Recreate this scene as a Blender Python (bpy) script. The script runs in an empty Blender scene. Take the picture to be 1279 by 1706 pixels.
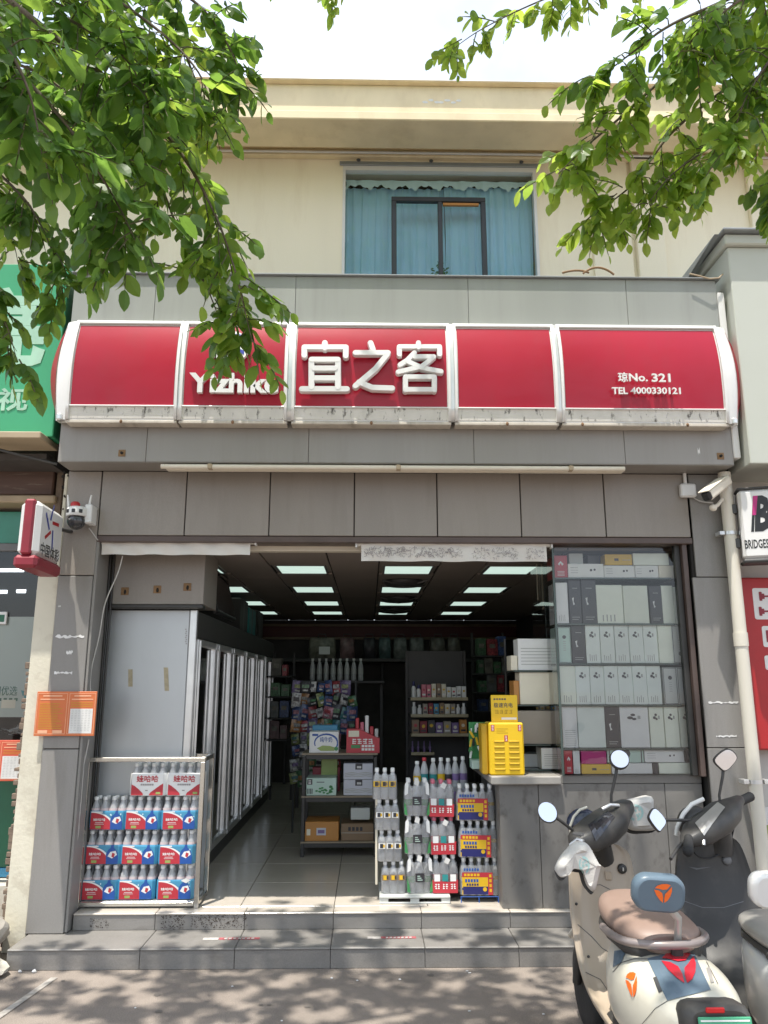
import bpy, math, random
from mathutils import Vector, Matrix, Quaternion
random.seed(7)
SC = bpy.context.scene
COL = SC.collection
R = math.radians

# ---------------------------------------------------------------- camera
PITCH, YAW, EYE, FPX, PW, PH = R(12.6), R(1.1), 1.65, 1281.0, 1279.0, 1706.0
cam_data = bpy.data.cameras.new('camera')
cam_data.sensor_fit = 'VERTICAL'
cam_data.sensor_height = 36.0
cam_data.lens = 36.0 * FPX / PH
cam_data.clip_start = 0.05
cam_data.clip_end = 600.0
cam = bpy.data.objects.new('camera', cam_data)
COL.objects.link(cam)
cam.location = (0, 0, EYE)
cam.rotation_euler = (R(90) + PITCH, 0, -YAW)
SC.camera = cam

# ---------------------------------------------------------------- world, sun, exposure
SUN_DIR = Vector((-0.13, -0.235, 0.96)).normalized()      # towards the sun: high, a little in front of the shop
SUN_EL = math.asin(SUN_DIR.z)
SUN_ROT = math.atan2(SUN_DIR.x, SUN_DIR.y)
world = bpy.data.worlds.new('World')
SC.world = world
world.use_nodes = True
wn, wl = world.node_tree.nodes, world.node_tree.links
wn.clear()
w_out = wn.new('ShaderNodeOutputWorld')
w_bg = wn.new('ShaderNodeBackground')
w_sky = wn.new('ShaderNodeTexSky')
w_sky.sky_type = 'NISHITA'
w_sky.sun_disc = False
w_sky.sun_elevation = SUN_EL
w_sky.sun_rotation = SUN_ROT
w_sky.dust_density = 2.5
w_sky.air_density = 1.2
w_tc = wn.new('ShaderNodeTexCoord')
w_no = wn.new('ShaderNodeTexNoise')
w_no.inputs['Scale'].default_value = 2.2
w_no.inputs['Detail'].default_value = 6
w_no.inputs['Roughness'].default_value = 0.55
w_rp = wn.new('ShaderNodeValToRGB')
w_rp.color_ramp.elements[0].position = 0.34
w_rp.color_ramp.elements[0].color = (0.22, 0.22, 0.22, 1)
w_rp.color_ramp.elements[1].position = 0.66
w_rp.color_ramp.elements[1].color = (1, 1, 1, 1)
w_mx = wn.new('ShaderNodeMix')
w_mx.data_type = 'RGBA'
w_mx.inputs[7].default_value = (4.7, 5.1, 5.9, 1)        # thin bright cloud over the whole sky
wl.new(w_tc.outputs['Generated'], w_no.inputs['Vector'])
wl.new(w_no.outputs['Fac'], w_rp.inputs['Fac'])
wl.new(w_rp.outputs['Color'], w_mx.inputs[0])
wl.new(w_sky.outputs['Color'], w_mx.inputs[6])
wl.new(w_mx.outputs[2], w_bg.inputs['Color'])
w_bg.inputs['Strength'].default_value = 0.10
wl.new(w_bg.outputs[0], w_out.inputs['Surface'])
sun_data = bpy.data.lights.new('sun', 'SUN')
sun_data.energy = 2.3
sun_data.angle = R(0.55)
sun_data.color = (1.0, 0.955, 0.88)
sun = bpy.data.objects.new('sun', sun_data)
COL.objects.link(sun)
sun.rotation_euler = SUN_DIR.to_track_quat('Z', 'Y').to_euler()
SC.view_settings.view_transform = 'Standard'
SC.view_settings.look = 'None'
SC.view_settings.gamma = 1.0
SC.view_settings.use_curve_mapping = False
SC.view_settings.exposure = 1.52
SC.render.engine = 'CYCLES'
SC.cycles.use_denoising = True
SC.cycles.max_bounces = 10
SC.cycles.transparent_max_bounces = 16
SC.cycles.caustics_reflective = False
SC.cycles.caustics_refractive = False
SC.cycles.sample_clamp_indirect = 6.0


# ---------------------------------------------------------------- photograph measurements -> points of the place
def at(u, v, Y):
    dx, dz = (u - 639.5) / FPX, -(v - 853.0) / FPX
    c, s, ct, st = math.cos(YAW), math.sin(YAW), math.cos(PITCH), math.sin(PITCH)
    h = ct - dz * st
    d = Vector((c * dx + s * h, -s * dx + c * h, st + dz * ct))
    t = Y / d.y
    return Vector((d.x * t, Y, EYE + d.z * t))


def rect(u0, v0, u1, v1, Y):
    um, vm = (u0 + u1) / 2, (v0 + v1) / 2
    return at(u0, vm, Y).x, at(u1, vm, Y).x, at(um, v1, Y).z, at(um, v0, Y).z


# ---------------------------------------------------------------- materials
M = {}


def nodes_of(name):
    m = bpy.data.materials.new(name)
    m.use_nodes = True
    M[name] = m
    n = m.node_tree.nodes
    return m, n, m.node_tree.links, n['Principled BSDF']


def mat(name, col, rough=0.6, metal=0.0, var=0.12, scale=6.0, bump=0.0, bscale=60.0, rand=0.0,
        spec=0.5, coat=0.0, stain=0.0, stain_col=(0.03, 0.025, 0.02), stretch=(1, 1, 1), sscale=3.0, grain=0.0, emit=None, estr=0.0, lo=0.5, hi=0.72):
    """base colour with cloudy value variation, optional fine relief, optional stains, optional per-object variation"""
    m, n, l, b = nodes_of(name)
    b.inputs['Roughness'].default_value = rough
    b.inputs['Metallic'].default_value = metal
    b.inputs['Specular IOR Level'].default_value = spec
    b.inputs['Coat Weight'].default_value = coat
    b.inputs['Coat Roughness'].default_value = 0.08
    tc = n.new('ShaderNodeTexCoord')
    geo = n.new('ShaderNodeNewGeometry')
    mp = n.new('ShaderNodeMapping')
    mp.inputs['Scale'].default_value = stretch
    l.new(geo.outputs['Position'], mp.inputs['Vector'])
    src = mp.outputs['Vector']
    no = n.new('ShaderNodeTexNoise')
    no.inputs['Scale'].default_value = scale
    no.inputs['Detail'].default_value = 5
    l.new(src, no.inputs['Vector'])
    mr = n.new('ShaderNodeMapRange')
    mr.inputs['From Min'].default_value = 0.3
    mr.inputs['From Max'].default_value = 0.7
    mr.inputs['To Min'].default_value = 1 - var
    mr.inputs['To Max'].default_value = 1 + var
    l.new(no.outputs['Fac'], mr.inputs['Value'])
    fac = mr.outputs['Result']
    if rand:
        oi = n.new('ShaderNodeObjectInfo')
        mr2 = n.new('ShaderNodeMapRange')
        mr2.inputs['To Min'].default_value = 1 - rand
        mr2.inputs['To Max'].default_value = 1 + rand
        l.new(oi.outputs['Random'], mr2.inputs['Value'])
        mu = n.new('ShaderNodeMath')
        mu.operation = 'MULTIPLY'
        l.new(fac, mu.inputs[0])
        l.new(mr2.outputs['Result'], mu.inputs[1])
        fac = mu.outputs[0]
    if grain:
        ng = n.new('ShaderNodeTexNoise')
        ng.inputs['Scale'].default_value = 170
        ng.inputs['Detail'].default_value = 3
        l.new(geo.outputs['Position'], ng.inputs['Vector'])
        mg = n.new('ShaderNodeMapRange')
        mg.inputs['From Min'].default_value = 0.3
        mg.inputs['From Max'].default_value = 0.7
        mg.inputs['To Min'].default_value = 1 - grain
        mg.inputs['To Max'].default_value = 1 + grain
        l.new(ng.outputs['Fac'], mg.inputs['Value'])
        m3 = n.new('ShaderNodeMath')
        m3.operation = 'MULTIPLY'
        l.new(fac, m3.inputs[0])
        l.new(mg.outputs['Result'], m3.inputs[1])
        fac = m3.outputs[0]
    vm = n.new('ShaderNodeVectorMath')
    vm.operation = 'SCALE'
    vm.inputs[0].default_value = col[:3]
    l.new(fac, vm.inputs['Scale'])
    out = vm.outputs['Vector']
    if stain:
        n2 = n.new('ShaderNodeTexNoise')
        n2.inputs['Scale'].default_value = sscale
        n2.inputs['Detail'].default_value = 8
        n2.inputs['Roughness'].default_value = 0.65
        l.new(src, n2.inputs['Vector'])
        r2 = n.new('ShaderNodeMapRange')
        r2.inputs['From Min'].default_value = lo
        r2.inputs['From Max'].default_value = hi
        r2.inputs['To Max'].default_value = stain
        l.new(n2.outputs['Fac'], r2.inputs['Value'])
        mx = n.new('ShaderNodeMix')
        mx.data_type = 'RGBA'
        mx.inputs[7].default_value = (*stain_col, 1)
        l.new(r2.outputs['Result'], mx.inputs[0])
        l.new(out, mx.inputs[6])
        out = mx.outputs[2]
    l.new(out, b.inputs['Base Color'])
    if bump:
        nb = n.new('ShaderNodeTexNoise')
        nb.inputs['Scale'].default_value = bscale
        nb.inputs['Detail'].default_value = 4
        l.new(src, nb.inputs['Vector'])
        bp = n.new('ShaderNodeBump')
        bp.inputs['Strength'].default_value = bump
        bp.inputs['Distance'].default_value = 0.01
        l.new(nb.outputs['Fac'], bp.inputs['Height'])
        l.new(bp.outputs['Normal'], b.inputs['Normal'])
    if emit:
        b.inputs['Emission Color'].default_value = (*emit, 1)
        b.inputs['Emission Strength'].default_value = estr
    return m


def glass(name, tint=(1, 1, 1), refl=1.0, rough=0.02):
    """thin pane: fresnel reflection over plain transparency"""
    m, n, l, b = nodes_of(name)
    out = n['Material Output']
    n.remove(b)
    tr = n.new('ShaderNodeBsdfTransparent')
    tr.inputs['Color'].default_value = (*tint, 1)
    gl = n.new('ShaderNodeBsdfGlossy')
    gl.inputs['Roughness'].default_value = rough
    gl.inputs['Color'].default_value = (1, 1, 1, 1)
    fr = n.new('ShaderNodeFresnel')
    fr.inputs['IOR'].default_value = 1.5
    mu = n.new('ShaderNodeMath')
    mu.operation = 'MULTIPLY'
    mu.inputs[1].default_value = refl
    l.new(fr.outputs[0], mu.inputs[0])
    mx = n.new('ShaderNodeMixShader')
    l.new(mu.outputs[0], mx.inputs[0])
    l.new(tr.outputs[0], mx.inputs[1])
    l.new(gl.outputs[0], mx.inputs[2])
    l.new(mx.outputs[0], out.inputs['Surface'])
    return m


def leaf_mat(name, col, tcol, tfac=0.5):
    m, n, l, b = nodes_of(name)
    out = n['Material Output']
    b.inputs['Roughness'].default_value = 0.38
    b.inputs['Specular IOR Level'].default_value = 0.45
    geo = n.new('ShaderNodeNewGeometry')
    oi = n.new('ShaderNodeObjectInfo')
    no = n.new('ShaderNodeTexNoise')
    no.inputs['Scale'].default_value = 9
    l.new(geo.outputs['Position'], no.inputs['Vector'])
    ad = n.new('ShaderNodeMath')
    ad.operation = 'ADD'
    l.new(no.outputs['Fac'], ad.inputs[0])
    l.new(oi.outputs['Random'], ad.inputs[1])
    mr = n.new('ShaderNodeMapRange')
    mr.inputs['From Max'].default_value = 1.6
    mr.inputs['To Min'].default_value = 0.65
    mr.inputs['To Max'].default_value = 1.4
    l.new(ad.outputs[0], mr.inputs['Value'])
    for c, node, sock in ((col, b, 'Base Color'), (tcol, None, None)):
        vm = n.new('ShaderNodeVectorMath')
        vm.operation = 'SCALE'
        vm.inputs[0].default_value = c
        l.new(mr.outputs['Result'], vm.inputs['Scale'])
        if node:
            l.new(vm.outputs[0], b.inputs[sock])
        else:
            tl = n.new('ShaderNodeBsdfTranslucent')
            l.new(vm.outputs[0], tl.inputs['Color'])
    mx = n.new('ShaderNodeMixShader')
    mx.inputs[0].default_value = tfac
    l.new(b.outputs[0], mx.inputs[1])
    l.new(tl.outputs[0], mx.inputs[2])
    l.new(mx.outputs[0], out.inputs['Surface'])
    return m


# ---------------------------------------------------------------- mesh builder
class MB:
    def __init__(s):
        s.v, s.f, s.fm, s.fs = [], [], [], []

    def _add(s, vs, fs, m, smooth=False):
        o = len(s.v)
        s.v += [tuple(p) for p in vs]
        for f in fs:
            s.f.append(tuple(i + o for i in f))
            s.fm.append(m)
            s.fs.append(smooth)
        return s

    def box(s, x0, x1, y0, y1, z0, z1, m=0):
        return s._add([(x0, y0, z0), (x1, y0, z0), (x1, y1, z0), (x0, y1, z0), (x0, y0, z1), (x1, y0, z1), (x1, y1, z1), (x0, y1, z1)],
                      [(0, 3, 2, 1), (4, 5, 6, 7), (0, 1, 5, 4), (1, 2, 6, 5), (2, 3, 7, 6), (3, 0, 4, 7)], m)

    def cbox(s, x0, x1, y0, y1, z0, z1, c=0.004, m=0):
        """box with chamfered edges"""
        c = min(c, abs(x1 - x0) * .45, abs(y1 - y0) * .45, abs(z1 - z0) * .45)
        X, Y, Z = (x0, x1), (y0, y1), (z0, z1)
        vs, idx = [], {}
        for i in (0, 1):
            for j in (0, 1):
                for k in (0, 1):
                    sx, sy, sz = (c, -c)[i], (c, -c)[j], (c, -c)[k]
                    idx[i, j, k] = len(vs)
                    vs += [(X[i], Y[j] + sy, Z[k] + sz), (X[i] + sx, Y[j], Z[k] + sz), (X[i] + sx, Y[j] + sy, Z[k])]
        g = lambda i, j, k, a: idx[i, j, k] + a
        fs = []
        for i in (0, 1):
            q = [g(i, 0, 0, 0), g(i, 1, 0, 0), g(i, 1, 1, 0), g(i, 0, 1, 0)]
            fs.append(q if i else q[::-1])
            q = [g(0, i, 0, 1), g(1, i, 0, 1), g(1, i, 1, 1), g(0, i, 1, 1)]
            fs.append(q[::-1] if i else q)
            q = [g(0, 0, i, 2), g(1, 0, i, 2), g(1, 1, i, 2), g(0, 1, i, 2)]
            fs.append(q if i else q[::-1])
        for a in (0, 1):
            for b in (0, 1):
                fs.append((g(a, b, 0, 0), g(a, b, 1, 0), g(a, b, 1, 1), g(a, b, 0, 1)))
                fs.append((g(a, 0, b, 0), g(a, 1, b, 0), g(a, 1, b, 2), g(a, 0, b, 2)))
                fs.append((g(0, a, b, 1), g(1, a, b, 1), g(1, a, b, 2), g(0, a, b, 2)))
                for k in (0, 1):
                    fs.append((g(a, b, k, 0), g(a, b, k, 1), g(a, b, k, 2)))
        fs = list(dict.fromkeys(tuple(f) for f in fs))
        # orient every face outwards
        cx, cy, cz = (x0 + x1) / 2, (y0 + y1) / 2, (z0 + z1) / 2
        out = []
        for f in fs:
            p = [Vector(vs[i]) for i in f]
            nn = (p[1] - p[0]).cross(p[2] - p[0])
            cc = sum(p, Vector()) / len(p) - Vector((cx, cy, cz))
            out.append(f if nn.dot(cc) > 0 else f[::-1])
        return s._add(vs, out, m)

    def poly(s, pts, m=0):
        return s._add(pts, [tuple(range(len(pts)))], m)

    def flat(s, pts, y, m=0):
        """polygon in the xz plane facing -y"""
        a = sum(p[0] * q[1] - q[0] * p[1] for p, q in zip(pts, pts[1:] + pts[:1]))
        pts = pts if a > 0 else pts[::-1]
        return s.poly([(p[0], y, p[1]) for p in pts], m)

    def frect(s, x0, x1, z0, z1, y, m=0):
        return s.poly([(x0, y, z0), (x1, y, z0), (x1, y, z1), (x0, y, z1)], m)

    def prism(s, pts, y0, y1, m=0):
        """(x, z) outline pushed from y0 (front) to y1"""
        a = sum(p[0] * q[1] - q[0] * p[1] for p, q in zip(pts, pts[1:] + pts[:1]))
        pts = pts if a > 0 else pts[::-1]
        n = len(pts)
        vs = [(p[0], y0, p[1]) for p in pts] + [(p[0], y1, p[1]) for p in pts]
        fs = [tuple(range(n)), tuple(range(2 * n - 1, n - 1, -1))]
        fs += [((i + 1) % n, i, i + n, (i + 1) % n + n) for i in range(n)]
        return s._add(vs, fs, m)

    def xprism(s, pts, x0, x1, m=0, smooth=False):
        """(y, z) outline pushed along x"""
        n = len(pts)
        a = sum(p[0] * q[1] - q[0] * p[1] for p, q in zip(pts, pts[1:] + pts[:1]))
        pts = pts if a > 0 else pts[::-1]
        vs = [(x0, p[0], p[1]) for p in pts] + [(x1, p[0], p[1]) for p in pts]
        s._add(vs, [tuple(range(n - 1, -1, -1)), tuple(range(n, 2 * n))], m)
        return s._add(vs, [(i, (i + 1) % n, (i + 1) % n + n, i + n) for i in range(n)], m, smooth)

    def loft(s, rings, m=0, cap=True, smooth=True, closed=True):
        n = len(rings[0])
        vs = [p for r in rings for p in r]
        fs = []
        for k in range(len(rings) - 1):
            for i in range(n if closed else n - 1):
                j = (i + 1) % n
                fs.append((k * n + i, k * n + j, (k + 1) * n + j, (k + 1) * n + i))
        s._add(vs, fs, m, smooth)
        if cap:
            s._add(rings[0], [tuple(range(n))[::-1]], m)
            s._add(rings[-1], [tuple(range(n))], m)
        return s

    def tube(s, path, r, n=8, m=0, cap=True):
        path = [Vector(p) for p in path]
        rs = r if isinstance(r, (list, tuple)) else [r] * len(path)
        rings, prev = [], None
        for i, p in enumerate(path):
            t = (path[min(i + 1, len(path) - 1)] - path[max(i - 1, 0)]).normalized()
            if prev is None:
                a = t.orthogonal().normalized()
            else:
                a = (prev - t * prev.dot(t))
                a = a.normalized() if a.length > 1e-6 else t.orthogonal().normalized()
            prev = a
            b = t.cross(a)
            rings.append([p + (a * math.cos(2 * math.pi * k / n) + b * math.sin(2 * math.pi * k / n)) * rs[i] for k in range(n)])
        return s.loft(rings, m, cap)

    def lathe(s, prof, c=(0, 0, 0), n=12, m=0, axis='z', sx=1.0, sy=1.0):
        rings = []
        for r, h in prof:
            ring = []
            for k in range(n):
                a = 2 * math.pi * k / n
                x, y = r * math.cos(a) * sx, r * math.sin(a) * sy
                if axis == 'z':
                    ring.append((c[0] + x, c[1] + y, c[2] + h))
                elif axis == 'y':
                    ring.append((c[0] + x, c[1] + h, c[2] - y))
                else:
                    ring.append((c[0] + h, c[1] + x, c[2] + y))
            rings.append(ring)
        return s.loft(rings, m, True)

    def ell(s, c, rx, ry, rz, m=0, n=14, k=8):
        rings = []
        for j in range(k + 1):
            t = math.pi * j / k - math.pi / 2
            q = max(math.cos(t), 0.02)
            rings.append([(c[0] + rx * q * math.cos(2 * math.pi * i / n), c[1] + ry * q * math.sin(2 * math.pi * i / n), c[2] + rz * math.sin(t)) for i in range(n)])
        return s.loft(rings, m, True)

    def xf(s, mtx):
        s.v = [tuple(mtx @ Vector(p)) for p in s.v]
        return s

    def merge(s, o, m=None):
        k = len(s.v)
        s.v += o.v
        s.f += [tuple(i + k for i in f) for f in o.f]
        s.fm += o.fm if m is None else [m] * len(o.fm)
        s.fs += o.fs
        return s

    def mesh(s, name, mats, off=(0, 0, 0)):
        me = bpy.data.meshes.new(name)
        ox, oy, oz = off
        me.from_pydata([(x - ox, y - oy, z - oz) for x, y, z in s.v], [], s.f)
        for mm in (mats if isinstance(mats, (list, tuple)) else [mats]):
            me.materials.append(M[mm])
        me.polygons.foreach_set('material_index', s.fm)
        me.polygons.foreach_set('use_smooth', s.fs)
        me.update()
        return me

    def build(s, name, mats, parent=None):
        off = ROOT.get(parent.name, (0, 0, 0)) if parent else (0, 0, 0)
        return link(name, s.mesh(name, mats, off), parent)


ROOT = {}


def link(name, me, parent=None, loc=(0, 0, 0)):
    o = bpy.data.objects.new(name, me)
    COL.objects.link(o)
    if parent:
        o.parent = parent
        ROOT[o.name] = ROOT.get(parent.name, (0, 0, 0))
    o.location = loc
    return o


def tag(o, label=None, cat=None, group=None, kind=None):
    if label: o['label'] = label
    if cat: o['category'] = cat
    if group: o['group'] = group
    if kind: o['kind'] = kind
    return o


def thing(name, label, cat, loc=(0, 0, 0), group=None):
    o = bpy.data.objects.new(name, None)
    o.empty_display_size = 0.1
    COL.objects.link(o)
    o.location = loc
    ROOT[o.name] = tuple(loc)
    return tag(o, label, cat, group)


def copy_thing(o, loc=None):
    c = o.copy()
    COL.objects.link(c)
    ROOT[c.name] = ROOT.get(o.name, (0, 0, 0))
    if loc is not None:
        c.location = loc
    for ch in list(o.children):
        copy_part(ch, c)
    return c


def copy_part(o, parent):
    c = o.copy()
    COL.objects.link(c)
    c.parent = parent
    for ch in list(o.children):
        copy_part(ch, c)
    return c


_glyphs = {}


def glyph_mesh(body, bold, ext, res):
    key = (body, bold, ext, res)
    if key not in _glyphs:
        cu = bpy.data.curves.new('lettering', 'FONT')
        cu.body = body
        cu.extrude = ext
        cu.offset = bold
        cu.resolution_u = res
        ob = bpy.data.objects.new('lettering', cu)
        me = bpy.data.meshes.new_from_object(ob)
        vs = [tuple(v.co) for v in me.vertices]
        fs = [tuple(p.vertices) for p in me.polygons]
        bpy.data.objects.remove(ob)
        bpy.data.meshes.remove(me)
        bpy.data.curves.remove(cu)
        _glyphs[key] = (vs, fs)
    return _glyphs[key]


def text_mb(body, x0, x1, z0, z1, y, m=0, bold=0.0, depth=0.0, res=2, into=None):
    """lettering fitted to a rectangle, facing -y, front face at y"""
    vs, fs = glyph_mesh(body, bold, 0.5 if depth else 0.0, res)
    xs = [v[0] for v in vs]
    ys = [v[1] for v in vs]
    ax, bx, ay, by = min(xs), max(xs), min(ys), max(ys)
    mb = into or MB()
    out = []
    for v in vs:
        out.append((x0 + (v[0] - ax) / (bx - ax) * (x1 - x0), y + (0.5 - v[2]) * depth if depth else y, z0 + (v[1] - ay) / (by - ay) * (z1 - z0)))
    return mb._add(out, fs, m)


def grow(pts, k):
    cx = sum(p[0] for p in pts) / len(pts)
    cz = sum(p[1] for p in pts) / len(pts)
    return [(cx + (p[0] - cx) * k, cz + (p[1] - cz) * k) for p in pts]


def disc(cx, cz, rx, rz=None, n=20, a0=0.0, a1=360.0):
    rz = rx if rz is None else rz
    full = abs(a1 - a0) >= 360
    k = n if full else n + 1
    return [(cx + rx * math.cos(R(a0 + (a1 - a0) * i / n)), cz + rz * math.sin(R(a0 + (a1 - a0) * i / n))) for i in range(k)]


def rrect(x0, x1, z0, z1, r, n=4):
    out = []
    for cx, cz, a in ((x1 - r, z1 - r, 0), (x0 + r, z1 - r, 90), (x0 + r, z0 + r, 180), (x1 - r, z0 + r, 270)):
        out += [(cx + r * math.cos(R(a + 90 * i / n)), cz + r * math.sin(R(a + 90 * i / n))) for i in range(n + 1)]
    return out


def stroke(mb, pts, w, y, depth, m=0):
    """thick rounded stroke along (x, z) points: one raised bar"""
    P = [Vector((p[0], 0, p[1])) for p in pts]
    for a, b in zip(P, P[1:]):
        d = (b - a).normalized()
        nn = Vector((-d.z, 0, d.x))
        out = []
        for base, sg in ((b, 1), (a, -1)):
            for k in range(7):
                t = R(-90 + 30 * k)
                o = d * (math.cos(t) * sg) + nn * (math.sin(t) * sg)
                out.append((base.x + o.x * w / 2, base.z + o.z * w / 2))
        # front face slightly smaller than the back: a rounded-over edge
        fr = []
        for base, sg in ((b, 1), (a, -1)):
            for k in range(7):
                t = R(-90 + 30 * k)
                o = d * (math.cos(t) * sg) + nn * (math.sin(t) * sg)
                fr.append((base.x + o.x * w * .43, base.z + o.z * w * .43))
        stroke.k = (stroke.k + 1) % 9
        y0 = y - stroke.k * 0.0004
        rings = [[(p[0], y0 + depth, p[1]) for p in out], [(p[0], y0 + depth * .3, p[1]) for p in out], [(p[0], y0, p[1]) for p in fr]]
        n = len(out)
        mb.loft(rings, m, cap=False, smooth=True)
        mb._add(rings[2], [tuple(range(n))], m, True)


stroke.k = 0


def blurred_line(mb, x0, x1, z0, z1, y, n, m=0, seed=1):
    """a line of print too small to read: n blocks of short bars"""
    r = random.Random(seed)
    w, h = (x1 - x0) / n, z1 - z0
    for k in range(n):
        a = x0 + w * k + w * .08
        c = w * .84
        for f in (.04, .40, .78):
            i0, i1 = r.uniform(0, .25), r.uniform(.7, 1)
            mb.frect(a + c * i0, a + c * i1, z0 + h * f, z0 + h * (f + .17), y, m)
        f = r.uniform(.2, .7)
        mb.frect(a + c * f, a + c * (f + .18), z0, z1, y - .0003, m)
    return mb

# ---------------------------------------------------------------- material list
mat('concrete', (0.25, 0.211, 0.178), 0.85, grain=0.26, var=0.16, scale=2.3, bump=0.35, bscale=90, stain=0.5, stain_col=(0.13, 0.112, 0.095), sscale=1.6)
mat('paint_line', (0.40, 0.37, 0.33), 0.8, var=0.25, scale=30, stain=0.8, stain_col=(0.24, 0.21, 0.185), sscale=14)
mat('grime_dark', (0.055, 0.040, 0.030), 0.9, var=0.3, scale=60)
mat('gum', (0.15, 0.132, 0.115), 0.8)
mat('step_tile', (0.225, 0.212, 0.195), 0.5, grain=0.10, var=0.10, scale=3, bump=0.08, bscale=160, rand=0.07, stain=0.5, stain_col=(0.13, 0.115, 0.10), sscale=5, stretch=(1, 1, 2.5))
mat('tile_nose', (0.36, 0.34, 0.31), 0.4, var=0.12, scale=9)
mat('grout', (0.06, 0.055, 0.05), 0.9)
mat('floor_tile', (0.53, 0.475, 0.405), 0.2, var=0.07, scale=2, rand=0.04, stain=0.15, stain_col=(0.14, 0.12, 0.10), sscale=4)
mat('panel_warm', (0.275, 0.246, 0.216), 0.42, grain=0.06, var=0.07, scale=2.0, rand=0.055, stain=0.4, stain_col=(0.185, 0.163, 0.14), sscale=4, stretch=(2.2, 1, .3), bump=0.02, bscale=25)
mat('panel_cool', (0.25, 0.238, 0.222), 0.45, grain=0.08, var=0.09, scale=2.0, rand=0.05, stain=0.45, stain_col=(0.16, 0.148, 0.13), sscale=4, stretch=(2, 1, .25), bump=0.02, bscale=25)
mat('fascia_metal', (0.30, 0.281, 0.258), 0.4, metal=0.15, var=0.05, scale=1.6, rand=0.02, stain=0.45, stain_col=(0.19, 0.17, 0.145), sscale=3.2, stretch=(2.5, 1, .22), lo=.48, hi=.8)
mat('fascia_top', (0.31, 0.315, 0.288), 0.4, metal=0.15, var=0.07, scale=1.2, rand=0.03, stain=0.25, stain_col=(0.17, 0.165, 0.145), sscale=2.6, stretch=(2.5, 1, .22))
mat('dark_gap', (0.02, 0.018, 0.016), 0.9)
mat('cream_wall', (0.90, 0.825, 0.645), 0.85, grain=0.03, var=0.05, scale=1.1, bump=0.08, bscale=70, stain=0.5, stain_col=(0.68, 0.58, 0.42), sscale=2.2, stretch=(1.6, 1, .22))
mat('cornice_paint', (0.77, 0.62, 0.36), 0.85, var=0.07, scale=1.6, bump=0.06, bscale=60, stain=0.28, stain_col=(0.42, 0.31, 0.16), sscale=2.0, stretch=(.5, 1, 1.6))
mat('cornice_lip', (0.80, 0.68, 0.46), 0.85, var=0.08, scale=3, stain=0.35, stain_col=(0.5, 0.38, 0.22), sscale=4, stretch=(1, 1, .5))
mat('plaster_old', (0.66, 0.62, 0.50), 0.9, var=0.07, scale=4, bump=0.2, bscale=40, stain=0.55, stain_col=(0.36, 0.30, 0.22), sscale=3.5, lo=.55, hi=.7)
mat('plaster_dark', (0.20, 0.15, 0.11), 0.9, var=0.2, scale=6, bump=0.5, bscale=30, stain=0.8, stain_col=(0.03, 0.025, 0.02), sscale=6)
mat('neigh_white', (0.50, 0.515, 0.46), 0.6, var=0.03, scale=1.2, stain=0.08, stain_col=(0.4, 0.4, 0.36), sscale=2)
mat('neigh_wall', (0.56, 0.54, 0.50), 0.8, var=0.05, scale=2, stain=0.2, stain_col=(0.38, 0.36, 0.32), sscale=3)
mat('coping', (0.30, 0.32, 0.33), 0.45, metal=0.4, var=0.08)
mat('white_metal', (0.72, 0.71, 0.69), 0.35, var=0.04)
mat('sign_white', (0.74, 0.73, 0.71), 0.3, var=0.04, scale=3, coat=0.2)
mat('sign_white_dirty', (0.66, 0.63, 0.58), 0.5, var=0.08, scale=6, stain=0.95, stain_col=(0.045, 0.035, 0.026), sscale=11, stretch=(2.2, 1, .9), lo=.555, hi=.65)
mat('sign_lip', (0.55, 0.50, 0.43), 0.5, var=0.1, scale=6, stain=0.6, stain_col=(0.12, 0.08, 0.05), sscale=5, stretch=(2, 1, .5), lo=.55, hi=.75)
mat('sign_red', (0.36, 0.010, 0.030), 0.3, var=0.10, scale=1.2, coat=0.12, spec=0.35, bump=0.012, bscale=4, stain=0.3, stain_col=(0.29, 0.035, 0.045), sscale=4, stretch=(1, 1, .3))
mat('sign_blue', (0.03, 0.05, 0.30), 0.35)
mat('red_paint', (0.42, 0.018, 0.020), 0.4, var=0.05)
mat('maroon', (0.26, 0.02, 0.035), 0.45)
mat('black_plastic', (0.016, 0.016, 0.017), 0.35)
mat('rubber', (0.02, 0.02, 0.02), 0.8, bump=0.2)
mat('dark_grey', (0.06, 0.06, 0.06), 0.45)
mat('mid_grey', (0.16, 0.16, 0.16), 0.5)
mat('green_sign', (0.045, 0.32, 0.15), 0.4, var=0.06, scale=1.3, stain=0.2, stain_col=(0.05, 0.4, 0.2), sscale=2)
mat('green_dark', (0.016, 0.115, 0.060), 0.35, var=0.12, scale=2)
mat('green_teal', (0.04, 0.24, 0.16), 0.3, var=0.1)
mat('sign_pale', (0.36, 0.58, 0.44), 0.4)
mat('rust', (0.22, 0.12, 0.06), 0.8, var=0.4, scale=20, bump=0.3, stain=0.6, stain_col=(0.05, 0.03, 0.02), sscale=12)
mat('brown_metal', (0.11, 0.062, 0.045), 0.6, var=0.2, scale=4, stain=0.6, stain_col=(0.3, 0.26, 0.2), sscale=7, stretch=(.4, 1, 4), lo=.58, hi=.7)
mat('beige_metal', (0.42, 0.33, 0.22), 0.6, var=0.1, scale=4)
mat('frost_film', (0.50, 0.55, 0.49), 0.35, var=0.07, scale=1.4)
mat('teal_print', (0.06, 0.32, 0.33), 0.5)
mat('galv', (0.50, 0.52, 0.53), 0.34, metal=0.35, var=0.07, scale=1.4, stain=0.25, stain_col=(0.36, 0.38, 0.39), sscale=2, stretch=(1, 1, .5))
mat('steel', (0.55, 0.53, 0.48), 0.22, metal=0.9, var=0.12, scale=6, stretch=(1, 1, .2))
mat('alu', (0.70, 0.70, 0.69), 0.3, metal=0.7, var=0.08, scale=8)
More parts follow.
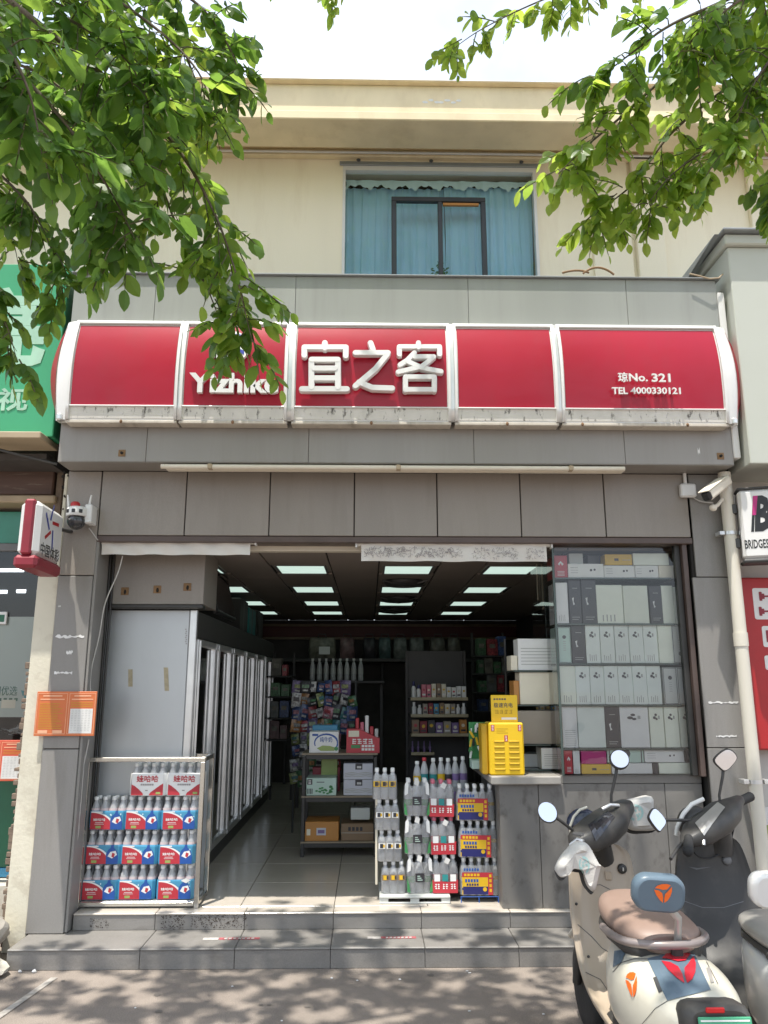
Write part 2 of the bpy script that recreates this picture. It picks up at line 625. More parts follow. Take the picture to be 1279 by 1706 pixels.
mat('frame_dark', (0.045, 0.043, 0.04), 0.4, metal=0.3)
mat('frame_green', (0.07, 0.095, 0.085), 0.25, metal=0.2)
mat('frame_brown', (0.09, 0.062, 0.052), 0.4)
mat('window_black', (0.03, 0.032, 0.036), 0.35)
mat('tape', (0.42, 0.36, 0.24), 0.6, var=0.15, scale=30)
mat('rust_brown', (0.23, 0.13, 0.055), 0.6, var=0.2, scale=40)
mat('ivory', (0.72, 0.66, 0.55), 0.45, var=0.05, scale=3, stain=0.2, stain_col=(0.5, 0.42, 0.3), sscale=4)
mat('pipe_pvc', (0.66, 0.62, 0.53), 0.42, var=0.05, scale=3, stain=0.25, stain_col=(0.42, 0.36, 0.27), sscale=5, stretch=(1, 1, .25))
mat('blind_pvc', (0.66, 0.63, 0.58), 0.4, var=0.06, scale=5, bump=0.05, bscale=8)
mat('print_grey', (0.28, 0.25, 0.25), 0.5)
mat('print_dark', (0.07, 0.065, 0.07), 0.5)
mat('print_soft', (0.40, 0.40, 0.38), 0.5)
mat('paper_white', (0.70, 0.69, 0.66), 0.7)
mat('paper_tear', (0.72, 0.71, 0.69), 0.8, var=0.1, scale=30)
mat('orange_card', (0.62, 0.16, 0.05), 0.5, var=0.05, scale=4)
mat('orange_red_card', (0.62, 0.10, 0.05), 0.5, var=0.05, scale=4)
mat('orange_text', (0.80, 0.42, 0.25), 0.5)
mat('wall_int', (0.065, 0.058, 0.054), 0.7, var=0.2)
mat('ceil_int', (0.29, 0.245, 0.215), 0.55, var=0.06, scale=2)
mat('ceil_joint', (0.012, 0.010, 0.010), 0.7)
mat('red_trim', (0.11, 0.02, 0.016), 0.5)
mat('gold_trim', (0.22, 0.16, 0.09), 0.4)
mat('light_panel', (0.6, 0.7, 0.66), 0.5, emit=(0.70, 0.90, 0.80), estr=0.29)
mat('reflection_glow', (0.8, 0.8, 0.8), 0.5, emit=(0.85, 0.92, 1.0), estr=1.1)  # glow standing in for tube light reflections in a window
mat('shelf_dark', (0.045, 0.042, 0.04), 0.5)
mat('shelf_wood', (0.30, 0.24, 0.17), 0.55, var=0.08, scale=5)
mat('shelf_edge', (0.42, 0.36, 0.23), 0.5)
mat('curtain_blue', (0.42, 0.68, 0.83), 0.9, var=0.03, scale=3, stretch=(3, 1, .1))
mat('curtain_pale', (0.62, 0.80, 0.84), 0.9, var=0.05)
mat('fascia_print', (0.06, 0.2, 0.24), 0.5)
# packaging colours
for nm, c in dict(pk_white=(.80, .80, .78), pk_cream=(.78, .72, .57), pk_palegreen=(.83, .87, .74), pk_aqua=(.82, .88, .82), pk_greywhite=(.84, .84, .80),
                  pk_black=(.035, .032, .038), pk_red=(.48, .035, .05), pk_magenta=(.50, .02, .19), pk_yellow=(.72, .45, .02), pk_taupe=(.36, .31, .25),
                  pk_silver=(.56, .58, .55), pk_blue=(.02, .09, .35), pk_sky=(.07, .30, .48), pk_pink=(.62, .16, .22), pk_green=(.05, .25, .08),
                  pk_lime=(.32, .42, .12), pk_orange=(.52, .23, .05), pk_brown=(.25, .16, .09), pk_navy=(.02, .022, .13), pk_purple=(.20, .13, .30),
                  pk_teal=(.03, .25, .25), pk_lilac=(.55, .56, .62), pk_mint=(.50, .66, .58)).items():
    mat(nm, c, 0.38, var=0.04, scale=8, rand=0.05, spec=0.5)
mat('pk_pinkish', (.70, .58, .58), 0.4, var=0.1)
mat('worn_red', (0.40, 0.10, 0.11), 0.7, var=0.3, scale=60)
mat('worn_white', (0.48, 0.45, 0.42), 0.8, var=0.2, scale=50)
mat('yellow_plastic', (0.78, 0.50, 0.012), 0.35, var=0.03)
mat('yellow_dark', (0.50, 0.30, 0.01), 0.4)
mat('counter_slab', (0.33, 0.31, 0.28), 0.35, var=0.08, scale=12)
mat('counter_tile', (0.165, 0.157, 0.145), 0.42, var=0.10, scale=4, stain=0.8, stain_col=(0.075, 0.068, 0.060), sscale=9, stretch=(1.2, 1, .75), lo=.53, hi=.70, rand=.03)
mat('counter_plain', (0.185, 0.176, 0.160), 0.42, var=0.10, scale=5, stretch=(.5, 1, 2.5))
# scooter materials
mat('sc_beige', (0.43, 0.35, 0.26), 0.36, var=0.03, coat=0.2, stain=0.3, stain_col=(0.36, 0.28, 0.2), sscale=3)
mat('sc_cream', (0.60, 0.57, 0.47), 0.3, var=0.03, coat=0.35, stain=0.3, stain_col=(0.42, 0.38, 0.30), sscale=7, lo=.5, hi=.75)
mat('sc_white', (0.70, 0.69, 0.66), 0.25, var=0.03, coat=0.5)
mat('sc_bluegrey', (0.105, 0.15, 0.19), 0.4, var=0.06)
mat('sc_navy', (0.022, 0.03, 0.06), 0.3, coat=0.4)
mat('sc_brown', (0.27, 0.185, 0.145), 0.5, var=0.08, scale=4, bump=0.04, bscale=200)
mat('sc_rail', (0.26, 0.22, 0.205), 0.35, metal=0.3)
mat('sc_black', (0.042, 0.040, 0.037), 0.48, var=0.12, scale=4, stain=0.45, stain_col=(0.10, 0.092, 0.08), sscale=8, bump=0.05, bscale=300)
mat('sc_dash', (0.03, 0.03, 0.035), 0.12, coat=0.6)
mat('sc_silver', (0.48, 0.46, 0.42), 0.35, metal=0.5, var=0.1)
mat('orange_logo', (0.75, 0.13, 0.015), 0.4)
mat('red_logo', (0.50, 0.02, 0.035), 0.25, coat=0.4)
mat('tail_red', (0.4, 0.01, 0.012), 0.2, emit=(1.0, 0.03, 0.03), estr=0.05)
mat('plate_green', (0.06, 0.32, 0.17), 0.4)
mat('cloth_white', (0.55, 0.53, 0.49), 0.85, var=0.05, scale=14, bump=0.15, bscale=160)
mat('cloth_dark', (0.05, 0.05, 0.05), 0.9)
mat('chrome', (0.75, 0.75, 0.76), 0.04, metal=1.0, var=0.0)
mat('bark', (0.13, 0.10, 0.075), 0.9, var=0.3, scale=12, bump=0.5, bscale=40, stretch=(1, 1, .3))
mat('twig', (0.12, 0.12, 0.06), 0.8, var=0.2)
leaf_mat('leaf_deep', (0.055, 0.115, 0.028), (0.22, 0.38, 0.06), 0.52)
leaf_mat('leaf_mid', (0.075, 0.15, 0.028), (0.37, 0.54, 0.08), 0.57)
leaf_mat('leaf_young', (0.105, 0.19, 0.03), (0.52, 0.66, 0.10), 0.6)
mat('stone_pale', (0.50, 0.46, 0.39), 0.9, var=0.15, scale=5, bump=0.5, bscale=18, stain=0.4, stain_col=(0.25, 0.2, 0.15), sscale=4)
mat('cord', (0.55, 0.53, 0.50), 0.6)
mat('snack_mix', (0.18, 0.15, 0.15), 0.35, var=0.7, scale=25)
mat('plant_green', (0.05, 0.14, 0.04), 0.6)
glass('glass', (0.98, 0.995, 0.985), 1.3)
glass('glass_door', (0.74, 0.77, 0.76), 3.2, 0.07)
glass('glass_blue', (0.94, 0.98, 0.99), 0.45)
def clear_plastic(name, col, cloud, refl, rough):
    m = glass(name, col, refl, rough)
    n, l = m.node_tree.nodes, m.node_tree.links
    out = n['Material Output']
    first = out.inputs['Surface'].links[0].from_socket
    df = n.new('ShaderNodeBsdfDiffuse')
    df.inputs['Color'].default_value = (0.93, 0.94, 0.95, 1)
    tcw = n.new('ShaderNodeNewGeometry')
    nz = n.new('ShaderNodeTexNoise')
    nz.inputs['Scale'].default_value = 38
    nz.inputs['Detail'].default_value = 3
    nz.inputs['Distortion'].default_value = 1.5
    l.new(tcw.outputs['Position'], nz.inputs['Vector'])
    bp = n.new('ShaderNodeBump')
    bp.inputs['Strength'].default_value = 0.8
    bp.inputs['Distance'].default_value = 0.006
    l.new(nz.outputs['Fac'], bp.inputs['Height'])
    for q in n:
        if q.type == 'BSDF_GLOSSY': l.new(bp.outputs['Normal'], q.inputs['Normal'])
    l.new(bp.outputs['Normal'], df.inputs['Normal'])
    tl = n.new('ShaderNodeBsdfTranslucent')
    tl.inputs['Color'].default_value = (0.93, 0.94, 0.95, 1)
    mt = n.new('ShaderNodeMixShader')
    mt.inputs[0].default_value = 0.4
    l.new(df.outputs[0], mt.inputs[1])
    l.new(tl.outputs[0], mt.inputs[2])
    mx = n.new('ShaderNodeMixShader')
    mx.inputs[0].default_value = cloud
    l.new(first, mx.inputs[1])
    l.new(mt.outputs[0], mx.inputs[2])
    l.new(mx.outputs[0], out.inputs['Surface'])


clear_plastic('film', (0.98, 0.98, 0.98), 0.24, 3.2, 0.12)
clear_plastic('pet', (0.96, 0.97, 0.97), 0.58, 3.0, 0.10)

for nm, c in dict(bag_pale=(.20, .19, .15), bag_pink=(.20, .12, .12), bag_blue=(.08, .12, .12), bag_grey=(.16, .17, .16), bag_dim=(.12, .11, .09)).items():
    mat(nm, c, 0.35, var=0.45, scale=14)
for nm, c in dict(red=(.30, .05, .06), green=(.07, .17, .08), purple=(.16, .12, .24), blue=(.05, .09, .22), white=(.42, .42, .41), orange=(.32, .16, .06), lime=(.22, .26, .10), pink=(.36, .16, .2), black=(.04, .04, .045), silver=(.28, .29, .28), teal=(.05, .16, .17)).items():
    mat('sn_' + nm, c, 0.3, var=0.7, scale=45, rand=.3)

# ================================================================ SETTING
def sheet(name, x0, x1, y0, y1, z, m):
    return tag(MB().poly([(x0, y0, z), (x1, y0, z), (x1, y1, z), (x0, y1, z)]).build(name, m), kind='structure')


ground = sheet('street_ground', -150, 150, -150, 150, 0.0, 'concrete')
# faded painted line on the street, lower left
a, b = at(112, 1627, 4.8), at(18, 1706, 3.9)
a = Vector((-1.80, 4.93, 0)); b = Vector((-1.93, 3.95, 0))
tag(MB().poly([(b.x - .022, b.y, .004), (b.x + .022, b.y, .004), (a.x + .02, a.y, .004), (a.x - .02, a.y, .004)]).build('painted_line', 'paint_line'), kind='structure')

# bits of litter and old gum on the street
rl = random.Random(3)
mb = MB()
for k in range(16):
    x, y = rl.uniform(-1.9, 1.0), rl.uniform(3.9, 5.0)
    r_ = rl.uniform(.004, .011)
    mb.ell((x, y, .003), r_, r_ * rl.uniform(.5, 1), .003, n=7, k=4)
tag(mb.build('litter', 'paper_tear'), kind='stuff')
mb = MB()
for k in range(20):
    x, y = rl.uniform(-2.2, 1.6), rl.uniform(3.3, 5.0)
    r_ = rl.uniform(.010, .024)
    mb.poly([(x + r_ * rl.uniform(.7, 1.2) * math.cos(a), y + r_ * rl.uniform(.7, 1.2) * math.sin(a), .003) for a in [2 * math.pi * i / 9 for i in range(9)]])
tag(mb.build('gum_stains', 'gum'), kind='stuff')
# ---- entrance step: lower tread + riser tiles, upper riser
ST_Y, ST_Z, UP_Y, FL_Z = 5.05, 0.115, 5.40, 0.216
step = tag(MB().box(-2.13, 2.95, ST_Y + .012, 5.7, 0.0, ST_Z - .012).build('entrance_step', 'grout'), kind='structure')
cuts = [-2.135] + [at(u, 1600, ST_Y).x for u in (232, 390, 550, 708, 865)]
while cuts[-1] < 2.9:
    cuts.append(cuts[-1] + .62)
for x0, x1 in zip(cuts, cuts[1:]):
    MB().cbox(x0 + .0015, x1 - .0015, ST_Y - .006, 5.62, ST_Z - .012, ST_Z, .004).build('tread_tile', 'step_tile', step)
    MB().cbox(x0 + .0015, x1 - .0015, ST_Y, ST_Y + .011, 0.001, ST_Z - .0125, .002).build('riser_tile', 'step_tile', step)
up = tag(MB().box(-1.885, 2.36, UP_Y + .012, 5.62, ST_Z, FL_Z - .014).build('upper_step', 'grout'), kind='structure')
cuts = [-1.885] + [at(u, 1535, UP_Y).x for u in (258, 407, 555, 702, 850)]
while cuts[-1] < 2.2:
    cuts.append(cuts[-1] + .60)
for x0, x1 in zip(cuts, cuts[1:]):
    MB().cbox(x0 + .0015, x1 - .0015, UP_Y, UP_Y + .011, ST_Z + .001, FL_Z - .0125, .002).build('riser_tile', 'step_tile', up)
    MB().cbox(x0 + .0015, x1 - .0015, UP_Y - .006, UP_Y + .13, FL_Z - .012, FL_Z, .004).build('nosing_tile', 'floor_tile', up)
# grime smears on the upper riser
for u0, u1, v0, v1, n in ((150, 182, 1530, 1546, 60), (268, 308, 1524, 1548, 150), (318, 412, 1522, 1546, 260)):
    mb = MB()
    for k in range(n):
        uu, vv = random.uniform(u0, u1), random.uniform(v0, v1)
        p = at(uu, vv, UP_Y)
        w, h = random.uniform(.003, .012), random.uniform(.002, .008)
        y = UP_Y - .0015 - .0003 * (k % 5)
        mb.flat([(p.x + q[0] * random.uniform(.6, 1.2), p.z + q[1] * random.uniform(.6, 1.2)) for q in disc(0, 0, w / 2, h / 2, 6)], y)
    tag(mb.build('grime', 'grime_dark', up), kind='stuff')

# ---- shop floor, walls, ceiling
IX0, IX1, IY1, CZ = -2.02, 2.3, 12.1, 2.62
floor = tag(MB().box(IX0 - .1, IX1 + .1, 5.535, IY1 + .1, ST_Z, FL_Z - .012).build('shop_floor', 'grout'), kind='structure')
T = .62
fx0 = at(557, 1516, 5.55).x
tile_me = MB().cbox(0, T - .004, 0, T - .004, -.011, 0, .002).mesh('floor_tile', 'floor_tile')
first = True
for i in range(-4, 5):
    for j in range(0, 11):
        x, y = fx0 + i * T, 5.54 + j * T
        if x + T < IX0 or x > IX1 + .05:
            continue
        x0c, x1c = max(x, IX0 - .09), min(x + T, IX1 + .09)
        if x1c - x0c < .05:
            continue
        if x0c > x or x1c < x + T:
            MB().cbox(x0c + .002, x1c - .002, y, y + T - .004, FL_Z - .011, FL_Z, .002).build('floor_tile', 'floor_tile', floor)
        else:
            link('floor_tile', tile_me, floor, (x, y, FL_Z))
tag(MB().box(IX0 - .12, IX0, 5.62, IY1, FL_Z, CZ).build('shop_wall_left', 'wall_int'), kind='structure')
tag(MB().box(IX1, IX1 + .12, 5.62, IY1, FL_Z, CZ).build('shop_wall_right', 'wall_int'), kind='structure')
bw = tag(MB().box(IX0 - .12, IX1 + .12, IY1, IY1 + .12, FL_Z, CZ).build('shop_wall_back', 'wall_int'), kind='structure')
MB().cbox(IX0, IX1, IY1 - .04, IY1 - .001, CZ - .26, CZ - .09, .004).build('cornice_band', 'red_trim', bw)
MB().cbox(IX0, IX1, IY1 - .055, IY1 - .041, CZ - .10, CZ - .06, .004).build('gold_moulding', 'gold_trim', bw)
MB().cbox(IX0, IX1, IY1 - .055, IY1 - .041, CZ - .30, CZ - .262, .004).build('gold_moulding', 'gold_trim', bw)
ceil = tag(MB().box(IX0 - .12, IX1 + .12, 5.62, IY1 + .12, CZ + .02, CZ + .10).build('shop_ceiling', 'ceil_int'), kind='structure')
LX = [(-1.72, -1.29), (-.80, -.37), (.12, .55), (1.01, 1.44)]
LY = [(6.42, 6.93), (7.86, 8.40), (9.28, 9.82), (10.62, 11.12)]
edges = [IX0 - .1, -1.76, -1.25, -.84, -.33, .08, .59, .97, 1.48, IX1 + .1]
for x0, x1 in zip(edges, edges[1:]):
    # strips of metal ceiling boards, joints recessed between them
    y = 5.63
    light_col = any(abs((x0 + x1) / 2 - (a + b) / 2) < .1 for a, b in LX)
    if light_col:
        ys = [5.63] + [q for p in LY for q in (p[0] - .01, p[1] + .01)] + [IY1]
        for k in range(0, len(ys), 2):
            MB().cbox(x0 + .006, x1 - .006, ys[k], ys[k + 1], CZ, CZ + .019, .003).build('ceiling_board', 'ceil_int', ceil)
    else:
        for k in range(4):
            yy = 5.63 + k * 1.62
            MB().cbox(x0 + .006, x1 - .006, yy + .003, min(yy + 1.617, IY1), CZ, CZ + .019, .003).build('ceiling_board', 'ceil_int', ceil)
    if x0 > IX0:
        MB().box(x0 - .0055, x0 + .0055, 5.63, IY1, CZ + .012, CZ + .0195).build('ceiling_joint', 'ceil_joint', ceil)
colname = ['leftmost row, over the tall fridges', 'second row from the left', 'middle row between the ceiling fans', 'right-hand row']
rowname = ['nearest the entrance', 'second from the entrance', 'third from the entrance', 'farthest back by the red band']
for i, (x0, x1) in enumerate(LX):
    for j, (y0, y1) in enumerate(LY):
        t = thing('ceiling_light', f'lit square ceiling light, {colname[i]}, {rowname[j]}', 'ceiling light', ((x0 + x1) / 2, (y0 + y1) / 2, CZ), 'lit panel lights in the shop ceiling')
        MB().poly([(x0 + .015, y0 + .015, CZ + .004), (x0 + .015, y1 - .015, CZ + .004), (x1 - .015, y1 - .015, CZ + .004), (x1 - .015, y0 + .015, CZ + .004)]).build('diffuser', 'light_panel', t)
        fr = MB()
        for q in ((x0, x1, y0, y0 + .015), (x0, x1, y1 - .015, y1), (x0, x0 + .015, y0 + .015, y1 - .015), (x1 - .015, x1, y0 + .015, y1 - .015)):
            fr.box(*q, CZ - .002, CZ + .012)
        fr.build('frame', 'mid_grey', t)
# ceiling fans (dark grilles) between the middle lights
for k, (y, nm) in enumerate(((7.38, 'nearest the entrance'), (8.85, 'second from the entrance'), (10.22, 'farthest back'))):
    t = thing('ceiling_fan', f'dark flush ceiling fan grille in the middle light row, {nm}', 'ceiling fan', (.335, y, CZ), 'ceiling fans in the middle light row')
    MB().lathe([(.19, 0), (.20, -.015), (.17, -.05), (.05, -.06)], (.335, y, CZ), 20).build('housing', 'dark_grey', t)
    for q in range(4):
        a = R(45 + 90 * q)
        MB().tube([(.335, y, CZ - .062), (.335 + .3 * math.cos(a), y + .3 * math.sin(a), CZ - .02)], .008, 6).build('arm', 'mid_grey', t)

# ================================================================ THE SHOP BUILDING
WY = 5.33            # face of the wall panels and pillars
bld = thing('shop_building', 'two-storey cream building with a grey panelled shop front below', 'building', (0.1, 6.2, 0))
TOPZ = 3.133
HZ = at(640, 893, WY).z
# solid core of the shop front (behind the panels)
MB().box(-1.93, 2.62, WY + .02, 5.60, HZ, TOPZ + 1.3).build('lintel', 'dark_gap', bld)
# header panels
xs = [at(u, 840, WY).x for u in (166, 309, 449, 590, 728, 867, 1007, 1147)]
for x0, x1 in zip(xs, xs[1:]):
    j_ = random.uniform(-.0016, .0016)
    MB().cbox(x0 + .004, x1 - .004, WY + j_, WY + .019, HZ, TOPZ - .003 + j_, .003).build('wall_panel', 'panel_warm', bld)
MB().cbox(-2.145, xs[0] - .004, WY + .001, WY + .018, at(640, 960, WY).z + .003, TOPZ - .003, .003).build('wall_panel', 'panel_warm', bld)
# pillars
PX0, PX1 = -2.15, -1.915
RX0, RX1 = 2.272, 2.60
zj = [ST_Z, at(640, 1247, WY).z, at(640, 960, WY).z]
MB().box(PX0 + .01, PX1 - .004, WY + .02, 5.62, ST_Z, TOPZ).build('pillar', 'dark_gap', bld)
MB().box(RX0 + .01, RX1 - .01, WY + .02, 5.62, ST_Z, TOPZ).build('pillar', 'dark_gap', bld)
for z0, z1 in zip(zj, zj[1:]):
    MB().cbox(PX0, PX1, WY, WY + .019, z0 + .003, z1 - .003, .003).build('wall_panel', 'panel_cool', bld)
    MB().cbox(RX0, RX1, WY, WY + .019, z0 + .003, z1 - .003, .003).build('wall_panel', 'panel_cool', bld)
MB().cbox(RX0 + .03, RX1, WY + .001, WY + .018, zj[2] + .003, TOPZ - .003, .003).build('wall_panel', 'panel_cool', bld)
# return faces of the left pillar and the door track
MB().cbox(PX1 + .001, PX1 + .02, WY + .012, 5.62, ST_Z + .005, HZ - .002, .003).build('pillar_return', 'panel_cool', bld)
for k in range(2):
    MB().cbox(PX1 + .024 + k * .018, PX1 + .036 + k * .018, 5.57 + .02 * k, 5.60 + .02 * k, FL_Z, HZ - .003, .003).build('door_track', 'frame_dark', bld)
# dark head of the opening
ox0, ox1, oz0, oz1 = rect(160, 893, 1147, 905, WY)
MB().cbox(ox0, RX0 + .025, WY + .006, WY + .16, oz0 + .004, oz1 - .003, .004).build('opening_head', 'frame_brown', bld)
MB().cbox(ox0 + .9, 1.08, WY + .162, WY + .24, oz0 - .03, oz0 + .01, .004).build('ceiling_edge', 'ivory', bld)
# ---- fascia
FY = 5.10
FX0, FX1 = -2.137, 2.535
FT = 4.545
MB().box(FX0 + .005, FX1 - .005, FY + .02, 6.15, TOPZ + .005, FT - .01).build('fascia_core', 'dark_gap', bld)
MB().cbox(FX0, FX1, FY, WY - .002, TOPZ, TOPZ + .004, .001).build('soffit', 'fascia_metal', bld)
cu = [FX0] + [at(u, 740, FY).x for u in (244, 514, 789, 1040)] + [FX1]
for x0, x1 in zip(cu, cu[1:]):
    MB().cbox(x0 + .0012, x1 - .0012, FY, FY + .018, TOPZ + .005, 3.56, .002).build('fascia_panel', 'fascia_metal', bld)
cu = [FX0] + [at(u, 500, FY).x for u in (258, 492, 780, 1044)] + [FX1]
for x0, x1 in zip(cu, cu[1:]):
    MB().cbox(x0 + .0012, x1 - .0012, FY, FY + .018, 3.563, FT, .002).build('fascia_panel', 'fascia_top', bld)
MB().cbox(FX0 - .02, FX1 + .03, FY - .025, 5.2, FT + .002, FT + .012, .003).build('fascia_capping', 'coping', bld)
MB().cbox(FX1 + .001, FX1 + .05, FY - .01, 5.6, TOPZ + .05, FT - .1, .006).build('fascia_end', 'white_metal', bld)
# rusty fixing plates on the lower fascia
for u, v in ((203, 755), (1200, 760)):
    p = at(u, v, FY)
    f = MB().cbox(p.x - .024, p.x + .024, FY - .004, FY - .0005, p.z - .024, p.z + .024, .004).build('fixing_plate', 'rust_brown', bld)
    MB().lathe([(.009, -.012), (.010, 0)], (p.x, FY - .004, p.z), 8, axis='y').build('bolt', 'dark_gap', f)
# torn paper on the pillars
def torn(u0, v0, u1, v1, Y, parent=None, jag=.4, m='paper_tear', n=14):
    x0, x1, z0, z1 = rect(u0, v0, u1, v1, Y)
    h = z1 - z0
    top = [(x0 + (x1 - x0) * k / n, z1 - random.random() * h * jag) for k in range(n + 1)]
    bot = [(x0 + (x1 - x0) * k / n, z0 + random.random() * h * jag) for k in range(n + 1)]
    mb = MB()
    for k in range(n):
        mb.poly([(bot[k][0], Y, bot[k][1]), (bot[k + 1][0], Y, bot[k + 1][1]), (top[k + 1][0], Y, top[k + 1][1]), (top[k][0], Y, top[k][1])])
    return mb.build('torn_paper', m, parent)
for q in ((92, 1057, 140, 1064), (110, 1082, 121, 1092), (90, 1118, 120, 1124), (97, 1008, 101, 1012), (1180, 1168, 1230, 1173), (1193, 1224, 1227, 1229), (1162, 745, 1166, 760)):
    torn(*q, (FY if q[1] < 770 else WY) - .002, bld, .5)
# ---- upper storey
UY = 6.2
WX0, WX1, WZ0, WZ1 = -.257, 1.51, 4.4, 6.30
UX0, UX1 = -4.6, 5.6
CT = 6.40
for i, q in enumerate(((UX0, WX0, 4.2, CT), (WX1, UX1, 4.2, CT), (WX0, WX1, WZ1, CT), (WX0, WX1, 4.2, WZ0))):
    MB().box(q[0], q[1], UY, UY + .24, q[2], q[3]).build('upper_wall', 'cream_wall', bld)
MB().box(UX0, UX1, UY + .245, 12.2, 4.6, CT).build('upper_core', 'dark_gap', bld)
MB().box(FX0 + .005, FX1, 6.152, 12.2, 3.2, 4.59).build('ground_storey_core', 'dark_gap', bld)
# pilasters on the right of the window
for u0, u1, d in ((985, 1050, .03), (1056, 1102, .06), (1250, 1279, .05)):
    x0, x1, _, _ = rect(u0, 350, u1, 420, UY)
    MB().cbox(x0, x1, UY - d, UY - .001, 4.3, CT - .02, .006).build('pilaster', 'cream_wall', bld)
# cornice: mouldings from the wall outwards
z_a, z_b = at(640, 258, UY).z, at(640, 232, 6.02).z
MB().cbox(UX0, UX1, UY - .06, UY - .002, CT - .05, CT + .02, .008).build('wall_moulding', 'cornice_lip', bld)
MB().tube([(UX0, UY - .09, CT - .035), (UX1, UY - .09, CT - .035)], .012, 6).build('conduit', 'white_metal', bld)
prof = [(6.44, CT + .021), (6.10, CT + .021), (6.08, CT + .06), (6.00, CT + .085), (5.96, 6.50)]
zb0, zb1, zt0, zt1 = at(640, 197, 5.6).z, at(640, 183, 5.6).z, at(640, 139, 5.62).z, at(640, 129, 5.57).z
MB().xprism([(6.44, CT + .021), (6.13, CT + .021), (6.10, CT + .05), (6.02, CT + .065), (5.98, CT + .10), (5.98, zt0 - .01), (6.44, zt0 - .01)], UX0, UX1).build('cornice_soffit', 'cornice_paint', bld)
MB().cbox(UX0, UX1, 5.615, 5.978, zb0, zb1, .008).build('cornice_ledge', 'cornice_lip', bld)
MB().cbox(UX0, UX1, 5.64, 5.977, zb1 + .001, zt0 - .001, .006).build('cornice_face', 'cornice_lip', bld)
MB().cbox(UX0, UX1, 5.585, 6.45, zt0, zt1, .008).build('cornice_top', 'cornice_lip', bld)
for cx_, n_ in ((at(718, 163, 5.63).x, 3), (at(745, 170, 5.63).x, 4)):
    mb = MB()
    for k in range(n_):
        q = (cx_ + .05 * k - .05, 6.50 + .02 * (k % 2))
        mb.flat([(q[0] + e[0] * random.uniform(.7, 1.3), q[1] + e[1]) for e in disc(0, 0, .025, .012, 8)], 5.6385 - .0003 * k)
    mb.build('bare_plaster', 'paper_tear', bld)
# ---- upper window
win = MB()
for q in ((WX0, WX1, WZ1 - .06, WZ1), (WX0, WX0 + .025, WZ0, WZ1 - .06), (WX1 - .025, WX1, WZ0, WZ1 - .06)):
    win.box(q[0], q[1], UY - .012, UY + .05, q[2], q[3])
win = win.build('window_frame', 'white_metal', bld)
MB().frect(WX0 + .025, WX1 - .025, WZ0, WZ1 - .06, UY + .03).build('pane', 'glass_blue', win)
sx0, sx1, _, sz1 = rect(652, 330, 810, 460, UY)
mb = MB()
mb.cbox(sx0, sx1, UY - .02, UY + .028, sz1 - .045, sz1, .004)
mb.cbox(sx0, sx0 + .045, UY - .02, UY + .028, WZ0, sz1 - .046, .004)
mb.cbox(sx1 - .045, sx1, UY - .02, UY + .028, WZ0, sz1 - .046, .004)
xm = at(735, 400, UY).x
mb.cbox(xm - .028, xm + .012, UY - .018, UY + .026, WZ0, sz1 - .046, .004)
mb.build('casement', 'window_black', win)
MB().cbox(xm + .02, sx1 - .06, UY - .008, UY + .02, sz1 - .075, sz1 - .05, .003).build('sash_head', 'pk_orange', win)
# dark window head with two hooks
MB().cbox(WX0 - .03, WX1 + .03, UY - .03, UY - .013, WZ1 - .02, WZ1 + .02, .004).build('window_head', 'coping', bld)
for u in (597, 718, 868):
    p = at(u, 276, UY - .03)
    MB().ell((p.x, UY - .045, WZ1 + .02), .02, .014, .014, n=8, k=5).build('hook', 'dark_grey', bld)
# room behind the window
MB().box(WX0 - .3, WX1 + .3, UY + .9, UY + .95, WZ0, WZ1 + .05).build('room_wall', 'curtain_pale', bld)
# curtains hang in the room: things of their own
def curtain(name, label, x0, x1, z0, z1, y, m, folds, amp, scallop=0.0, cat='curtain'):
    n = 90
    rows = 5
    rings = []
    ph = random.random() * 6
    for j in range(rows):
        t = j / (rows - 1)
        row = []
        for i in range(n + 1):
            s = i / n
            f = s * folds * 2 * math.pi
            yy = y + amp * (math.sin(f + ph + .6 * math.sin(s * 9)) * .7 + .3 * math.sin(2.3 * f + 1)) * (.5 + .5 * t)
            zz = z1 + (z0 - z1) * t
            if scallop:
                zz += (scallop * abs(math.sin(s * folds * math.pi))) * t - .012 * t * math.sin(f * 3)
            row.append((x0 + (x1 - x0) * s + .01 * math.sin(f * .7 + j), yy, zz))
        rings.append(row)
    o = MB().loft(rings, 0, cap=False, closed=False).build(name, m)
    return tag(o, label, cat)
curtain('curtain', 'long turquoise curtain filling the right of the upper window', xm + .05, WX1 - .01, WZ0, WZ1 - .10, UY + .17, 'curtain_blue', 9, .025)
curtain('curtain', 'long turquoise curtain filling the left of the upper window', WX0 + .01, xm + .06, WZ0, WZ1 - .10, UY + .20, 'curtain_blue', 11, .025)
curtain('pelmet_valance', 'short scalloped pale valance across the top of the upper window', WX0 + .02, WX1 - .02, at(640, 312, UY + .12).z - .04, WZ1 - .07, UY + .12, 'curtain_pale', 8, .012, .06, 'valance')
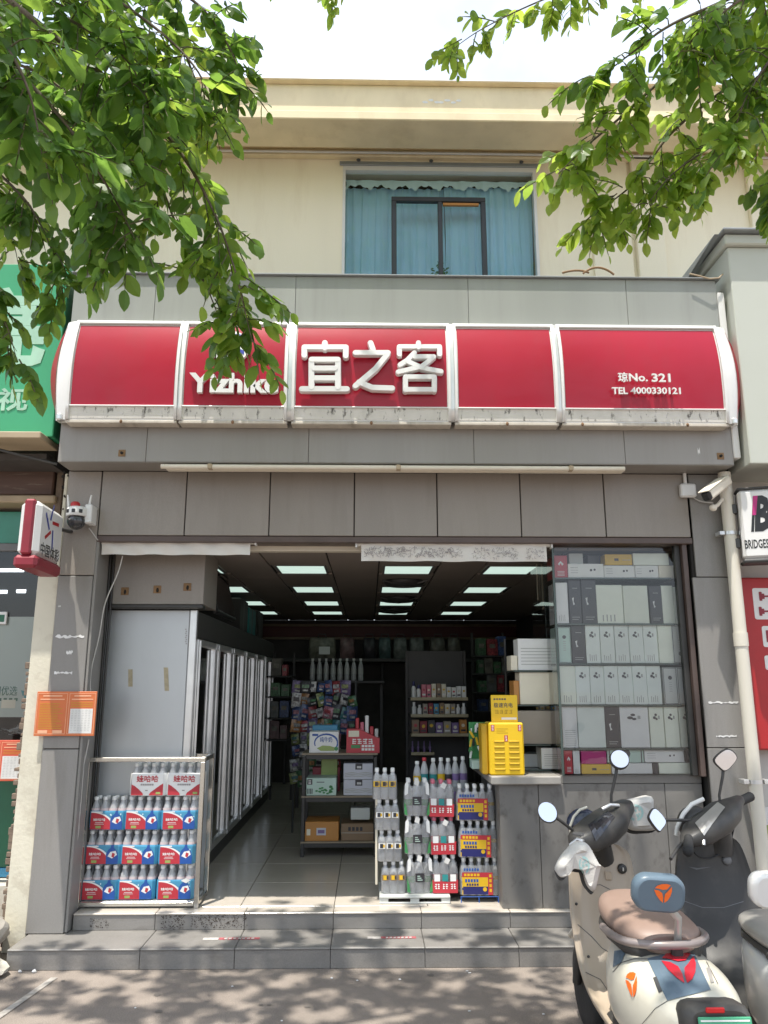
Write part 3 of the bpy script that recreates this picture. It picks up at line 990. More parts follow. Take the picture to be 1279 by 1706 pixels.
# small plant behind the casement, sitting on the ledge
pt = thing('potted_plant', 'small leafy plant behind the black casement of the upper window', 'plant', (at(728, 455, UY + .1).x, UY + .09, 5.1))
bx_ = at(728, 455, UY + .09)
MB().lathe([(.05, -.22), (.07, -.05), (.075, -.04)], (bx_.x, UY + .09, bx_.z - .06), 10).build('pot', 'sign_white', pt)
mb = MB()
for k in range(46):
    a, r_ = random.random() * 6.28, random.random()
    c = Vector((bx_.x + .02 + .13 * (random.random() - .4), UY + .09 + .03 * math.sin(a), bx_.z - .06 + .15 * random.random() ** 1.2))
    d = Vector((random.uniform(-1, 1), random.uniform(-.5, .5), random.uniform(-.2, 1))).normalized() * .035
    s_ = d.cross(Vector((0, 1, 0))).normalized() * .009
    mb.poly([c, c + d * .5 + s_, c + d, c + d * .5 - s_])
mb.build('foliage', 'plant_green', pt)

# ================================================================ SIGNBOARD
sg = thing('signboard', 'long red lightbox shop sign with white raised characters on the fascia', 'shop sign', (0.2, 4.95, 3.37))
S_B, S_T = at(640, 700, 4.98).z, at(640, 537, 5.04).z
def sgp(t):
    """profile of the bulging face: t 0 bottom .. 1 top -> (y, z)"""
    return 4.978 + .075 * max(0, (t - .45) / .55) ** 1.9 + .016 * max(0, (.35 - t) / .35) ** 1.5, S_B + (S_T - S_B) * t
def arc(t0, t1, off, n=8):
    return [(sgp(t0 + (t1 - t0) * k / n)[0] + off, sgp(t0 + (t1 - t0) * k / n)[1]) for k in range(n + 1)]
def face(mb, x0, x1, t0, t1, off, m, n=8):
    A = arc(t0, t1, off, n)
    mb.loft([[(x0, y, z) for y, z in A], [(x1, y, z) for y, z in A]], m, cap=False, closed=False)
def slab(mb, x0, x1, t0, t1, o0, o1, m, n=8):
    A = arc(t0, t1, o0, n) + arc(t0, t1, o1, n)[::-1]
    mb.xprism(A, x0, x1, m, True)
SY = 4.97
pn = [(113, 297), (300, 479), (486, 751), (757, 929), (934, 1209)]
px = [(at(a, 620, SY).x, at(b, 620, SY).x) for a, b in pn]
t_lo = (at(640, 677, 4.98).z - S_B) / (S_T - S_B)
panels = []
for i, (x0, x1) in enumerate(px):
    mb = MB()
    A = arc(0, 1, .012, 10)
    mb.xprism(A + [(FY - .003, S_T - .004), (FY - .003, S_B + .004)], x0, x1, 0)
    o = mb.build('sign_panel', 'sign_white', sg)
    if i == 4:
        o['label'] = 'red panel with registration and telephone lines'
    panels.append(o)
    ix0, ix1 = x0 + .028, x1 - .028
    mb = MB(); face(mb, ix0, ix1, t_lo, .945, .008, 0, 12); mb.build('red_face', 'sign_red', o)
    mb = MB(); face(mb, ix0 - .02, ix1 + .02, .012, t_lo - .008, .009, 0, 4); mb.build('lower_strip', 'sign_white_dirty', o)
    mb = MB()
    slab(mb, x0 + .001, x0 + .020, .0, 1, -.006, .011, 0)
    slab(mb, x1 - .020, x1 - .001, .0, 1, -.006, .011, 0)
    slab(mb, x0 + .021, x1 - .021, .962, 1, -.004, .011, 0, 2)
    slab(mb, x0 + .021, x1 - .021, t_lo - .012, t_lo, -.002, .011, 0, 2)
    mb.build('trim', 'sign_white', o)
    # bottom lip and the little drain screws under it
    mb = MB(); mb.cbox(x0 + .001, x1 - .001, 5.0, FY - .004, S_B - .024, S_B - .002, .004); mb.build('bottom_lip', 'sign_lip', o)
    mb = MB()
    for f in ((.5,) if i != 4 else (.12, .75)):
        mb.ell((x0 + (x1 - x0) * f, 4.998, S_B - .014), .010, .008, .014, n=8, k=5)
    mb.build('screw', 'rust', o)
# vertical joint covers between panels, end caps
for (a, b) in zip(px, px[1:]):
    mb = MB(); slab(mb, a[1] + .0005, b[0] - .0005, 0.0, 1, .004, .03, 0); mb.build('joint_cover', 'alu', sg)
for sgn, xe in ((-1, px[0][0]), (1, px[-1][1])):
    # each cap: white curved cheek, then a red lens-shaped end
    rings = []
    for k in range(5):
        f = k / 4
        A = arc(.0, 1, .012 + .025 * f * f, 10)
        xx = xe + sgn * (.002 + .075 * f)
        rings.append([(xx + sgn * .02 * math.sin(math.pi * t / 10) * f, y, z) for t, (y, z) in enumerate(A)])
    cap = MB().loft(rings, 0, cap=False, closed=False).build('end_cap', 'sign_white', sg)
    rings2 = []
    for k in range(4):
        f = k / 3
        A = arc(.05 + .03 * f, .95 - .03 * f, .030 + .07 * f, 10)
        rings2.append([(xe + sgn * (.070 + .022 * math.sin(math.pi * t / 10) + .022 * f + .045 * f * math.sin(math.pi * t / 10) ** .7 + .004), min(y, FY - .004), z) for t, (y, z) in enumerate(A)])
    MB().loft(rings2, 0, cap=False, closed=False).build('cap_face', 'sign_red', cap)
    mb = MB(); mb.xprism(arc(0, 1, .04, 8) + [(FY - .004, S_T - .004), (FY - .004, S_B + .004)], xe + sgn * .003, xe + sgn * .076); mb.build('cap_body', 'sign_white', cap)
    p = sgp(.03)
    MB().cbox(xe + sgn * .045 - .02, xe + sgn * .045 + .02, p[0] + .0, p[0] + .05, p[1] - .03, p[1] + .02, .01).build('cap_clip', 'alu', cap)
# big characters, built stroke by stroke
GY = 4.955
def hug(mb):
    """lean raised lettering back with the curved face"""
    y_ = sgp(.4)[0]
    mb.v = [(x, y + sgp(min(max((z - S_B) / (S_T - S_B), 0), 1))[0] - y_, z) for x, y, z in mb.v]
    return mb
def gl(u, v):
    p = at(u, v, GY)
    return p.x, p.z
def char(strokes, w):
    mb = MB()
    for s in strokes:
        stroke(mb, [gl(*q) for q in s], w, GY - .028, .045)
    return hug(mb).build('raised_character', 'sign_white', panels[2])
char([[(541, 571), (541, 581)], [(507, 594), (507, 579), (576, 579), (576, 595)],
      [(519, 604), (519, 647)], [(563, 604), (563, 647)], [(519, 601), (563, 601)], [(524, 616), (558, 616)], [(524, 632), (558, 632)], [(503, 650), (578, 650)]], .043)
char([[(617, 571), (621, 583)], [(592, 589), (646, 589)], [(645, 592), (625, 617), (592, 645)], [(598, 639), (620, 648), (653, 649)]], .043)
char([[(697, 571), (697, 580)], [(665, 592), (665, 578), (732, 578), (732, 592)], [(690, 589), (678, 602), (666, 610)], [(690, 596), (722, 596)], [(720, 598), (702, 613), (663, 622)],
      [(678, 604), (702, 615), (734, 621)], [(675, 630), (723, 630)], [(675, 632), (675, 652)], [(723, 632), (723, 652)], [(675, 651), (723, 651)]], .038)
# emblem and Latin name on the second panel
q = [gl(383, 577)]
ecx, ecz = q[0]
er = abs(gl(415, 577)[0] - ecx)
mb = MB()
mb.prism(disc(ecx, ecz, er, er * .98, 28), GY - .012, GY + .02, 0)
hug(mb).build('emblem', 'sign_white', panels[1])
mb = MB()
for k, (zz, th) in enumerate(((.52, .2), (.08, .22), (-.38, .22))):
    pts = []
    n = 12
    for i in range(n + 1):
        s_ = -1 + 2 * i / n
        pts.append((s_, zz + .18 * math.sin(s_ * 3.1 + .5)))
    up_ = [(x * .9, z + th / 2) for x, z in pts]
    dn_ = [(x * .9, z - th / 2) for x, z in pts]
    for i in range(n):
        quad = [dn_[i], dn_[i + 1], up_[i + 1], up_[i]]
        if all(x * x + z * z < .92 for x, z in quad):
            mb.flat([(ecx + x * er, ecz + z * er) for x, z in quad], GY - .014)
mb.flat([(ecx + x * er, ecz + z * er) for x, z in ((-.62, .38), (-.2, -.05), (.3, .35), (.1, .75), (-.3, .7))], GY - .0145)
hug(mb).build('emblem_stripes', 'sign_blue', panels[1])
x0, z1 = gl(316, 622); x1, z0 = gl(464, 656)
text_mb('Yizhike', x0, x1, z0, z1, GY - .014, bold=.035, depth=.034, res=3).build('raised_lettering', 'sign_white', panels[1])
# registration and telephone lines on the last panel
for body, u0, v0, u1, v1, bd in (('琼', 1029, 621, 1045, 637, .018), ('No.', 1047, 623, 1078, 636, .02), ('321', 1085, 623, 1116, 637, .022), ('TEL', 1019, 646, 1045, 657, .02), ('4000330121', 1050, 646, 1133, 657, .02)):
    x0, x1, z0, z1 = rect(u0, v0, u1, v1, GY)
    text_mb(body, x0, x1, z0, z1, GY - .010, bold=bd, depth=.012, res=2).build('lettering', 'sign_white', panels[4])
# batten lamp under the fascia
x0, x1, z0, z1 = rect(270, 776, 1046, 788, 5.06)
lamp = thing('batten_lamp', 'long unlit ivory batten lamp under the grey fascia', 'lamp', ((x0 + x1) / 2, 5.14, TOPZ))
MB().cbox(x0, x1, 5.125, 5.185, TOPZ - .046, TOPZ - .0015, .012).build('housing', 'ivory', lamp)
MB().tube([(x0 - .02, 5.10, TOPZ - .03), (x1 - .01, 5.10, TOPZ - .03)], .017, 10).build('tube', 'ivory', lamp)
for xx in (x0 + .3, (x0 + x1) / 2, x1 - .4):
    MB().cbox(xx, xx + .03, 5.076, 5.126, TOPZ - .048, TOPZ - .012, .004).build('clip', 'beige_metal', lamp)
# loose cables on the roof of the fascia
for i, (pts, lb) in enumerate((([(940, 459), (965, 455), (985, 459)], 'short loop of brown cable on the fascia top, left of two'), ([(975, 460), (1000, 450), (1027, 462)], 'longer loop of brown cable on the fascia top, right of two'))):
    P = [at(u, v, 5.0 + .05) for u, v in pts]
    P = [Vector((p.x, 5.10, p.z + .05)) for p in P]
    a, b, c = P
    path = [a * (1 - t) ** 2 + (2 * b - (a + c) / 2) * 2 * t * (1 - t) + c * t * t for t in [k / 10 for k in range(11)]]
    tag(MB().tube(path, .008, 6).build('cable', 'rust_brown'), lb, 'cable')
P = [Vector((2.33, 5.06, 4.575)), Vector((2.40, 5.055, 4.555)), Vector((2.47, 5.05, 4.53)), Vector((2.54, 5.055, 4.54)), Vector((2.58, 5.07, 4.58))]
tag(MB().tube(P, .006, 6).build('cable', 'beige_metal'), 'pale cable drooping over the right corner of the fascia', 'cable')
# ---- roller blinds over the opening
def blind(label, u0, v0, u1, v1, vmid, printed):
    Y = WY + .06
    x0, x1, z0, z1 = rect(u0, v0, u1, v1, Y)
    zm = at(640, vmid, Y).z
    t = thing('roller_blind', label, 'roller blind', ((x0 + x1) / 2, Y, z1))
    MB().tube([(x0 - .01, Y, (z1 + zm) / 2), (x1 + .01, Y, (z1 + zm) / 2)], (z1 - zm) / 2, 14).build('roll', 'blind_pvc', t)
    n = 60
    rows = []
    for z in (zm + .012, (zm + z0) / 2, z0):
        rows.append([(x0 + .02 + (x1 - x0 - .04) * i / n, Y - .018 + .006 * math.sin(i * .5 + z * 40), z + (.0025 * math.sin(i * .37) if z == z0 else 0)) for i in range(n + 1)])
    s_ = MB().loft(rows, 0, cap=False, closed=False).build('hanging_edge', 'blind_pvc', t)
    for xx in (x0 - .022, x1 + .012):
        MB().cbox(xx, xx + .012, Y - .03, Y + .03, zm - .01, z1 + .012, .003).build('bracket', 'white_metal', t)
    if printed:
        mb = MB()
        for k in range(520):
            s = random.random()
            gap = .55 < s < .60 or .86 < s < .9
            if gap: continue
            xx = x0 + .04 + (x1 - x0 - .08) * s
            zz = zm - .01 - (zm - z0 - .02) * random.random() * (.75 if s < .55 else .9)
            r_ = random.uniform(.003, .009) * (1.3 if s < .5 else 1)
            a = random.random() * 3.14
            i = (xx - x0 - .02) / (x1 - x0 - .04) * n
            yy = Y - .0265 - .0003 * (k % 6) + .006 * math.sin(i * .5 + zz * 40)
            mb.flat([(xx + r_ * (math.cos(a) * q[0] - math.sin(a) * q[1]), zz + r_ * (math.sin(a) * q[0] + math.cos(a) * q[1])) for q in ((-1, -.3), (0, -.12), (1, -.28), (1, .3), (.1, .1), (-1, .25))], yy)
        mb.build('printed_pattern', 'print_grey', s_)
    return t
blind('plain rolled white plastic blind at the left of the entrance', 166, 899, 422, 925, 908, False)
blind('rolled white plastic blind with grey printed pattern at the right', 597, 902, 914, 936, 911, True)

# ================================================================ THINGS ON THE SHOP FRONT
# lottery lightbox: a flat box hung at right angles to the wall, its printed face turned to the street and right
lt = thing('lottery_sign', 'white lightbox with red edge and small dark and red star mark, left of the entrance', 'sign', (-2.2, 5.0, 2.6))
# corners of the printed face measured at near edge (left) and far edge (right)
nz0, nz1 = at(66, 935, 4.78).z, at(66, 840, 4.78).z
nx, ny = at(64, 890, 4.78).x, 4.78
fx, fy = at(104, 900, 5.22).x, 5.22
ln = math.hypot(fx - nx, fy - ny)
lz0, lz1 = at(64, 938, 4.78).z, at(64, 832, 4.78).z
LM = Matrix.Translation((nx, ny, lz0)) @ Matrix.Rotation(math.atan2(fy - ny, fx - nx), 4, 'Z')   # local x along the face, -y = out of the face
lh = lz1 - lz0
mb = MB(); mb.cbox(0.0, ln, .0, .13, .05, lh - .005, .03); mb.xf(LM).build('light_box', 'sign_white', lt)
mb = MB(); mb.cbox(-.012, ln + .004, -.008, .138, -.03, .052, .02); mb.cbox(-.014, .03, .035, .1, .053, lh + .002, .012); mb.xf(LM).build('red_edge', 'maroon', lt)
mb = MB()
sx_, sz_ = ln * .5, lh * .70
for a, b, m in (((.00, .17), (-.05, .03), 0), ((-.16, .07), (-.06, -.05), 0), ((.0, .02), (.15, .03), 1), ((-.14, -.13), (-.02, -.06), 1), ((.02, -.04), (.04, -.19), 0)):
    A, B = Vector((sx_ + a[0] * .8, 0, sz_ + a[1] * .8)), Vector((sx_ + b[0] * .8, 0, sz_ + b[1] * .8))
    d = (B - A).normalized(); n_ = Vector((-d.z, 0, d.x)) * .011
    mb.flat([(p.x, p.z) for p in (A + n_, B + n_, B - n_, A - n_)], -.0015, m)
mb.xf(LM).build('star_mark', ['sign_blue', 'red_paint'], lt)
text_mb('中国体彩', ln * .12, ln * .90, lh * .15, lh * .36, -.0015, bold=.016).xf(LM).build('lettering', 'black_plastic', lt)
MB().tube([Vector((fx - .05, fy - .02, lz1 - .1)), Vector((fx + .03, WY + .05, lz1 - .1))], .014, 8).build('bracket', 'dark_grey', lt)

# dome camera with two aerials
p = at(128, 860, 5.22)
dc = thing('security_camera', 'white dome security camera with two aerials and black globe, left of the entrance', 'security camera', (p.x, 5.22, p.z))
c = p
MB().lathe([(.066, -.005), (.072, .0), (.070, .05), (.055, .062), (.02, .066)], (c.x, c.y, c.z), 24).build('housing', 'sign_white', dc)
MB().ell((c.x, c.y, c.z - .035), .062, .062, .060, n=22, k=12).build('lens_globe', 'sc_dash', dc)
mb = MB()
for k in (-1, 0, 1):
    a = R(-90 + 38 * k)
    x, y = c.x + .0725 * math.cos(a), c.y + .0725 * math.sin(a)
    mb.merge(MB().cbox(-.012, .012, -.003, .003, -.013, .013, .003).xf(Matrix.Translation((x, y, c.z + .025)) @ Matrix.Rotation(a + R(90), 4, 'Z')))
mb.build('led_window', 'black_plastic', dc)
MB().lathe([(.03, 0), (.032, .02), (.02, .032)], (c.x - .01, c.y - .02, c.z + .064), 14).build('beacon', 'red_paint', dc)
for s, tip in ((-1, -.022), (1, .018)):
    MB().tube([(c.x + s * .062, c.y + .02, c.z + .03), (c.x + s * .062 + tip * .5, c.y + .02, c.z + .09), (c.x + s * .062 + tip, c.y + .02, c.z + .155)], [.009, .009, .006], 8).build('aerial', 'sign_white', dc)
MB().cbox(c.x + .05, c.x + .10, c.y - .01, WY - .002, c.z - .05, c.z + .085, .008).build('mount', 'sign_white', dc)
tag(MB().tube([at(148, 880, WY - .006), at(152, 885, WY - .008), at(160, 896, WY - .006), at(163, 900, WY - .006)], .004, 6).build('cable', 'cord'), 'thin white cable from the dome camera to the blind', 'cable')

# white cords running down beside the left pillar
def cord(pts, lb, r=.0045, m='cord', Y0=5.36):
    P = [at(u, v, y if y else Y0) for u, v, y in pts]
    n = []
    for i in range(len(P) - 1):
        p0, p1, p2, p3 = P[max(i - 1, 0)], P[i], P[i + 1], P[min(i + 2, len(P) - 1)]
        for k in range(6):
            t = k / 6
            n.append(.5 * ((2 * p1) + (p2 - p0) * t + (2 * p0 - 5 * p1 + 4 * p2 - p3) * t * t + (3 * p1 - p0 - 3 * p2 + p3) * t ** 3))
    n.append(P[-1])
    return tag(MB().tube(n, r, 6).build('cord', m), lb, 'cord')
cord([(204, 926, 5.42), (196, 955, 5.42), (175, 1005, 5.42), (165, 1060, 5.42), (152, 1115, 5.4), (150, 1155, 5.4)], 'loose pale cord hanging in a curve in front of the grey fridge side')
cord([(162, 905, 5.40), (157, 1000, 5.40), (150, 1090, 5.40), (143, 1200, 5.40), (138, 1290, 5.40), (131, 1370, 5.40), (122, 1440, 5.40), (113, 1515, 5.43)], 'straight pale cord running the full height beside the left pillar')
cord([(148, 1232, 5.40), (140, 1270, 5.40), (132, 1300, 5.40), (128, 1345, 5.40), (131, 1380, 5.40), (121, 1440, 5.40), (118, 1480, 5.40), (120, 1515, 5.43)], 'wavy pale cord with a slack bend below the orange notice')

# junction box and its conduit, upper right
p = at(1143, 819, WY)
jb = thing('junction_box', 'small white junction box on the right pillar under the fascia', 'junction box', (p.x, WY, p.z))
MB().cbox(p.x - .056, p.x + .056, WY - .05, WY - .001, p.z - .05, p.z + .05, .01).build('box', 'sign_white', jb)
MB().tube([(p.x - .01, WY - .02, p.z + .05), (p.x - .01, WY - .02, TOPZ - .002)], .013, 8).build('conduit', 'sign_white', jb)
cord([(1156, 830, WY - .012), (1170, 836, WY - .02), (1188, 838, WY - .02)], 'short white lead between junction box and bullet camera', .0045)
# rain pipe
pp = thing('rain_pipe', 'tall cream plastic rain pipe at the right edge of the shop', 'pipe', (2.56, 5.2, 0))
PX = [at(1208, 800, 5.24), at(1228, 1010, 5.24), at(1246, 1200, 5.24), at(1262, 1340, 5.24)]
PXx = [2.545 - .02 + .0 * k for k in range(4)]
path = [Vector((2.53, 5.25, 3.12)), Vector((2.53, 5.25, 2.9)), Vector((2.53, 5.25, 1.5)), Vector((2.53, 5.25, .05))]
MB().tube(path, .043, 18).build('pipe', 'pipe_pvc', pp)
MB().tube([Vector((2.53, 5.25, 1.9)), Vector((2.53, 5.25, 1.99))], .048, 18).build('pipe_joint', 'pipe_pvc', pp)
for v in (889, 1302):
    z = at(1220, v, 5.25).z
    k = MB().tube([Vector((2.53, 5.25, z - .012)), Vector((2.53, 5.25, z + .012))], .047, 18)
    k.cbox(2.53 - .085, 2.53 - .05, 5.22, 5.30, z - .014, z + .014, .003)
    k.cbox(2.53 + .05, 2.53 + .08, 5.22, 5.30, z - .014, z + .014, .003)
    k.build('pipe_clip', 'alu', pp)
# bullet camera beside the pipe
p = at(1192, 818, 5.12)
bc = thing('security_camera', 'cream bullet security camera with black lens beside the rain pipe', 'security camera', (p.x, 5.12, p.z))
d0, d1 = at(1176, 828, 5.04), at(1212, 800, 5.20)
dv = (d1 - d0).normalized()
Q = dv.to_track_quat('Y', 'Z').to_matrix().to_4x4()
L_ = (d1 - d0).length
BM = Matrix.Translation(d0) @ Q
MB().cbox(-.036, .036, .004, L_, -.034, .040, .016).xf(BM).build('housing', 'ivory', bc)
MB().cbox(-.034, .034, -.006, .045, -.032, .036, .014).xf(BM).build('lens_face', 'black_plastic', bc)
MB().cbox(-.041, .041, -.012, L_ * .8, .038, .047, .004).xf(BM).build('sun_shield', 'ivory', bc)
q0, q1 = at(1188, 846, 5.14), at(1203, 832, 5.20)
MB().tube([q0, (q0 + q1) / 2 + Vector((0, 0, -.01)), q1], .013, 8).ell(tuple(q0), .028, .02, .024, n=10, k=6).build('mount', 'ivory', bc)

# orange licence notices
def notice(label, u0, v0, u1, v1, Y, halves, m):
    x0, x1, z0, z1 = rect(u0, v0, u1, v1, Y)
    t = thing('notice_board', label, 'notice', ((x0 + x1) / 2, Y, z0))
    MB().cbox(x0, x1, Y - .012, Y - .002, z0, z1, .002).build('board', m, t)
    y = Y - .0135
    mb = MB()
    w, h = x1 - x0, z1 - z0
    for a, b, kind in halves:
        A, B = x0 + w * a, x0 + w * b
        ww = B - A
        for e in ((A + .006, A + .009, z0 + .012, z1 - .012), (B - .009, B - .006, z0 + .012, z1 - .012), (A + .009, B - .009, z1 - .015, z1 - .012), (A + .009, B - .009, z0 + .012, z0 + .015)):
            mb.frect(*e, y, 0)
        mb.frect(A + ww * .2, A + ww * .8, z1 - h * .115, z1 - h * .085, y, 0)
        mb.frect(A + ww * .12, A + ww * .88, z1 - h * .19, z1 - h * .165, y, 0)
        if kind == 'text':
            for k in range(16):
                zz = z1 - h * (.27 + .037 * k)
                mb.frect(A + ww * .12, A + ww * (.12 + random.uniform(.55, .76)), zz - h * .010, zz, y, 1)
            mb.frect(A + ww * .12, A + ww * .42, z0 + h * .06, z0 + h * .13, y, 0)
            mb.frect(A + ww * .58, A + ww * .88, z0 + h * .06, z0 + h * .13, y, 0)
        else:
            for k in range(3):
                zz = z1 - h * (.25 + .04 * k)
                mb.frect(A + ww * .10, A + ww * .88, zz - h * .010, zz, y, 1)
            mb.frect(A + ww * .10, A + ww * .90, z0 + h * .06, z1 - h * .39, y, 2)
            for k in range(13):
                zz = z1 - h * (.42 + .038 * k)
                for c_ in range(6):
                    aa = A + ww * (.15 + .12 * c_)
                    mb.frect(aa, aa + ww * random.uniform(.05, .09), zz - h * .007, zz, y - .0008, 3)
    mb.build('print', ['orange_text', 'yellow_dark', 'paper_white', 'print_soft'], t)
notice('orange printed notice in two halves on the left pillar', 60, 1152, 160, 1226, WY - .012, ((.0, .53, 'text'), (.53, 1., 'table')), 'orange_card')
notice('orange-red printed notice cut by the left edge, below the frosted window', -54, 1233, 48, 1301, 5.45, ((.0, .53, 'text'), (.53, 1., 'table')), 'orange_red_card')

# ================================================================ LEFT NEIGHBOUR
ln_ = thing('neighbour_shop', 'neighbouring shop at the left edge with dark window and green lower panel', 'building', (-3.4, 5.6, 0))
LX1 = -2.275
# cream rough pier between the shops
x0p, x1p = at(78, 1000, 5.36).x, PX0 - .003
tagp = MB().cbox(-2.30, PX0 - .003, 5.35, 5.7, .0, at(90, 960, 5.36).z, .006).build('pier', 'plaster_old', ln_)
MB().cbox(-2.18, PX0 - .003, 5.352, 5.7, at(90, 960, 5.36).z + .002, 3.12, .006).build('pier_top', 'plaster_old', ln_)
mb = MB()
for k in range(24):
    p = at(random.uniform(104, 117), random.choice([random.uniform(786, 850), random.uniform(1060, 1070)]), 5.35)
    r_ = random.uniform(.003, .009)
    mb.flat([(p.x + e[0] * random.uniform(.6, 1.3), p.z + e[1]) for e in disc(0, 0, r_, r_ * 1.4, 7)], 5.3485 - .0002 * (k % 4))
tag(mb.build('chips', 'dark_gap', ln_), kind='stuff')
mb = MB()
for k in range(40):   # ragged broken edge down the left of the pier
    z = 1.75 - k * .044
    mb.cbox(-2.305 - random.uniform(.0, .03), -2.295, 5.352 + .0005 * (k % 3), 5.42, z, z + random.uniform(.02, .05), .004)
tag(mb.build('broken_edge', 'plaster_dark', ln_), kind='stuff')
WN = 5.75
MB().box(-5.5, -2.30, WN + .5, 6.2, 0, 3.2).build('back_wall', 'dark_gap', ln_)
MB().box(-5.5, -2.30, 5.3, WN + .49, 3.20, 3.25).build('ceiling', 'wall_int', ln_)
zz = lambda v, Y: at(30, v, Y).z
# green fascia sign
gs = thing('shop_sign', 'green fascia sign with pale lettering at the left edge', 'shop sign', (-2.8, 5.0, 3.3))
gz0, gz1 = at(40, 727, 5.12).z, at(40, 440, 5.12).z
gx1 = -2.195
MB().cbox(-5.0, gx1, 5.12, 5.3, gz0, gz1, .006).build('panel', 'green_sign', gs)
def gsr(u0, v0, u1, v1): return rect(u0, v0, u1, v1, 5.11)
x0, x1, z0, z1 = gsr(-75, 478, 78, 612)
text_mb('亮', x0, x1, z0, z1, 5.115, bold=.03, depth=.006).build('lettering', 'sign_pale', gs)
x0, x1, z0, z1 = gsr(-6, 646, 46, 684)
text_mb('视', x0, x1, z0, z1, 5.115, bold=.022, depth=.006).build('lettering', 'sign_pale', gs)
x0, x1, z0, z1 = gsr(-64, 646, -12, 684)
text_mb('明', x0, x1, z0, z1, 5.115, bold=.022, depth=.006).build('lettering', 'sign_pale', gs)
MB().cbox(-5.0, gx1 - .03, 5.0, 5.3, gz0 - .05, gz0 - .003, .006).build('lower_edge', 'beige_metal', gs)
MB().tube([(-2.75, 5.05, gz0 - .06), (-2.2, 5.25, gz0 - .16)], .01, 6).build('strut', 'dark_grey', gs)
# shutter box and the green transom
rz0, rz1 = at(40, 838, 5.6).z, at(40, 768, 5.6).z
MB().cbox(-5.2, -2.36, 5.60, 5.95, rz0 + .06, rz1 + .3, .01).build('shutter_box', 'brown_metal', ln_)
MB().cbox(-5.2, -2.33, 5.58, 5.9, rz0, rz0 + .058, .01).build('shutter_rail', 'beige_metal', ln_)
MB().box(-2.345, -2.302, 5.62, 5.95, 0.3, 3.2).build('door_jamb', 'plaster_dark', ln_)
tz0, tz1 = at(40, 905, WN).z, at(40, 852, WN).z
tr_ = MB().cbox(-5.2, -2.36, WN + .01, WN + .03, tz0, tz1, .003).build('transom', 'green_teal', ln_)
MB().cbox(-5.2, -2.36, WN - .01, WN + .03, tz0 - .06, tz0 - .002, .004).build('transom_bar', 'mid_grey', ln_)
# shop window: tube reflections built as glowing bars, frosted film, green base
wz0, wz1 = at(40, 1300, WN).z, tz0 - .062
pz0, pz1 = at(30, 1195, WN).z, at(30, 1027, WN).z
MB().frect(-5.2, -2.36, wz0, wz1, WN + .02).build('pane', 'glass', ln_)
fl = MB().frect(-5.2, at(75, 1100, WN).x, pz0, pz1, WN + .028).build('frosted_film', 'frost_film', ln_)
MB().cbox(-5.2, -2.36, WN - .02, WN + .04, .42, wz0 - .002, .004).build('base_panel', 'green_dark', ln_)
MB().cbox(-5.2, -2.36, WN - .03, WN + .05, .36, .418, .004).build('base_strip', 'pk_sky', ln_)
MB().cbox(-5.2, -2.30, 5.55, 6.2, .0, .355, .01).build('doorstep', 'stone_pale', ln_)
x0, x1, z0, z1 = rect(-14, 1143, 26, 1159, WN)
text_mb('团优选', x0, x1, z0, z1, WN + .0265, bold=.01).build('lettering', 'green_dark', fl)
mb = MB()
for k in range(4):
    q0, q1 = at(-6 + 9 * k, 1163, WN), at(-1 + 9 * k, 1168, WN)
    mb.frect(q0.x, q1.x, q1.z, q0.z, WN + .0265)
q0, q1 = at(-15, 1170, WN), at(20, 1182, WN)
mb.build('lettering', 'green_dark', fl)
mb = MB()
for (u, v, a, b) in ((32, 1150, 9, 7), (40, 1146, 6, 8), (36, 1158, 8, 5), (47, 1152, 4, 5), (34, 1170, 3, 8), (42, 1172, 9, 2), (40, 1180, 5, 3), (50, 1176, 3, 4)):
    p, q = at(u, v, WN), at(u + a, v + b, WN)
    mb.flat([(p.x, p.z), (q.x, p.z - .008), (q.x + .012, q.z), (p.x + .015, q.z - .01)], WN + .0265 - .0003 * (v % 5))
mb.build('teal_graphic', 'teal_print', fl)
p, q = at(0, 1166, WN), at(22, 1180, WN)
MB().frect(p.x, q.x, q.z, p.z, WN + .0262).build('small_print', 'pk_cream', fl)
p, q = at(-6, 1019, WN - .01), at(9, 1040, WN - .01)
fr_ = MB().cbox(p.x, q.x, WN - .005, WN + .015, q.z, p.z, .004).build('sticker', 'sign_white', ln_)
p, q = at(-6, 1024, WN - .01), at(6, 1036, WN - .01)
MB().frect(p.x, q.x, q.z, p.z, WN - .0065).build('sticker_centre', 'green_dark', ln_)
tb = MB()
for u, v, w in ((0, 950, 40), (-10, 986, 22), (28, 985, 15), (62, 985, 12)):  # reflections of tube lights in the window, added as glowing bars behind it
    p = at(u, v, 6.2); q = at(u + w, v, 6.2)
    t = tag(MB().tube([p, q], .014, 8).build('tube_reflection', 'reflection_glow'), {950: 'upper tube light reflection, built as a glowing bar, in the left neighbour window', 986: 'lower tube light reflection, built as a glowing bar, left edge of the neighbour window'}.get(v, 'short tube reflection built as a glowing bar, left of two in the neighbour window' if u == 28 else 'short tube reflection built as a glowing bar, right of two in the neighbour window'), 'lamp')
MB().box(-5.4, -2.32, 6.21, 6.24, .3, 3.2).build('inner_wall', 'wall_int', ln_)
# crumpled clear bag behind the glass
mb = MB()
for k in range(26):
    c = at(random.uniform(0, 55), random.uniform(1213, 1224), WN + .1)
    a, b = [Vector((random.uniform(-.09, .09), random.uniform(-.05, .05), random.uniform(-.02, .03))) for _ in (0, 1)]
    mb.poly([c, c + a, c + b])
tag(mb.build('plastic_bag', 'print_soft'), 'crumpled grey plastic bag behind the glass under the frosted film', 'bag')
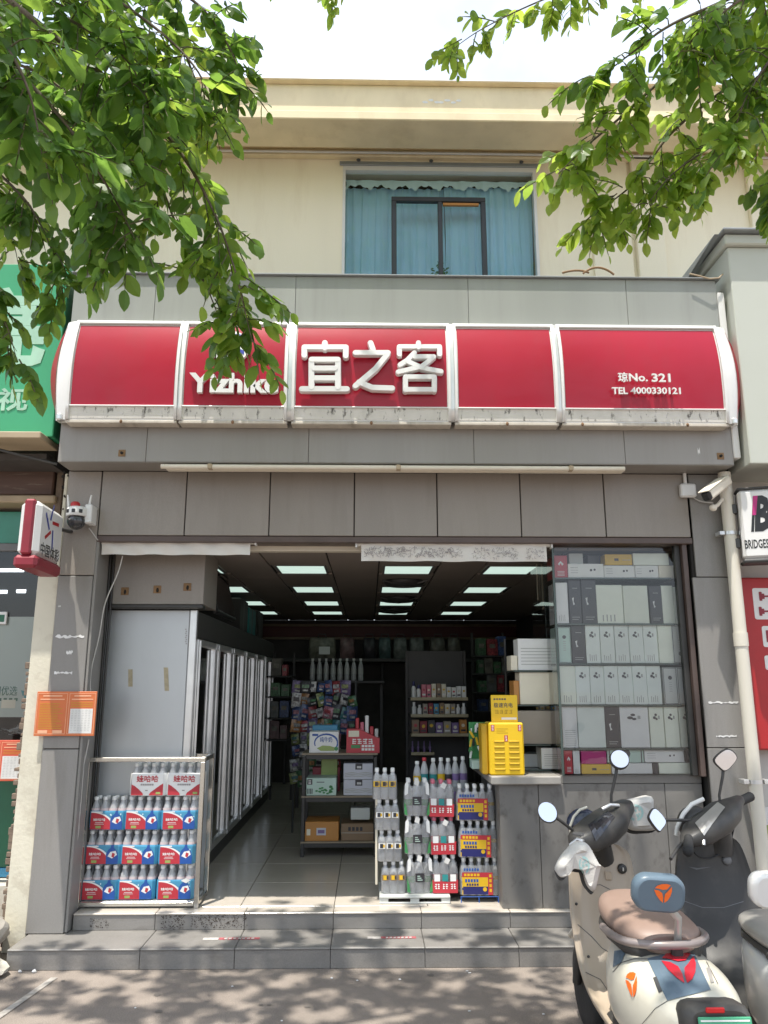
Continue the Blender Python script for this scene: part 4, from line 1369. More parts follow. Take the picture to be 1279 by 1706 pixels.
# pale rough stone block and broken slab at the bottom left
def rock(name, label, c, r, m, seed):
    rnd = random.Random(seed)
    import bmesh
    bm = bmesh.new()
    bmesh.ops.create_icosphere(bm, subdivisions=3, radius=1)
    dirs = [Vector((rnd.uniform(-1, 1), rnd.uniform(-1, 1), rnd.uniform(-1, 1))).normalized() for _ in range(14)]
    cut = [rnd.uniform(.62, .9) for _ in dirs]
    for v in bm.verts:
        for d, k in zip(dirs, cut):
            e = v.co.dot(d)
            if e > k:
                v.co -= d * (e - k)
        v.co = Vector((c[0] + v.co.x * r[0], c[1] + v.co.y * r[1], max(c[2] + v.co.z * r[2], .002)))
    me = bpy.data.meshes.new(name)
    bm.to_mesh(me)
    bm.free()
    me.materials.append(M[m])
    return tag(link(name, me), label, 'stone')
rock('stone_block', 'large pale rough stone at the left end of the step', (-2.45, 5.17, .17), (.36, .22, .17), 'stone_pale', 4)
rock('stone_slab', 'smaller flat pale stone in front of the step, at the left edge', (-2.34, 4.93, .045), (.27, .18, .07), 'stone_pale', 9)
for i, (u, v, r_) in enumerate(((57, 1618, .016), (33, 1621, .012))):
    rock('stone_chip', ['larger white stone chip at the foot of the step, left end', 'smaller white stone chip at the foot of the step, beside the flat stone'][i], (at(u, v, 5.02).x, 5.02, .008), (r_, r_ * .7, r_ * .7), 'paper_tear', 20 + i)

# ================================================================ RIGHT NEIGHBOUR
rn = thing('neighbour_building', 'pale neighbouring building with projecting white fascia at the right edge', 'building', (3.2, 5.8, 0))
MB().box(2.605, 6.5, 5.52, 6.1, 0, 3.45).build('wall', 'neigh_wall', rn)
nb0 = at(1240, 772, 5.02).z
nb1 = at(1240, 412, 5.02).z
NX0 = 2.61
MB().cbox(NX0, 6.5, 5.02, 6.15, nb0, nb1, .006).build('fascia', 'neigh_white', rn)
MB().cbox(NX0 - .03, 6.5, 4.98, 6.2, nb1 + .002, nb1 + .085, .01).build('coping', 'neigh_white', rn)
MB().cbox(NX0 - .06, 6.5, 4.93, 6.2, nb1 + .087, nb1 + .107, .006).build('metal_flashing', 'coping', rn)
MB().xprism([(4.99, nb1 + .085), (6.1, nb1 + .075), (6.1, 4.75), (5.95, 4.72)], NX0 - .10, NX0 - .062).build('side_flashing', 'coping', rn)
# tyre-shop lightbox
ts = thing('tyre_shop_sign', 'white hanging lightbox with bold black and red letter at the right edge', 'sign', (2.75, 5.0, 2.6))
a0, a1 = at(1232, 870, 5.20), at(1279, 870, 5.02)
Lb = .62
ang = math.atan2(-.32, .95)
tz0, tz1 = at(1250, 930, 5.12).z, at(1250, 815, 5.12).z
TM = Matrix.Translation((at(1233, 870, 5.15).x, 5.15, tz0)) @ Matrix.Rotation(ang, 4, 'Z')
th = tz1 - tz0
MB().cbox(0, Lb, 0, .16, 0, th, .02).xf(TM).build('light_box', 'sign_white', ts)
MB().cbox(-.005, Lb + .005, -.004, .164, -.028, -.001, .01).xf(TM).build('dark_trim', 'dark_grey', ts)
MB().cbox(-.004, Lb + .004, -.003, .163, th + .001, th + .016, .006).xf(TM).build('dark_trim', 'dark_grey', ts)
for z in (.12, th - .12):
    MB().cbox(-.06, -.002, .05, .11, z - .035, z + .035, .006).xf(TM).build('bracket', 'dark_grey', ts)
# slanted bold B with a red stroke on its upper left
mb = text_mb('B', .085, .185, th * .38, th * .90, -.0015, 0, bold=.05)
mb.v = [(x + (z - th * .38) * .10, y, z) for x, y, z in mb.v]
mb.flat([(.062, th * .38), (.080, th * .38), (.112, th * .90), (.096, th * .90)], -.0018, 0)
mb.flat([(.080, th * .62), (.096, th * .90), (.126, th * .90), (.104, th * .62)], -.0024, 1)
mb.xf(TM).build('letter_mark', ['black_plastic', 'pk_magenta'], ts)
text_mb('BRIDGESTONE', .014, .27, th * .14, th * .27, -.0015, bold=.022).xf(TM).build('lettering', 'black_plastic', ts)
# red service board with white pictogram panels
rs = thing('service_board', 'tall red service board with white pictogram panels at the right edge', 'sign', (3.0, 5.35, 1.2))
bx0, bz0, bz1 = at(1238, 1100, 5.40).x + .045, at(1260, 1250, 5.40).z, at(1260, 962, 5.40).z
MB().cbox(bx0 - .02, bx0 + .9, 5.40, 5.50, bz0, bz1, .012).build('board', 'red_paint', rs)
MB().cbox(bx0 - .035, bx0 - .021, 5.395, 5.50, bz0 - .01, bz1 + .012, .004).build('frame', 'frame_dark', rs)
mb = MB()
def rb(u0, v0, u1, v1, r=.015):
    x0, x1, z0, z1 = rect(u0, v0, u1, v1, 5.40)
    return rrect(x0, x1, z0, z1, r)
for q in ((1255, 980, 1330, 1032), (1270, 1043, 1330, 1078), (1274, 1092, 1330, 1116)):
    mb.flat(rb(*q), 5.3985)
mb.build('pictogram_panel', 'sign_white', rs)
mb = MB()
for v in (993, 1018):
    mb.flat(rb(1266, v - 1, 1330, v + 2, .002), 5.397)
    mb.flat(rb(1264, v - 7, 1269, v + 8, .004), 5.3966)
    mb.flat(rb(1268, v - 4, 1273, v + 5, .004), 5.3962)
mb.flat(rb(1276, 1050, 1320, 1070, .004), 5.397)
mb.build('pictogram', 'maroon', rs)
# poster low on the right wall
ps = thing('poster', 'pale poster with dark red edge and green picture low on the right wall', 'poster', (2.75, 5.5, .5))
q0, q1, qz0, qz1 = rect(1234, 1345, 1330, 1452, 5.5)
MB().cbox(q0, q0 + .5, 5.505, 5.515, qz0, qz1, .002).build('sheet', 'paper_white', ps)
MB().frect(q0, q0 + .05, qz0, qz1, 5.5035).build('red_edge', 'maroon', ps)
MB().flat(disc(q0 + .2, (qz0 + qz1) / 2, .07, .09), 5.5035).build('green_picture', 'pk_lime', ps)
# stickers on the step
for lb, u0, u1, v in (('worn red and white floor sticker on the step, left of two', 338, 432, 1567), ('worn red and white floor sticker on the step, right of two', 612, 693, 1566)):
    yc = 5.22
    p0, p1 = at(u0, v, yc), at(u1, v, yc)
    t = thing('floor_sticker', lb, 'sticker', ((p0.x + p1.x) / 2, yc, ST_Z))
    L_ = p1.x - p0.x
    mb = MB()
    f0 = .28
    for k in range(18):
        if random.random() < (.25 if '左' in lb or 'left' in lb else .06): continue
        a, b = p0.x + L_ * (f0 + (1 - f0) * k / 18), p0.x + L_ * (f0 + (1 - f0) * (k + 1) / 18)
        mb.poly([(a, yc - .022 + random.random() * .012, ST_Z + .0015), (b, yc - .022 + random.random() * .012, ST_Z + .0015), (b, yc + .022, ST_Z + .0015), (a, yc + .022, ST_Z + .0015)])
    mb.build('red_part', 'worn_red', t)
    mb = MB()
    mb.poly([(p0.x, yc - .022, ST_Z + .0015), (p0.x + L_ * .27, yc - .022, ST_Z + .0015), (p0.x + L_ * .27, yc + .022, ST_Z + .0015), (p0.x, yc + .022, ST_Z + .0015)])
    for k in range(7):
        a = p0.x + L_ * (.38 + .08 * k)
        mb.poly([(a, yc - .012, ST_Z + .0028), (a + L_ * .05, yc - .008, ST_Z + .0028), (a + L_ * .045, yc + .012, ST_Z + .0028), (a - L_ * .01, yc + .008, ST_Z + .0028)])
    mb.build('white_part', 'worn_white', t)

# ================================================================ INSIDE THE ENTRANCE
# bulkhead of grey panels over the fridges
bk = thing('bulkhead', 'grey panelled bulkhead above the tall fridge at the left', 'wall casing', (-1.6, 5.6, 2.2))
BX1 = at(340, 970, 5.62).x
bz0 = at(250, 1007, 5.62).z
MB().cbox(-2.0, BX1, 5.62, 6.1, bz0, CZ - .002, .004).build('casing', 'panel_warm', bk)
for u, v in ((208, 985), (262, 982), (312, 978)):
    p = at(u, v, 5.62)
    f = MB().cbox(p.x - .028, p.x + .028, 5.615, 5.6195, p.z - .028, p.z + .028, .003).build('fixing_plate', 'rust_brown', bk)
    MB().ell((p.x + .003, 5.612, p.z - .006), .009, .008, .018, n=8, k=5).build('bolt', 'dark_gap', f)
MB().cbox(-2.0, BX1 + .002, 5.605, 5.7, bz0 - .028, bz0 - .002, .004).build('lower_trim', 'frame_dark', bk)
# tall glass-door fridge, its sheet-metal side towards the street
FRX = -1.285
fz1 = at(250, 1016, 5.70).z
fr = thing('glass_door_fridge', 'long row of tall glass-door drink fridges along the left wall', 'fridge', (-1.6, 6.0, FL_Z))
SPX0 = at(168, 1130, 5.7).x
MB().cbox(-1.99, FRX - .03, 5.70, 5.72, FL_Z + .12, fz1, .006).build('side_panel', 'galv', fr)
MB().cbox(FRX - .03 + .001, FRX + .022, 5.695, 5.745, FL_Z + .1, fz1, .005).build('corner_post', 'alu', fr)
MB().cbox(-1.99, -1.9, 5.721, 10.45, FL_Z, fz1, .004).build('back_panel', 'dark_grey', fr)
MB().cbox(-1.99, FRX, 5.721, 10.45, FL_Z + .0, FL_Z + .12, .004).build('plinth', 'dark_grey', fr)
MB().cbox(-1.89, FRX + .012, 5.746, 10.45, fz1 - .20, fz1, .01).build('head_panel', 'shelf_dark', fr)
for lb, u, v0, v1, s in (('left', 217, 1115, 1144, -.004), ('right', 276, 1112, 1151, .012)):
    a, b = at(u, v0, 5.698), at(u + s * 100, v1, 5.698)
    MB().flat([(a.x - .016, a.z), (a.x + .016, a.z), (b.x + .018, b.z), (b.x - .014, b.z)], 5.6985).build('tape_strip', 'tape', fr)
mb = MB()
for k in range(8):
    p = at(309 + (k % 2), 1048 + 3.4 * k, 5.698)
    mb.frect(p.x - .004, p.x + .006, p.z - .006, p.z + .002, 5.6985)
mb.build('pen_marks', 'print_grey', fr)
DW = .74
dz0, dz1 = FL_Z + .125, fz1 - .205
for k in range(6):
    y0 = 5.76 + k * DW
    y1 = y0 + DW - .012
    if y1 > 10.4: break
    d = MB()
    for a, b, c0, c1 in ((y0, y0 + .055, dz0, dz1), (y1 - .055, y1, dz0, dz1), (y0 + .056, y1 - .056, dz1 - .05, dz1), (y0 + .056, y1 - .056, dz0, dz0 + .06)):
        d.cbox(FRX - .02, FRX + .03, a, b, c0, c1, .008)
    d = d.build('fridge_door', 'alu', fr)
    MB()._add([(FRX + .006, y0 + .05, dz0 + .05), (FRX + .006, y1 - .05, dz0 + .05), (FRX + .006, y1 - .05, dz1 - .045), (FRX + .006, y0 + .05, dz1 - .045)], [(0, 1, 2, 3)], 0).build('pane', 'glass_door', d)
    MB().cbox(FRX + .031, FRX + .060, y1 - .042, y1 - .012, dz0 + .06, dz1 - .05, .010).build('handle', 'alu', d)
    MB().cbox(FRX + .031, FRX + .048, y0 + .008, y0 + .022, dz0 + .02, dz1 - .01, .004).build('edge_strip', 'alu', d)
    for s in range(5):
        z = dz0 + .12 + s * .31
        MB().box(-1.88, FRX - .06, y0 + .02, y1 - .02, z, z + .012).build('fridge_shelf', 'mid_grey', fr)
# drinks on the fridge shelves: counted, dim behind the doors
DR = ['pk_red', 'pk_white', 'pk_green', 'pk_orange', 'pk_sky', 'pk_purple', 'pk_yellow']
drink_me = {m: MB().lathe([(.028, 0), (.031, .02), (.031, .13), (.027, .15), (.013, .19), (.013, .205)], (0, 0, 0), 10).mesh('drink_bottle', m) for m in DR}
for k in range(5):
    for s in range(5):
        z = dz0 + .132 + s * .31
        m = DR[(k * 3 + s * 2) % 7]
        for q in range(6):
            y = 5.76 + k * DW + .10 + q * .098
            cn = {'pk_red': 'red', 'pk_white': 'white', 'pk_green': 'green', 'pk_orange': 'orange', 'pk_sky': 'blue', 'pk_purple': 'purple', 'pk_yellow': 'yellow'}[m]
            tag(link('drink_bottle', drink_me[m], None, (FRX - .12, y, z)), f'{cn} drink bottle on the {["lowest", "second", "middle", "fourth", "highest"][s]} shelf behind the {["nearest", "second", "third", "fourth", "farthest"][k]} fridge door', 'bottle', 'drink bottles inside the tall fridges')
# things over the fridges: television and cartons
tv = thing('television', 'black flat television tilted above the tall fridges', 'television', (-1.3, 6.6, 2.3))
a0 = Vector((-1.10, 6.35, 2.18)); 
TVM = Matrix.Translation((-1.27, 6.62, 2.39)) @ Matrix.Rotation(R(90), 4, 'Z') @ Matrix.Rotation(R(-14), 4, 'X')
MB().cbox(-.44, .44, -.02, .03, -.19, .22, .01).xf(TVM).build('casing', 'black_plastic', tv)
MB().frect(-.42, .42, -.17, .20, -.0215).xf(TVM).build('screen', 'sc_dash', tv)
MB().tube([(-1.33, 6.62, 2.42), (-1.45, 6.62, CZ)], .02, 8).build('bracket', 'dark_grey', tv)
for k, (y, h, m, lb) in enumerate(((8.0, .34, 'frame_dark', 'dark carton on top of the fridges, next to the television'), (8.6, .30, 'pk_teal', 'dark teal carton on top of the fridges, middle of three'), (9.25, .33, 'frame_dark', 'dark carton on top of the fridges, farthest from the entrance'))):
    t = thing('carton', lb, 'carton', (-1.6, y, fz1))
    MB().cbox(-1.88, -1.33, y, y + .5, fz1 + .001, fz1 + h, .006).build('box', m, t)
    MB().box(-1.3295, -1.3285, y + .2, y + .26, fz1 + .01, fz1 + h - .01).build('tape_strip', 'mid_grey', t)

# ---- rack with water packs
rk = thing('display_rack', 'low stainless steel rack holding shrink-wrapped water packs', 'rack', (-1.6, 5.6, FL_Z))
QY0, QY1 = 5.50, 5.80
qx0, qx1 = at(131, 1400, QY0).x, at(335, 1400, QY0).x
qz1 = at(240, 1262, QY0).z
for x, y in ((qx0, QY0), (qx1 - .03, QY0), (qx0, QY1), (qx1 - .03, QY1)):
    MB().cbox(x, x + .03, y, y + .03, FL_Z, qz1 - .03, .003).build('post', 'steel', rk)
for y in (QY0, QY1):
    MB().cbox(qx0, qx1, y, y + .03, qz1 - .029, qz1, .003).build('rail', 'steel', rk)
    MB().cbox(qx0 + .031, qx1 - .031, y, y + .03, FL_Z + .012, FL_Z + .038, .003).build('rail', 'steel', rk)
for x in (qx0, qx1 - .03):
    MB().cbox(x, x + .03, QY0 + .031, QY1 - .001, qz1 - .029, qz1, .003).build('rail', 'steel', rk)
    MB().cbox(x + .001, x + .029, QY0 + .031, QY1 - .001, FL_Z + .012, FL_Z + .038, .003).build('rail', 'steel', rk)
MB().cbox(qx0 + .031, qx1 - .031, QY0 + .031, QY1 - .001, FL_Z + .028, FL_Z + .037, .002).build('deck', 'alu', rk)
MB().frect(qx0 + .035, qx1 - .035, FL_Z + .05, qz1 - .04, QY1 + .012).build('back_sheet', 'galv', rk)

# PET bottle: body with shoulders + label band + cap
def bottle_meshes(tag_, r, h, cap, label, l0, l1, body='pet'):
    prof = [(r * .8, 0), (r, h * .03), (r, h * .20), (r * .93, h * .23), (r, h * .26), (r, h * .55), (r * .95, h * .62), (r * .70, h * .76), (r * .40, h * .87), (r * .40, h * .93)]
    cr = r * .54
    b = MB().lathe(prof, (0, 0, 0), 14).mesh('bottle', body)
    c = MB().lathe([(cr * .95, h * .895), (cr, h * .905), (cr, h * .985), (cr * .9, h)], (0, 0, 0), 12).mesh('cap', cap)
    l = MB().lathe([(r * 1.012, h * l0), (r * 1.012, h * l1)], (0, 0, 0), 14)
    l.f = [f for f in l.f if len(f) == 4]; l.fm = l.fm[:len(l.f)]; l.fs = [True] * len(l.f)
    l = l.mesh('bottle_label', label) if label else None
    return b, c, l


def put_bottle(ms, parent, x, y, z, sub=True):
    b, c, l = ms
    off = ROOT[parent.name]
    o = link('bottle', b, parent, (x - off[0], y - off[1], z - off[2]))
    link('cap', c, o)
    if l: link('bottle_label', l, o)
    return o


PK_W, PK_D, PK_H = .240, .16, .214
small = bottle_meshes('s', .0298, .211, 'pk_white', 'pk_pinkish', .56, .66)


def water_pack(label, x, y, z, kind, tilt=0.0, sticker=False):
    t = thing('water_pack', label, 'water pack', (x, y, z), 'shrink-wrapped water packs in the steel rack')
    for j in range(2):
        for i in range(4):
            put_bottle(small, t, x - PK_W / 2 + .030 + i * .060, y - .045 + j * .061, z)
    w = PK_W
    zf = z + PK_H * (.70 if kind == 'a' else .58)
    yf = y - .0775
    # wrap around the lower part of the pack, rounded at the corners
    ring = lambda zz_, g: [(x - w / 2 - g, y + .046, zz_), (x - w / 2 - g, yf + .016, zz_), (x - w / 2 + .014, yf - g, zz_), (x + w / 2 - .014, yf - g, zz_), (x + w / 2 + g, yf + .016, zz_), (x + w / 2 + g, y + .046, zz_)]
    wrap = MB().loft([ring(z + .003, .002), ring(z + .02, .004), ring(zf - .01, .004), ring(zf, .001)], 0, cap=False, smooth=False).build('wrapper', 'pk_white' if kind == 'a' else 'pk_sky', t)
    Y = yf - .0058
    H0, H1 = z + .006, zf - .004
    X0, X1 = x - w / 2 + .012, x + w / 2 - .012
    W, H = X1 - X0, H1 - H0
    fx = lambda a: X0 + W * a
    fz = lambda b: H0 + H * b
    mb = MB()
    if kind == 'a':   # white pack, red swooshes, red script
        mb.flat([(fx(0), fz(0)), (fx(.38), fz(0)), (fx(.36), fz(.10)), (fx(.24), fz(.27)), (fx(.10), fz(.43)), (fx(0), fz(.50))], Y, 0)
        mb.flat([(fx(1), fz(0)), (fx(.56), fz(0)), (fx(.60), fz(.12)), (fx(.76), fz(.30)), (fx(.90), fz(.46)), (fx(1), fz(.55))], Y, 0)
        mb.flat([(fx(.78), fz(.05)), (fx(.92), fz(.05)), (fx(.92), fz(.15)), (fx(.78), fz(.15))], Y - .0008, 2)
        text_mb('娃哈哈', fx(.15), fx(.84), fz(.60), fz(.92), Y - .0006, 0, bold=.02, into=mb)
        for k in range(7):
            mb.frect(fx(.29 + .06 * k), fx(.33 + .06 * k), fz(.45), fz(.53), Y - .0006, 3)
        mb.frect(fx(.44), fx(.52), fz(.20), fz(.24), Y - .0006, 3)
        mats = ['pk_red', 'pk_sky', 'pk_lime', 'print_grey']
    else:             # red quarter disc over blue, bottle picture on the right
        n = 12
        arc_ = [(.70 * math.sin(R(90 * k / n)), .93 * math.cos(R(90 * k / n))) for k in range(n + 1)]
        rim = [(p[0] * 1.07 + .012, p[1] * 1.05 + .015) for p in arc_]
        mb.flat([(fx(0), fz(0))] + [(fx(a), fz(b)) for a, b in arc_[::-1]], Y - .0008, 0)
        mb.flat([(fx(0), fz(.0))] + [(fx(max(a, 0)), fz(min(b, 1))) for a, b in rim[::-1]], Y - .0002, 1)
        mb.frect(fx(.0), fx(.36), fz(.93), fz(1.0), Y - .0003, 1)
        bx = [(.62, .0), (.98, .0), (.99, .35), (.96, .62), (.90, .78), (.84, .88), (.83, 1.04), (.76, 1.04), (.74, .88), (.66, .75), (.61, .55)]
        mb.flat([(fx(a), fz(b)) for a, b in bx], Y - .0012, 2)
        mb.flat([(fx(.66), fz(.42)), (fx(.80), fz(.30)), (fx(.95), fz(.50)), (fx(.90), fz(.72)), (fx(.74), fz(.66))], Y - .0016, 1)
        mb.flat([(fx(.78), fz(.40)), (fx(.85), fz(.34)), (fx(.89), fz(.56)), (fx(.80), fz(.62))], Y - .002, 0)
        for k in range(9):
            a, b = random.uniform(.5, .95), random.uniform(.08, .9)
            mb.flat(disc(fx(a), fz(b), .004, .006, 7), Y - .0005, 4)
        text_mb('娃哈哈', fx(.08), fx(.46), fz(.47), fz(.62), Y - .0012, 1, bold=.02, into=mb)
        mb.frect(fx(.15), fx(.40), fz(.36), fz(.385), Y - .0012, 1)
        mb.frect(fx(.13), fx(.42), fz(.28), fz(.30), Y - .0012, 1)
        mb.frect(fx(.17), fx(.33), fz(.06), fz(.20), Y - .0012, 3)
        mats = ['pk_red', 'pk_white', 'pk_blue', 'pk_lime', 'curtain_pale']
    mb.build('printed_front', mats, wrap)
    # clear shrink film over the bottle necks
    zt = z + PK_H
    if sticker:
        s_ = [(fx(.68), fz(.98)), (fx(.84), fz(.84)), (fx(.98), fz(1.0)), (fx(.82), fz(1.12))]
        mb = MB().flat(s_, Y - .0022); mb.build('price_sticker', 'paper_white', t)
    t.rotation_euler = (0, random.uniform(-.008, .008), random.uniform(-.045, .045))
    return t


pack_x = [at(166, 1478, QY0 + .05).x, at(227, 1478, QY0 + .05).x, at(289, 1478, QY0 + .05).x]
rows_lab = ['bottom row', 'second row from the bottom', 'third row from the bottom']
cols_lab = ['left', 'middle', 'right']
PY = QY0 + .135
for r_ in range(3):
    for c_ in range(3):
        water_pack(f'red and blue wrapped water pack in the steel rack, {rows_lab[r_]}, {cols_lab[c_]}', pack_x[c_] + random.uniform(-.006, .006) + [.0, .004, .008][r_] * (1), PY + random.uniform(-.006, .004), FL_Z + .038 + r_ * (PK_H + .003), 'b', sticker=(r_ == 0 and c_ == 2))
for c_ in (1, 2):
    water_pack(f'white wrapped water pack with red swooshes, top of the steel rack, {cols_lab[c_]}', pack_x[c_] + .03, PY, FL_Z + .038 + 3 * (PK_H + .003), 'a')

# ---- low black shelf unit with cartons
sx0, sx1 = at(502, 1330, 7.0).x, at(628, 1330, 7.0).x
SY0, SY1 = 7.0, 7.42
sz = [at(565, v, SY0).z for v in (1402, 1326, 1255)]
su = thing('shelf_unit', 'low black shelf unit with three boards in the middle of the shop', 'shelf', ((sx0 + sx1) / 2, 7.2, FL_Z))
for x in (sx0, sx1 - .03):
    for y in (SY0, SY1 - .03):
        MB().cbox(x, x + .03, y, y + .03, FL_Z, sz[2] - .03, .003).build('post', 'shelf_dark', su)
for z in sz:
    b_ = MB().cbox(sx0 - .005, sx1 + .005, SY0 - .006, SY1, z - .014, z, .002).build('shelf_board', 'shelf_wood', su)
    MB().cbox(sx0 + .031, sx1 - .031, SY0 + .002, SY0 + .03, z - .05, z - .0145, .003).build('rail', 'shelf_dark', b_)


def carton(label, u0, v0, u1, v1, z, Y, m, depth=.2, name='carton', cat='carton', deco=None, extra=()):
    x0, x1, _, z1 = rect(u0, v0, u1, v1, Y)
    t = thing(name, label, cat, ((x0 + x1) / 2, Y, z))
    MB().cbox(x0, x1, Y, Y + depth, z + .0005, z1, .004).build('box', m, t)
    if deco:
        mb = MB()
        mats = deco(mb, lambda a: x0 + (x1 - x0) * a, lambda b: z + (z1 - z) * b, Y - .0012)
        mb.build('print', mats, t)
    return t, x0, x1, z1


def d_milk(mb, fx, fz, y):
    n = 16
    o = [(.58 + .42 * math.cos(R(200 - 250 * k / n)), .48 + .44 * math.sin(R(200 - 250 * k / n))) for k in range(n + 1)]
    i = [(.57 + .37 * math.cos(R(200 - 250 * k / n)), .46 + .38 * math.sin(R(200 - 250 * k / n))) for k in range(n + 1)]
    for k in range(n):
        mb.flat([(fx(min(q[0], .98)), fz(q[1])) for q in (o[k], o[k + 1], i[k + 1], i[k])], y, 1)
    mb.flat([(fx(a), fz(b)) for a, b in ((.26, .22), (.40, .10), (.85, .10), (.93, .24), (.7, .33), (.45, .35))], y - .0004, 0)
    text_mb('纯牛奶', fx(.36), fx(.78), fz(.50), fz(.76), y - .0006, 1, bold=.012, into=mb)
    mb.flat(disc(fx(.92), fz(.2), abs(fx(.07) - fx(0)), None, 10), y - .0009, 2)
    mb.frect(fx(.1), fx(.3), fz(.80), fz(.90), y - .0004, 1)
    return ['pk_lime', 'pk_blue', 'pk_green']


def d_red(mb, fx, fz, y):
    mb.frect(fx(.06), fx(.38), fz(.68), fz(.94), y, 1)
    blurred_line(mb, fx(.14), fx(.82), fz(.38), fz(.60), y, 4, 0, 5)
    mb.frect(fx(.14), fx(.42), fz(.20), fz(.34), y, 2)
    for r_ in range(2):
        for k in range(4):
            mb.frect(fx(.46 + .1 * k), fx(.54 + .1 * k), fz(.10 + .14 * r_), fz(.20 + .14 * r_), y, 0)
    return ['pk_white', 'pk_cream', 'pk_green']


def d_wave(mb, fx, fz, y):
    mb.flat([(fx(a), fz(b)) for a, b in ((.40, .62), (.64, .62), (.64, 1.0), (.40, 1.0))], y, 0)
    for k in range(5):
        mb.frect(fx(.46 + .03 * k), fx(.48 + .03 * k), fz(.7), fz(.84), y - .0005, 2)
    for k in range(3):
        mb.flat([(fx(a), fz(b - .1 * k)) for a, b in ((.05, .40), (.3, .46), (.5, .40), (.75, .47), (.97, .40), (.97, .36), (.75, .42), (.5, .36), (.3, .41), (.05, .36))], y, 1)
    return ['pk_black', 'print_soft', 'pk_white']


def d_green(mb, fx, fz, y):
    mb.frect(fx(.03), fx(.20), fz(.62), fz(.93), y, 0)
    for k in range(3):
        mb.frect(fx(.07), fx(.16), fz(.66 + .08 * k), fz(.70 + .08 * k), y - .0005, 2)
    for k in range(24):
        a, b = random.gauss(.62, .16), random.gauss(.32, .12)
        if .25 < a < .95 and .05 < b < .8:
            mb.flat(disc(fx(a), fz(b), .013, .008, 7), y - .0002 * (k % 5), 1)
    mb.frect(fx(.34), fx(.60), fz(.74), fz(.78), y, 0)
    for k in range(4):
        mb.frect(fx(.03 + .05 * k), fx(.06 + .05 * k), fz(.1), fz(.4), y, 0)
    return ['pk_black', 'pk_green', 'pk_white']


def d_orange(mb, fx, fz, y):
    mb.frect(fx(.34), fx(.62), fz(.30), fz(.68), y, 0)
    mb.frect(fx(.05), fx(.16), fz(.3), fz(.62), y, 1)
    mb.frect(fx(.38), fx(.58), fz(.40), fz(.58), y - .0005, 2)
    return ['pk_lilac', 'pk_cream', 'pk_purple']


def d_brown(mb, fx, fz, y):
    mb.frect(fx(.0), fx(1), fz(.44), fz(.50), y, 0)
    for k in range(4):
        mb.frect(fx(.22 + .12 * k), fx(.30 + .12 * k), fz(.58), fz(.80), y, 1)
    return ['pk_taupe', 'pk_black']


carton('white milk carton with green meadow and blue ring on the top board', 515, 1219, 564, 1254, sz[2], SY0 + .03, 'pk_white', .22, deco=d_milk, name='milk_carton')
carton('small pale blue carton behind the white milk carton', 520, 1208, 562, 1254, sz[2], SY0 + .26, 'pk_sky', .09)
dbx, dx0, dx1, dz1 = carton('red open display box of snacks with sloping top and white print on the top board', 577, 1215, 632, 1254, sz[2], SY0 + .03, 'pk_red', .2, name='display_box', cat='display box', deco=d_red)
old = [c for c in dbx.children if c.name.startswith('box')][0]
W_, H_ = dx1 - dx0, dz1 - sz[2]
nm = MB().prism([(dx0, sz[2] + .0005), (dx1, sz[2] + .0005), (dx1, sz[2] + H_ * .62), (dx0 + W_ * .85, sz[2] + H_ * .68), (dx0 + W_ * .40, sz[2] + H_), (dx0, sz[2] + H_)], SY0 + .03, SY0 + .23).mesh('box', 'pk_red', ROOT[dbx.name])
old.data = nm
cx0, _, _, cz1 = rect(577, 1211, 632, 1254, SY0 + .03)
for k in range(5):
    x = at(592 + 8 * k, 1215, SY0 + .13).x
    t = tag(MB().cbox(x, x + .032, SY0 + .12, SY0 + .15, sz[2] + .1, at(600, [1196, 1203, 1192, 1210, 1214][k], SY0 + .13).z, .006).build('snack_packet', ['pk_red', 'pk_pink', 'pk_white', 'pk_red', 'pk_silver'][k]),
            f'upright snack packet in the red display box, {["first", "second", "third", "fourth", "last"][k]} from the left', 'packet', 'snack packets in the red display box')
t, x0, x1, z1 = carton('white carton with grey waves and black tag, lower of two', 572, 1299, 621, 1326, sz[1], SY0 + .02, 'pk_lilac', .25, deco=d_wave)
carton('white carton with grey waves and black tag, upper of two', 572, 1272, 621, 1299, z1 + .001, SY0 + .02, 'pk_lilac', .25, deco=d_wave)
carton('pale green drink carton with leafy print on the middle board', 510, 1296, 560, 1326, sz[1], SY0 + .02, 'pk_mint', .25, deco=d_green)
carton('orange carton with lilac square on the lowest board', 508, 1369, 564, 1396, sz[0], SY0 + .02, 'pk_orange', .3, deco=d_orange)
carton('dull brown carton with dark print on the lowest board', 568, 1372, 622, 1400, sz[0], SY0 + .02, 'pk_brown', .3, deco=d_brown)
carton('clear-grey packet on the brown carton on the lowest board', 584, 1346, 616, 1365, at(600, 1366, SY0 + .05).z, SY0 + .05, 'pk_silver', .15, name='packet', cat='packet')
carton('yellowish snack box at the back of the middle board', 535, 1258, 562, 1275, sz[1] + .12, SY0 + .25, 'pk_lime', .08, name='snack_box', cat='snack box')
carton('dark red tray under the yellowish snack box', 520, 1278, 566, 1326, sz[1], SY0 + .28, 'maroon', .1, name='tray', cat='tray')

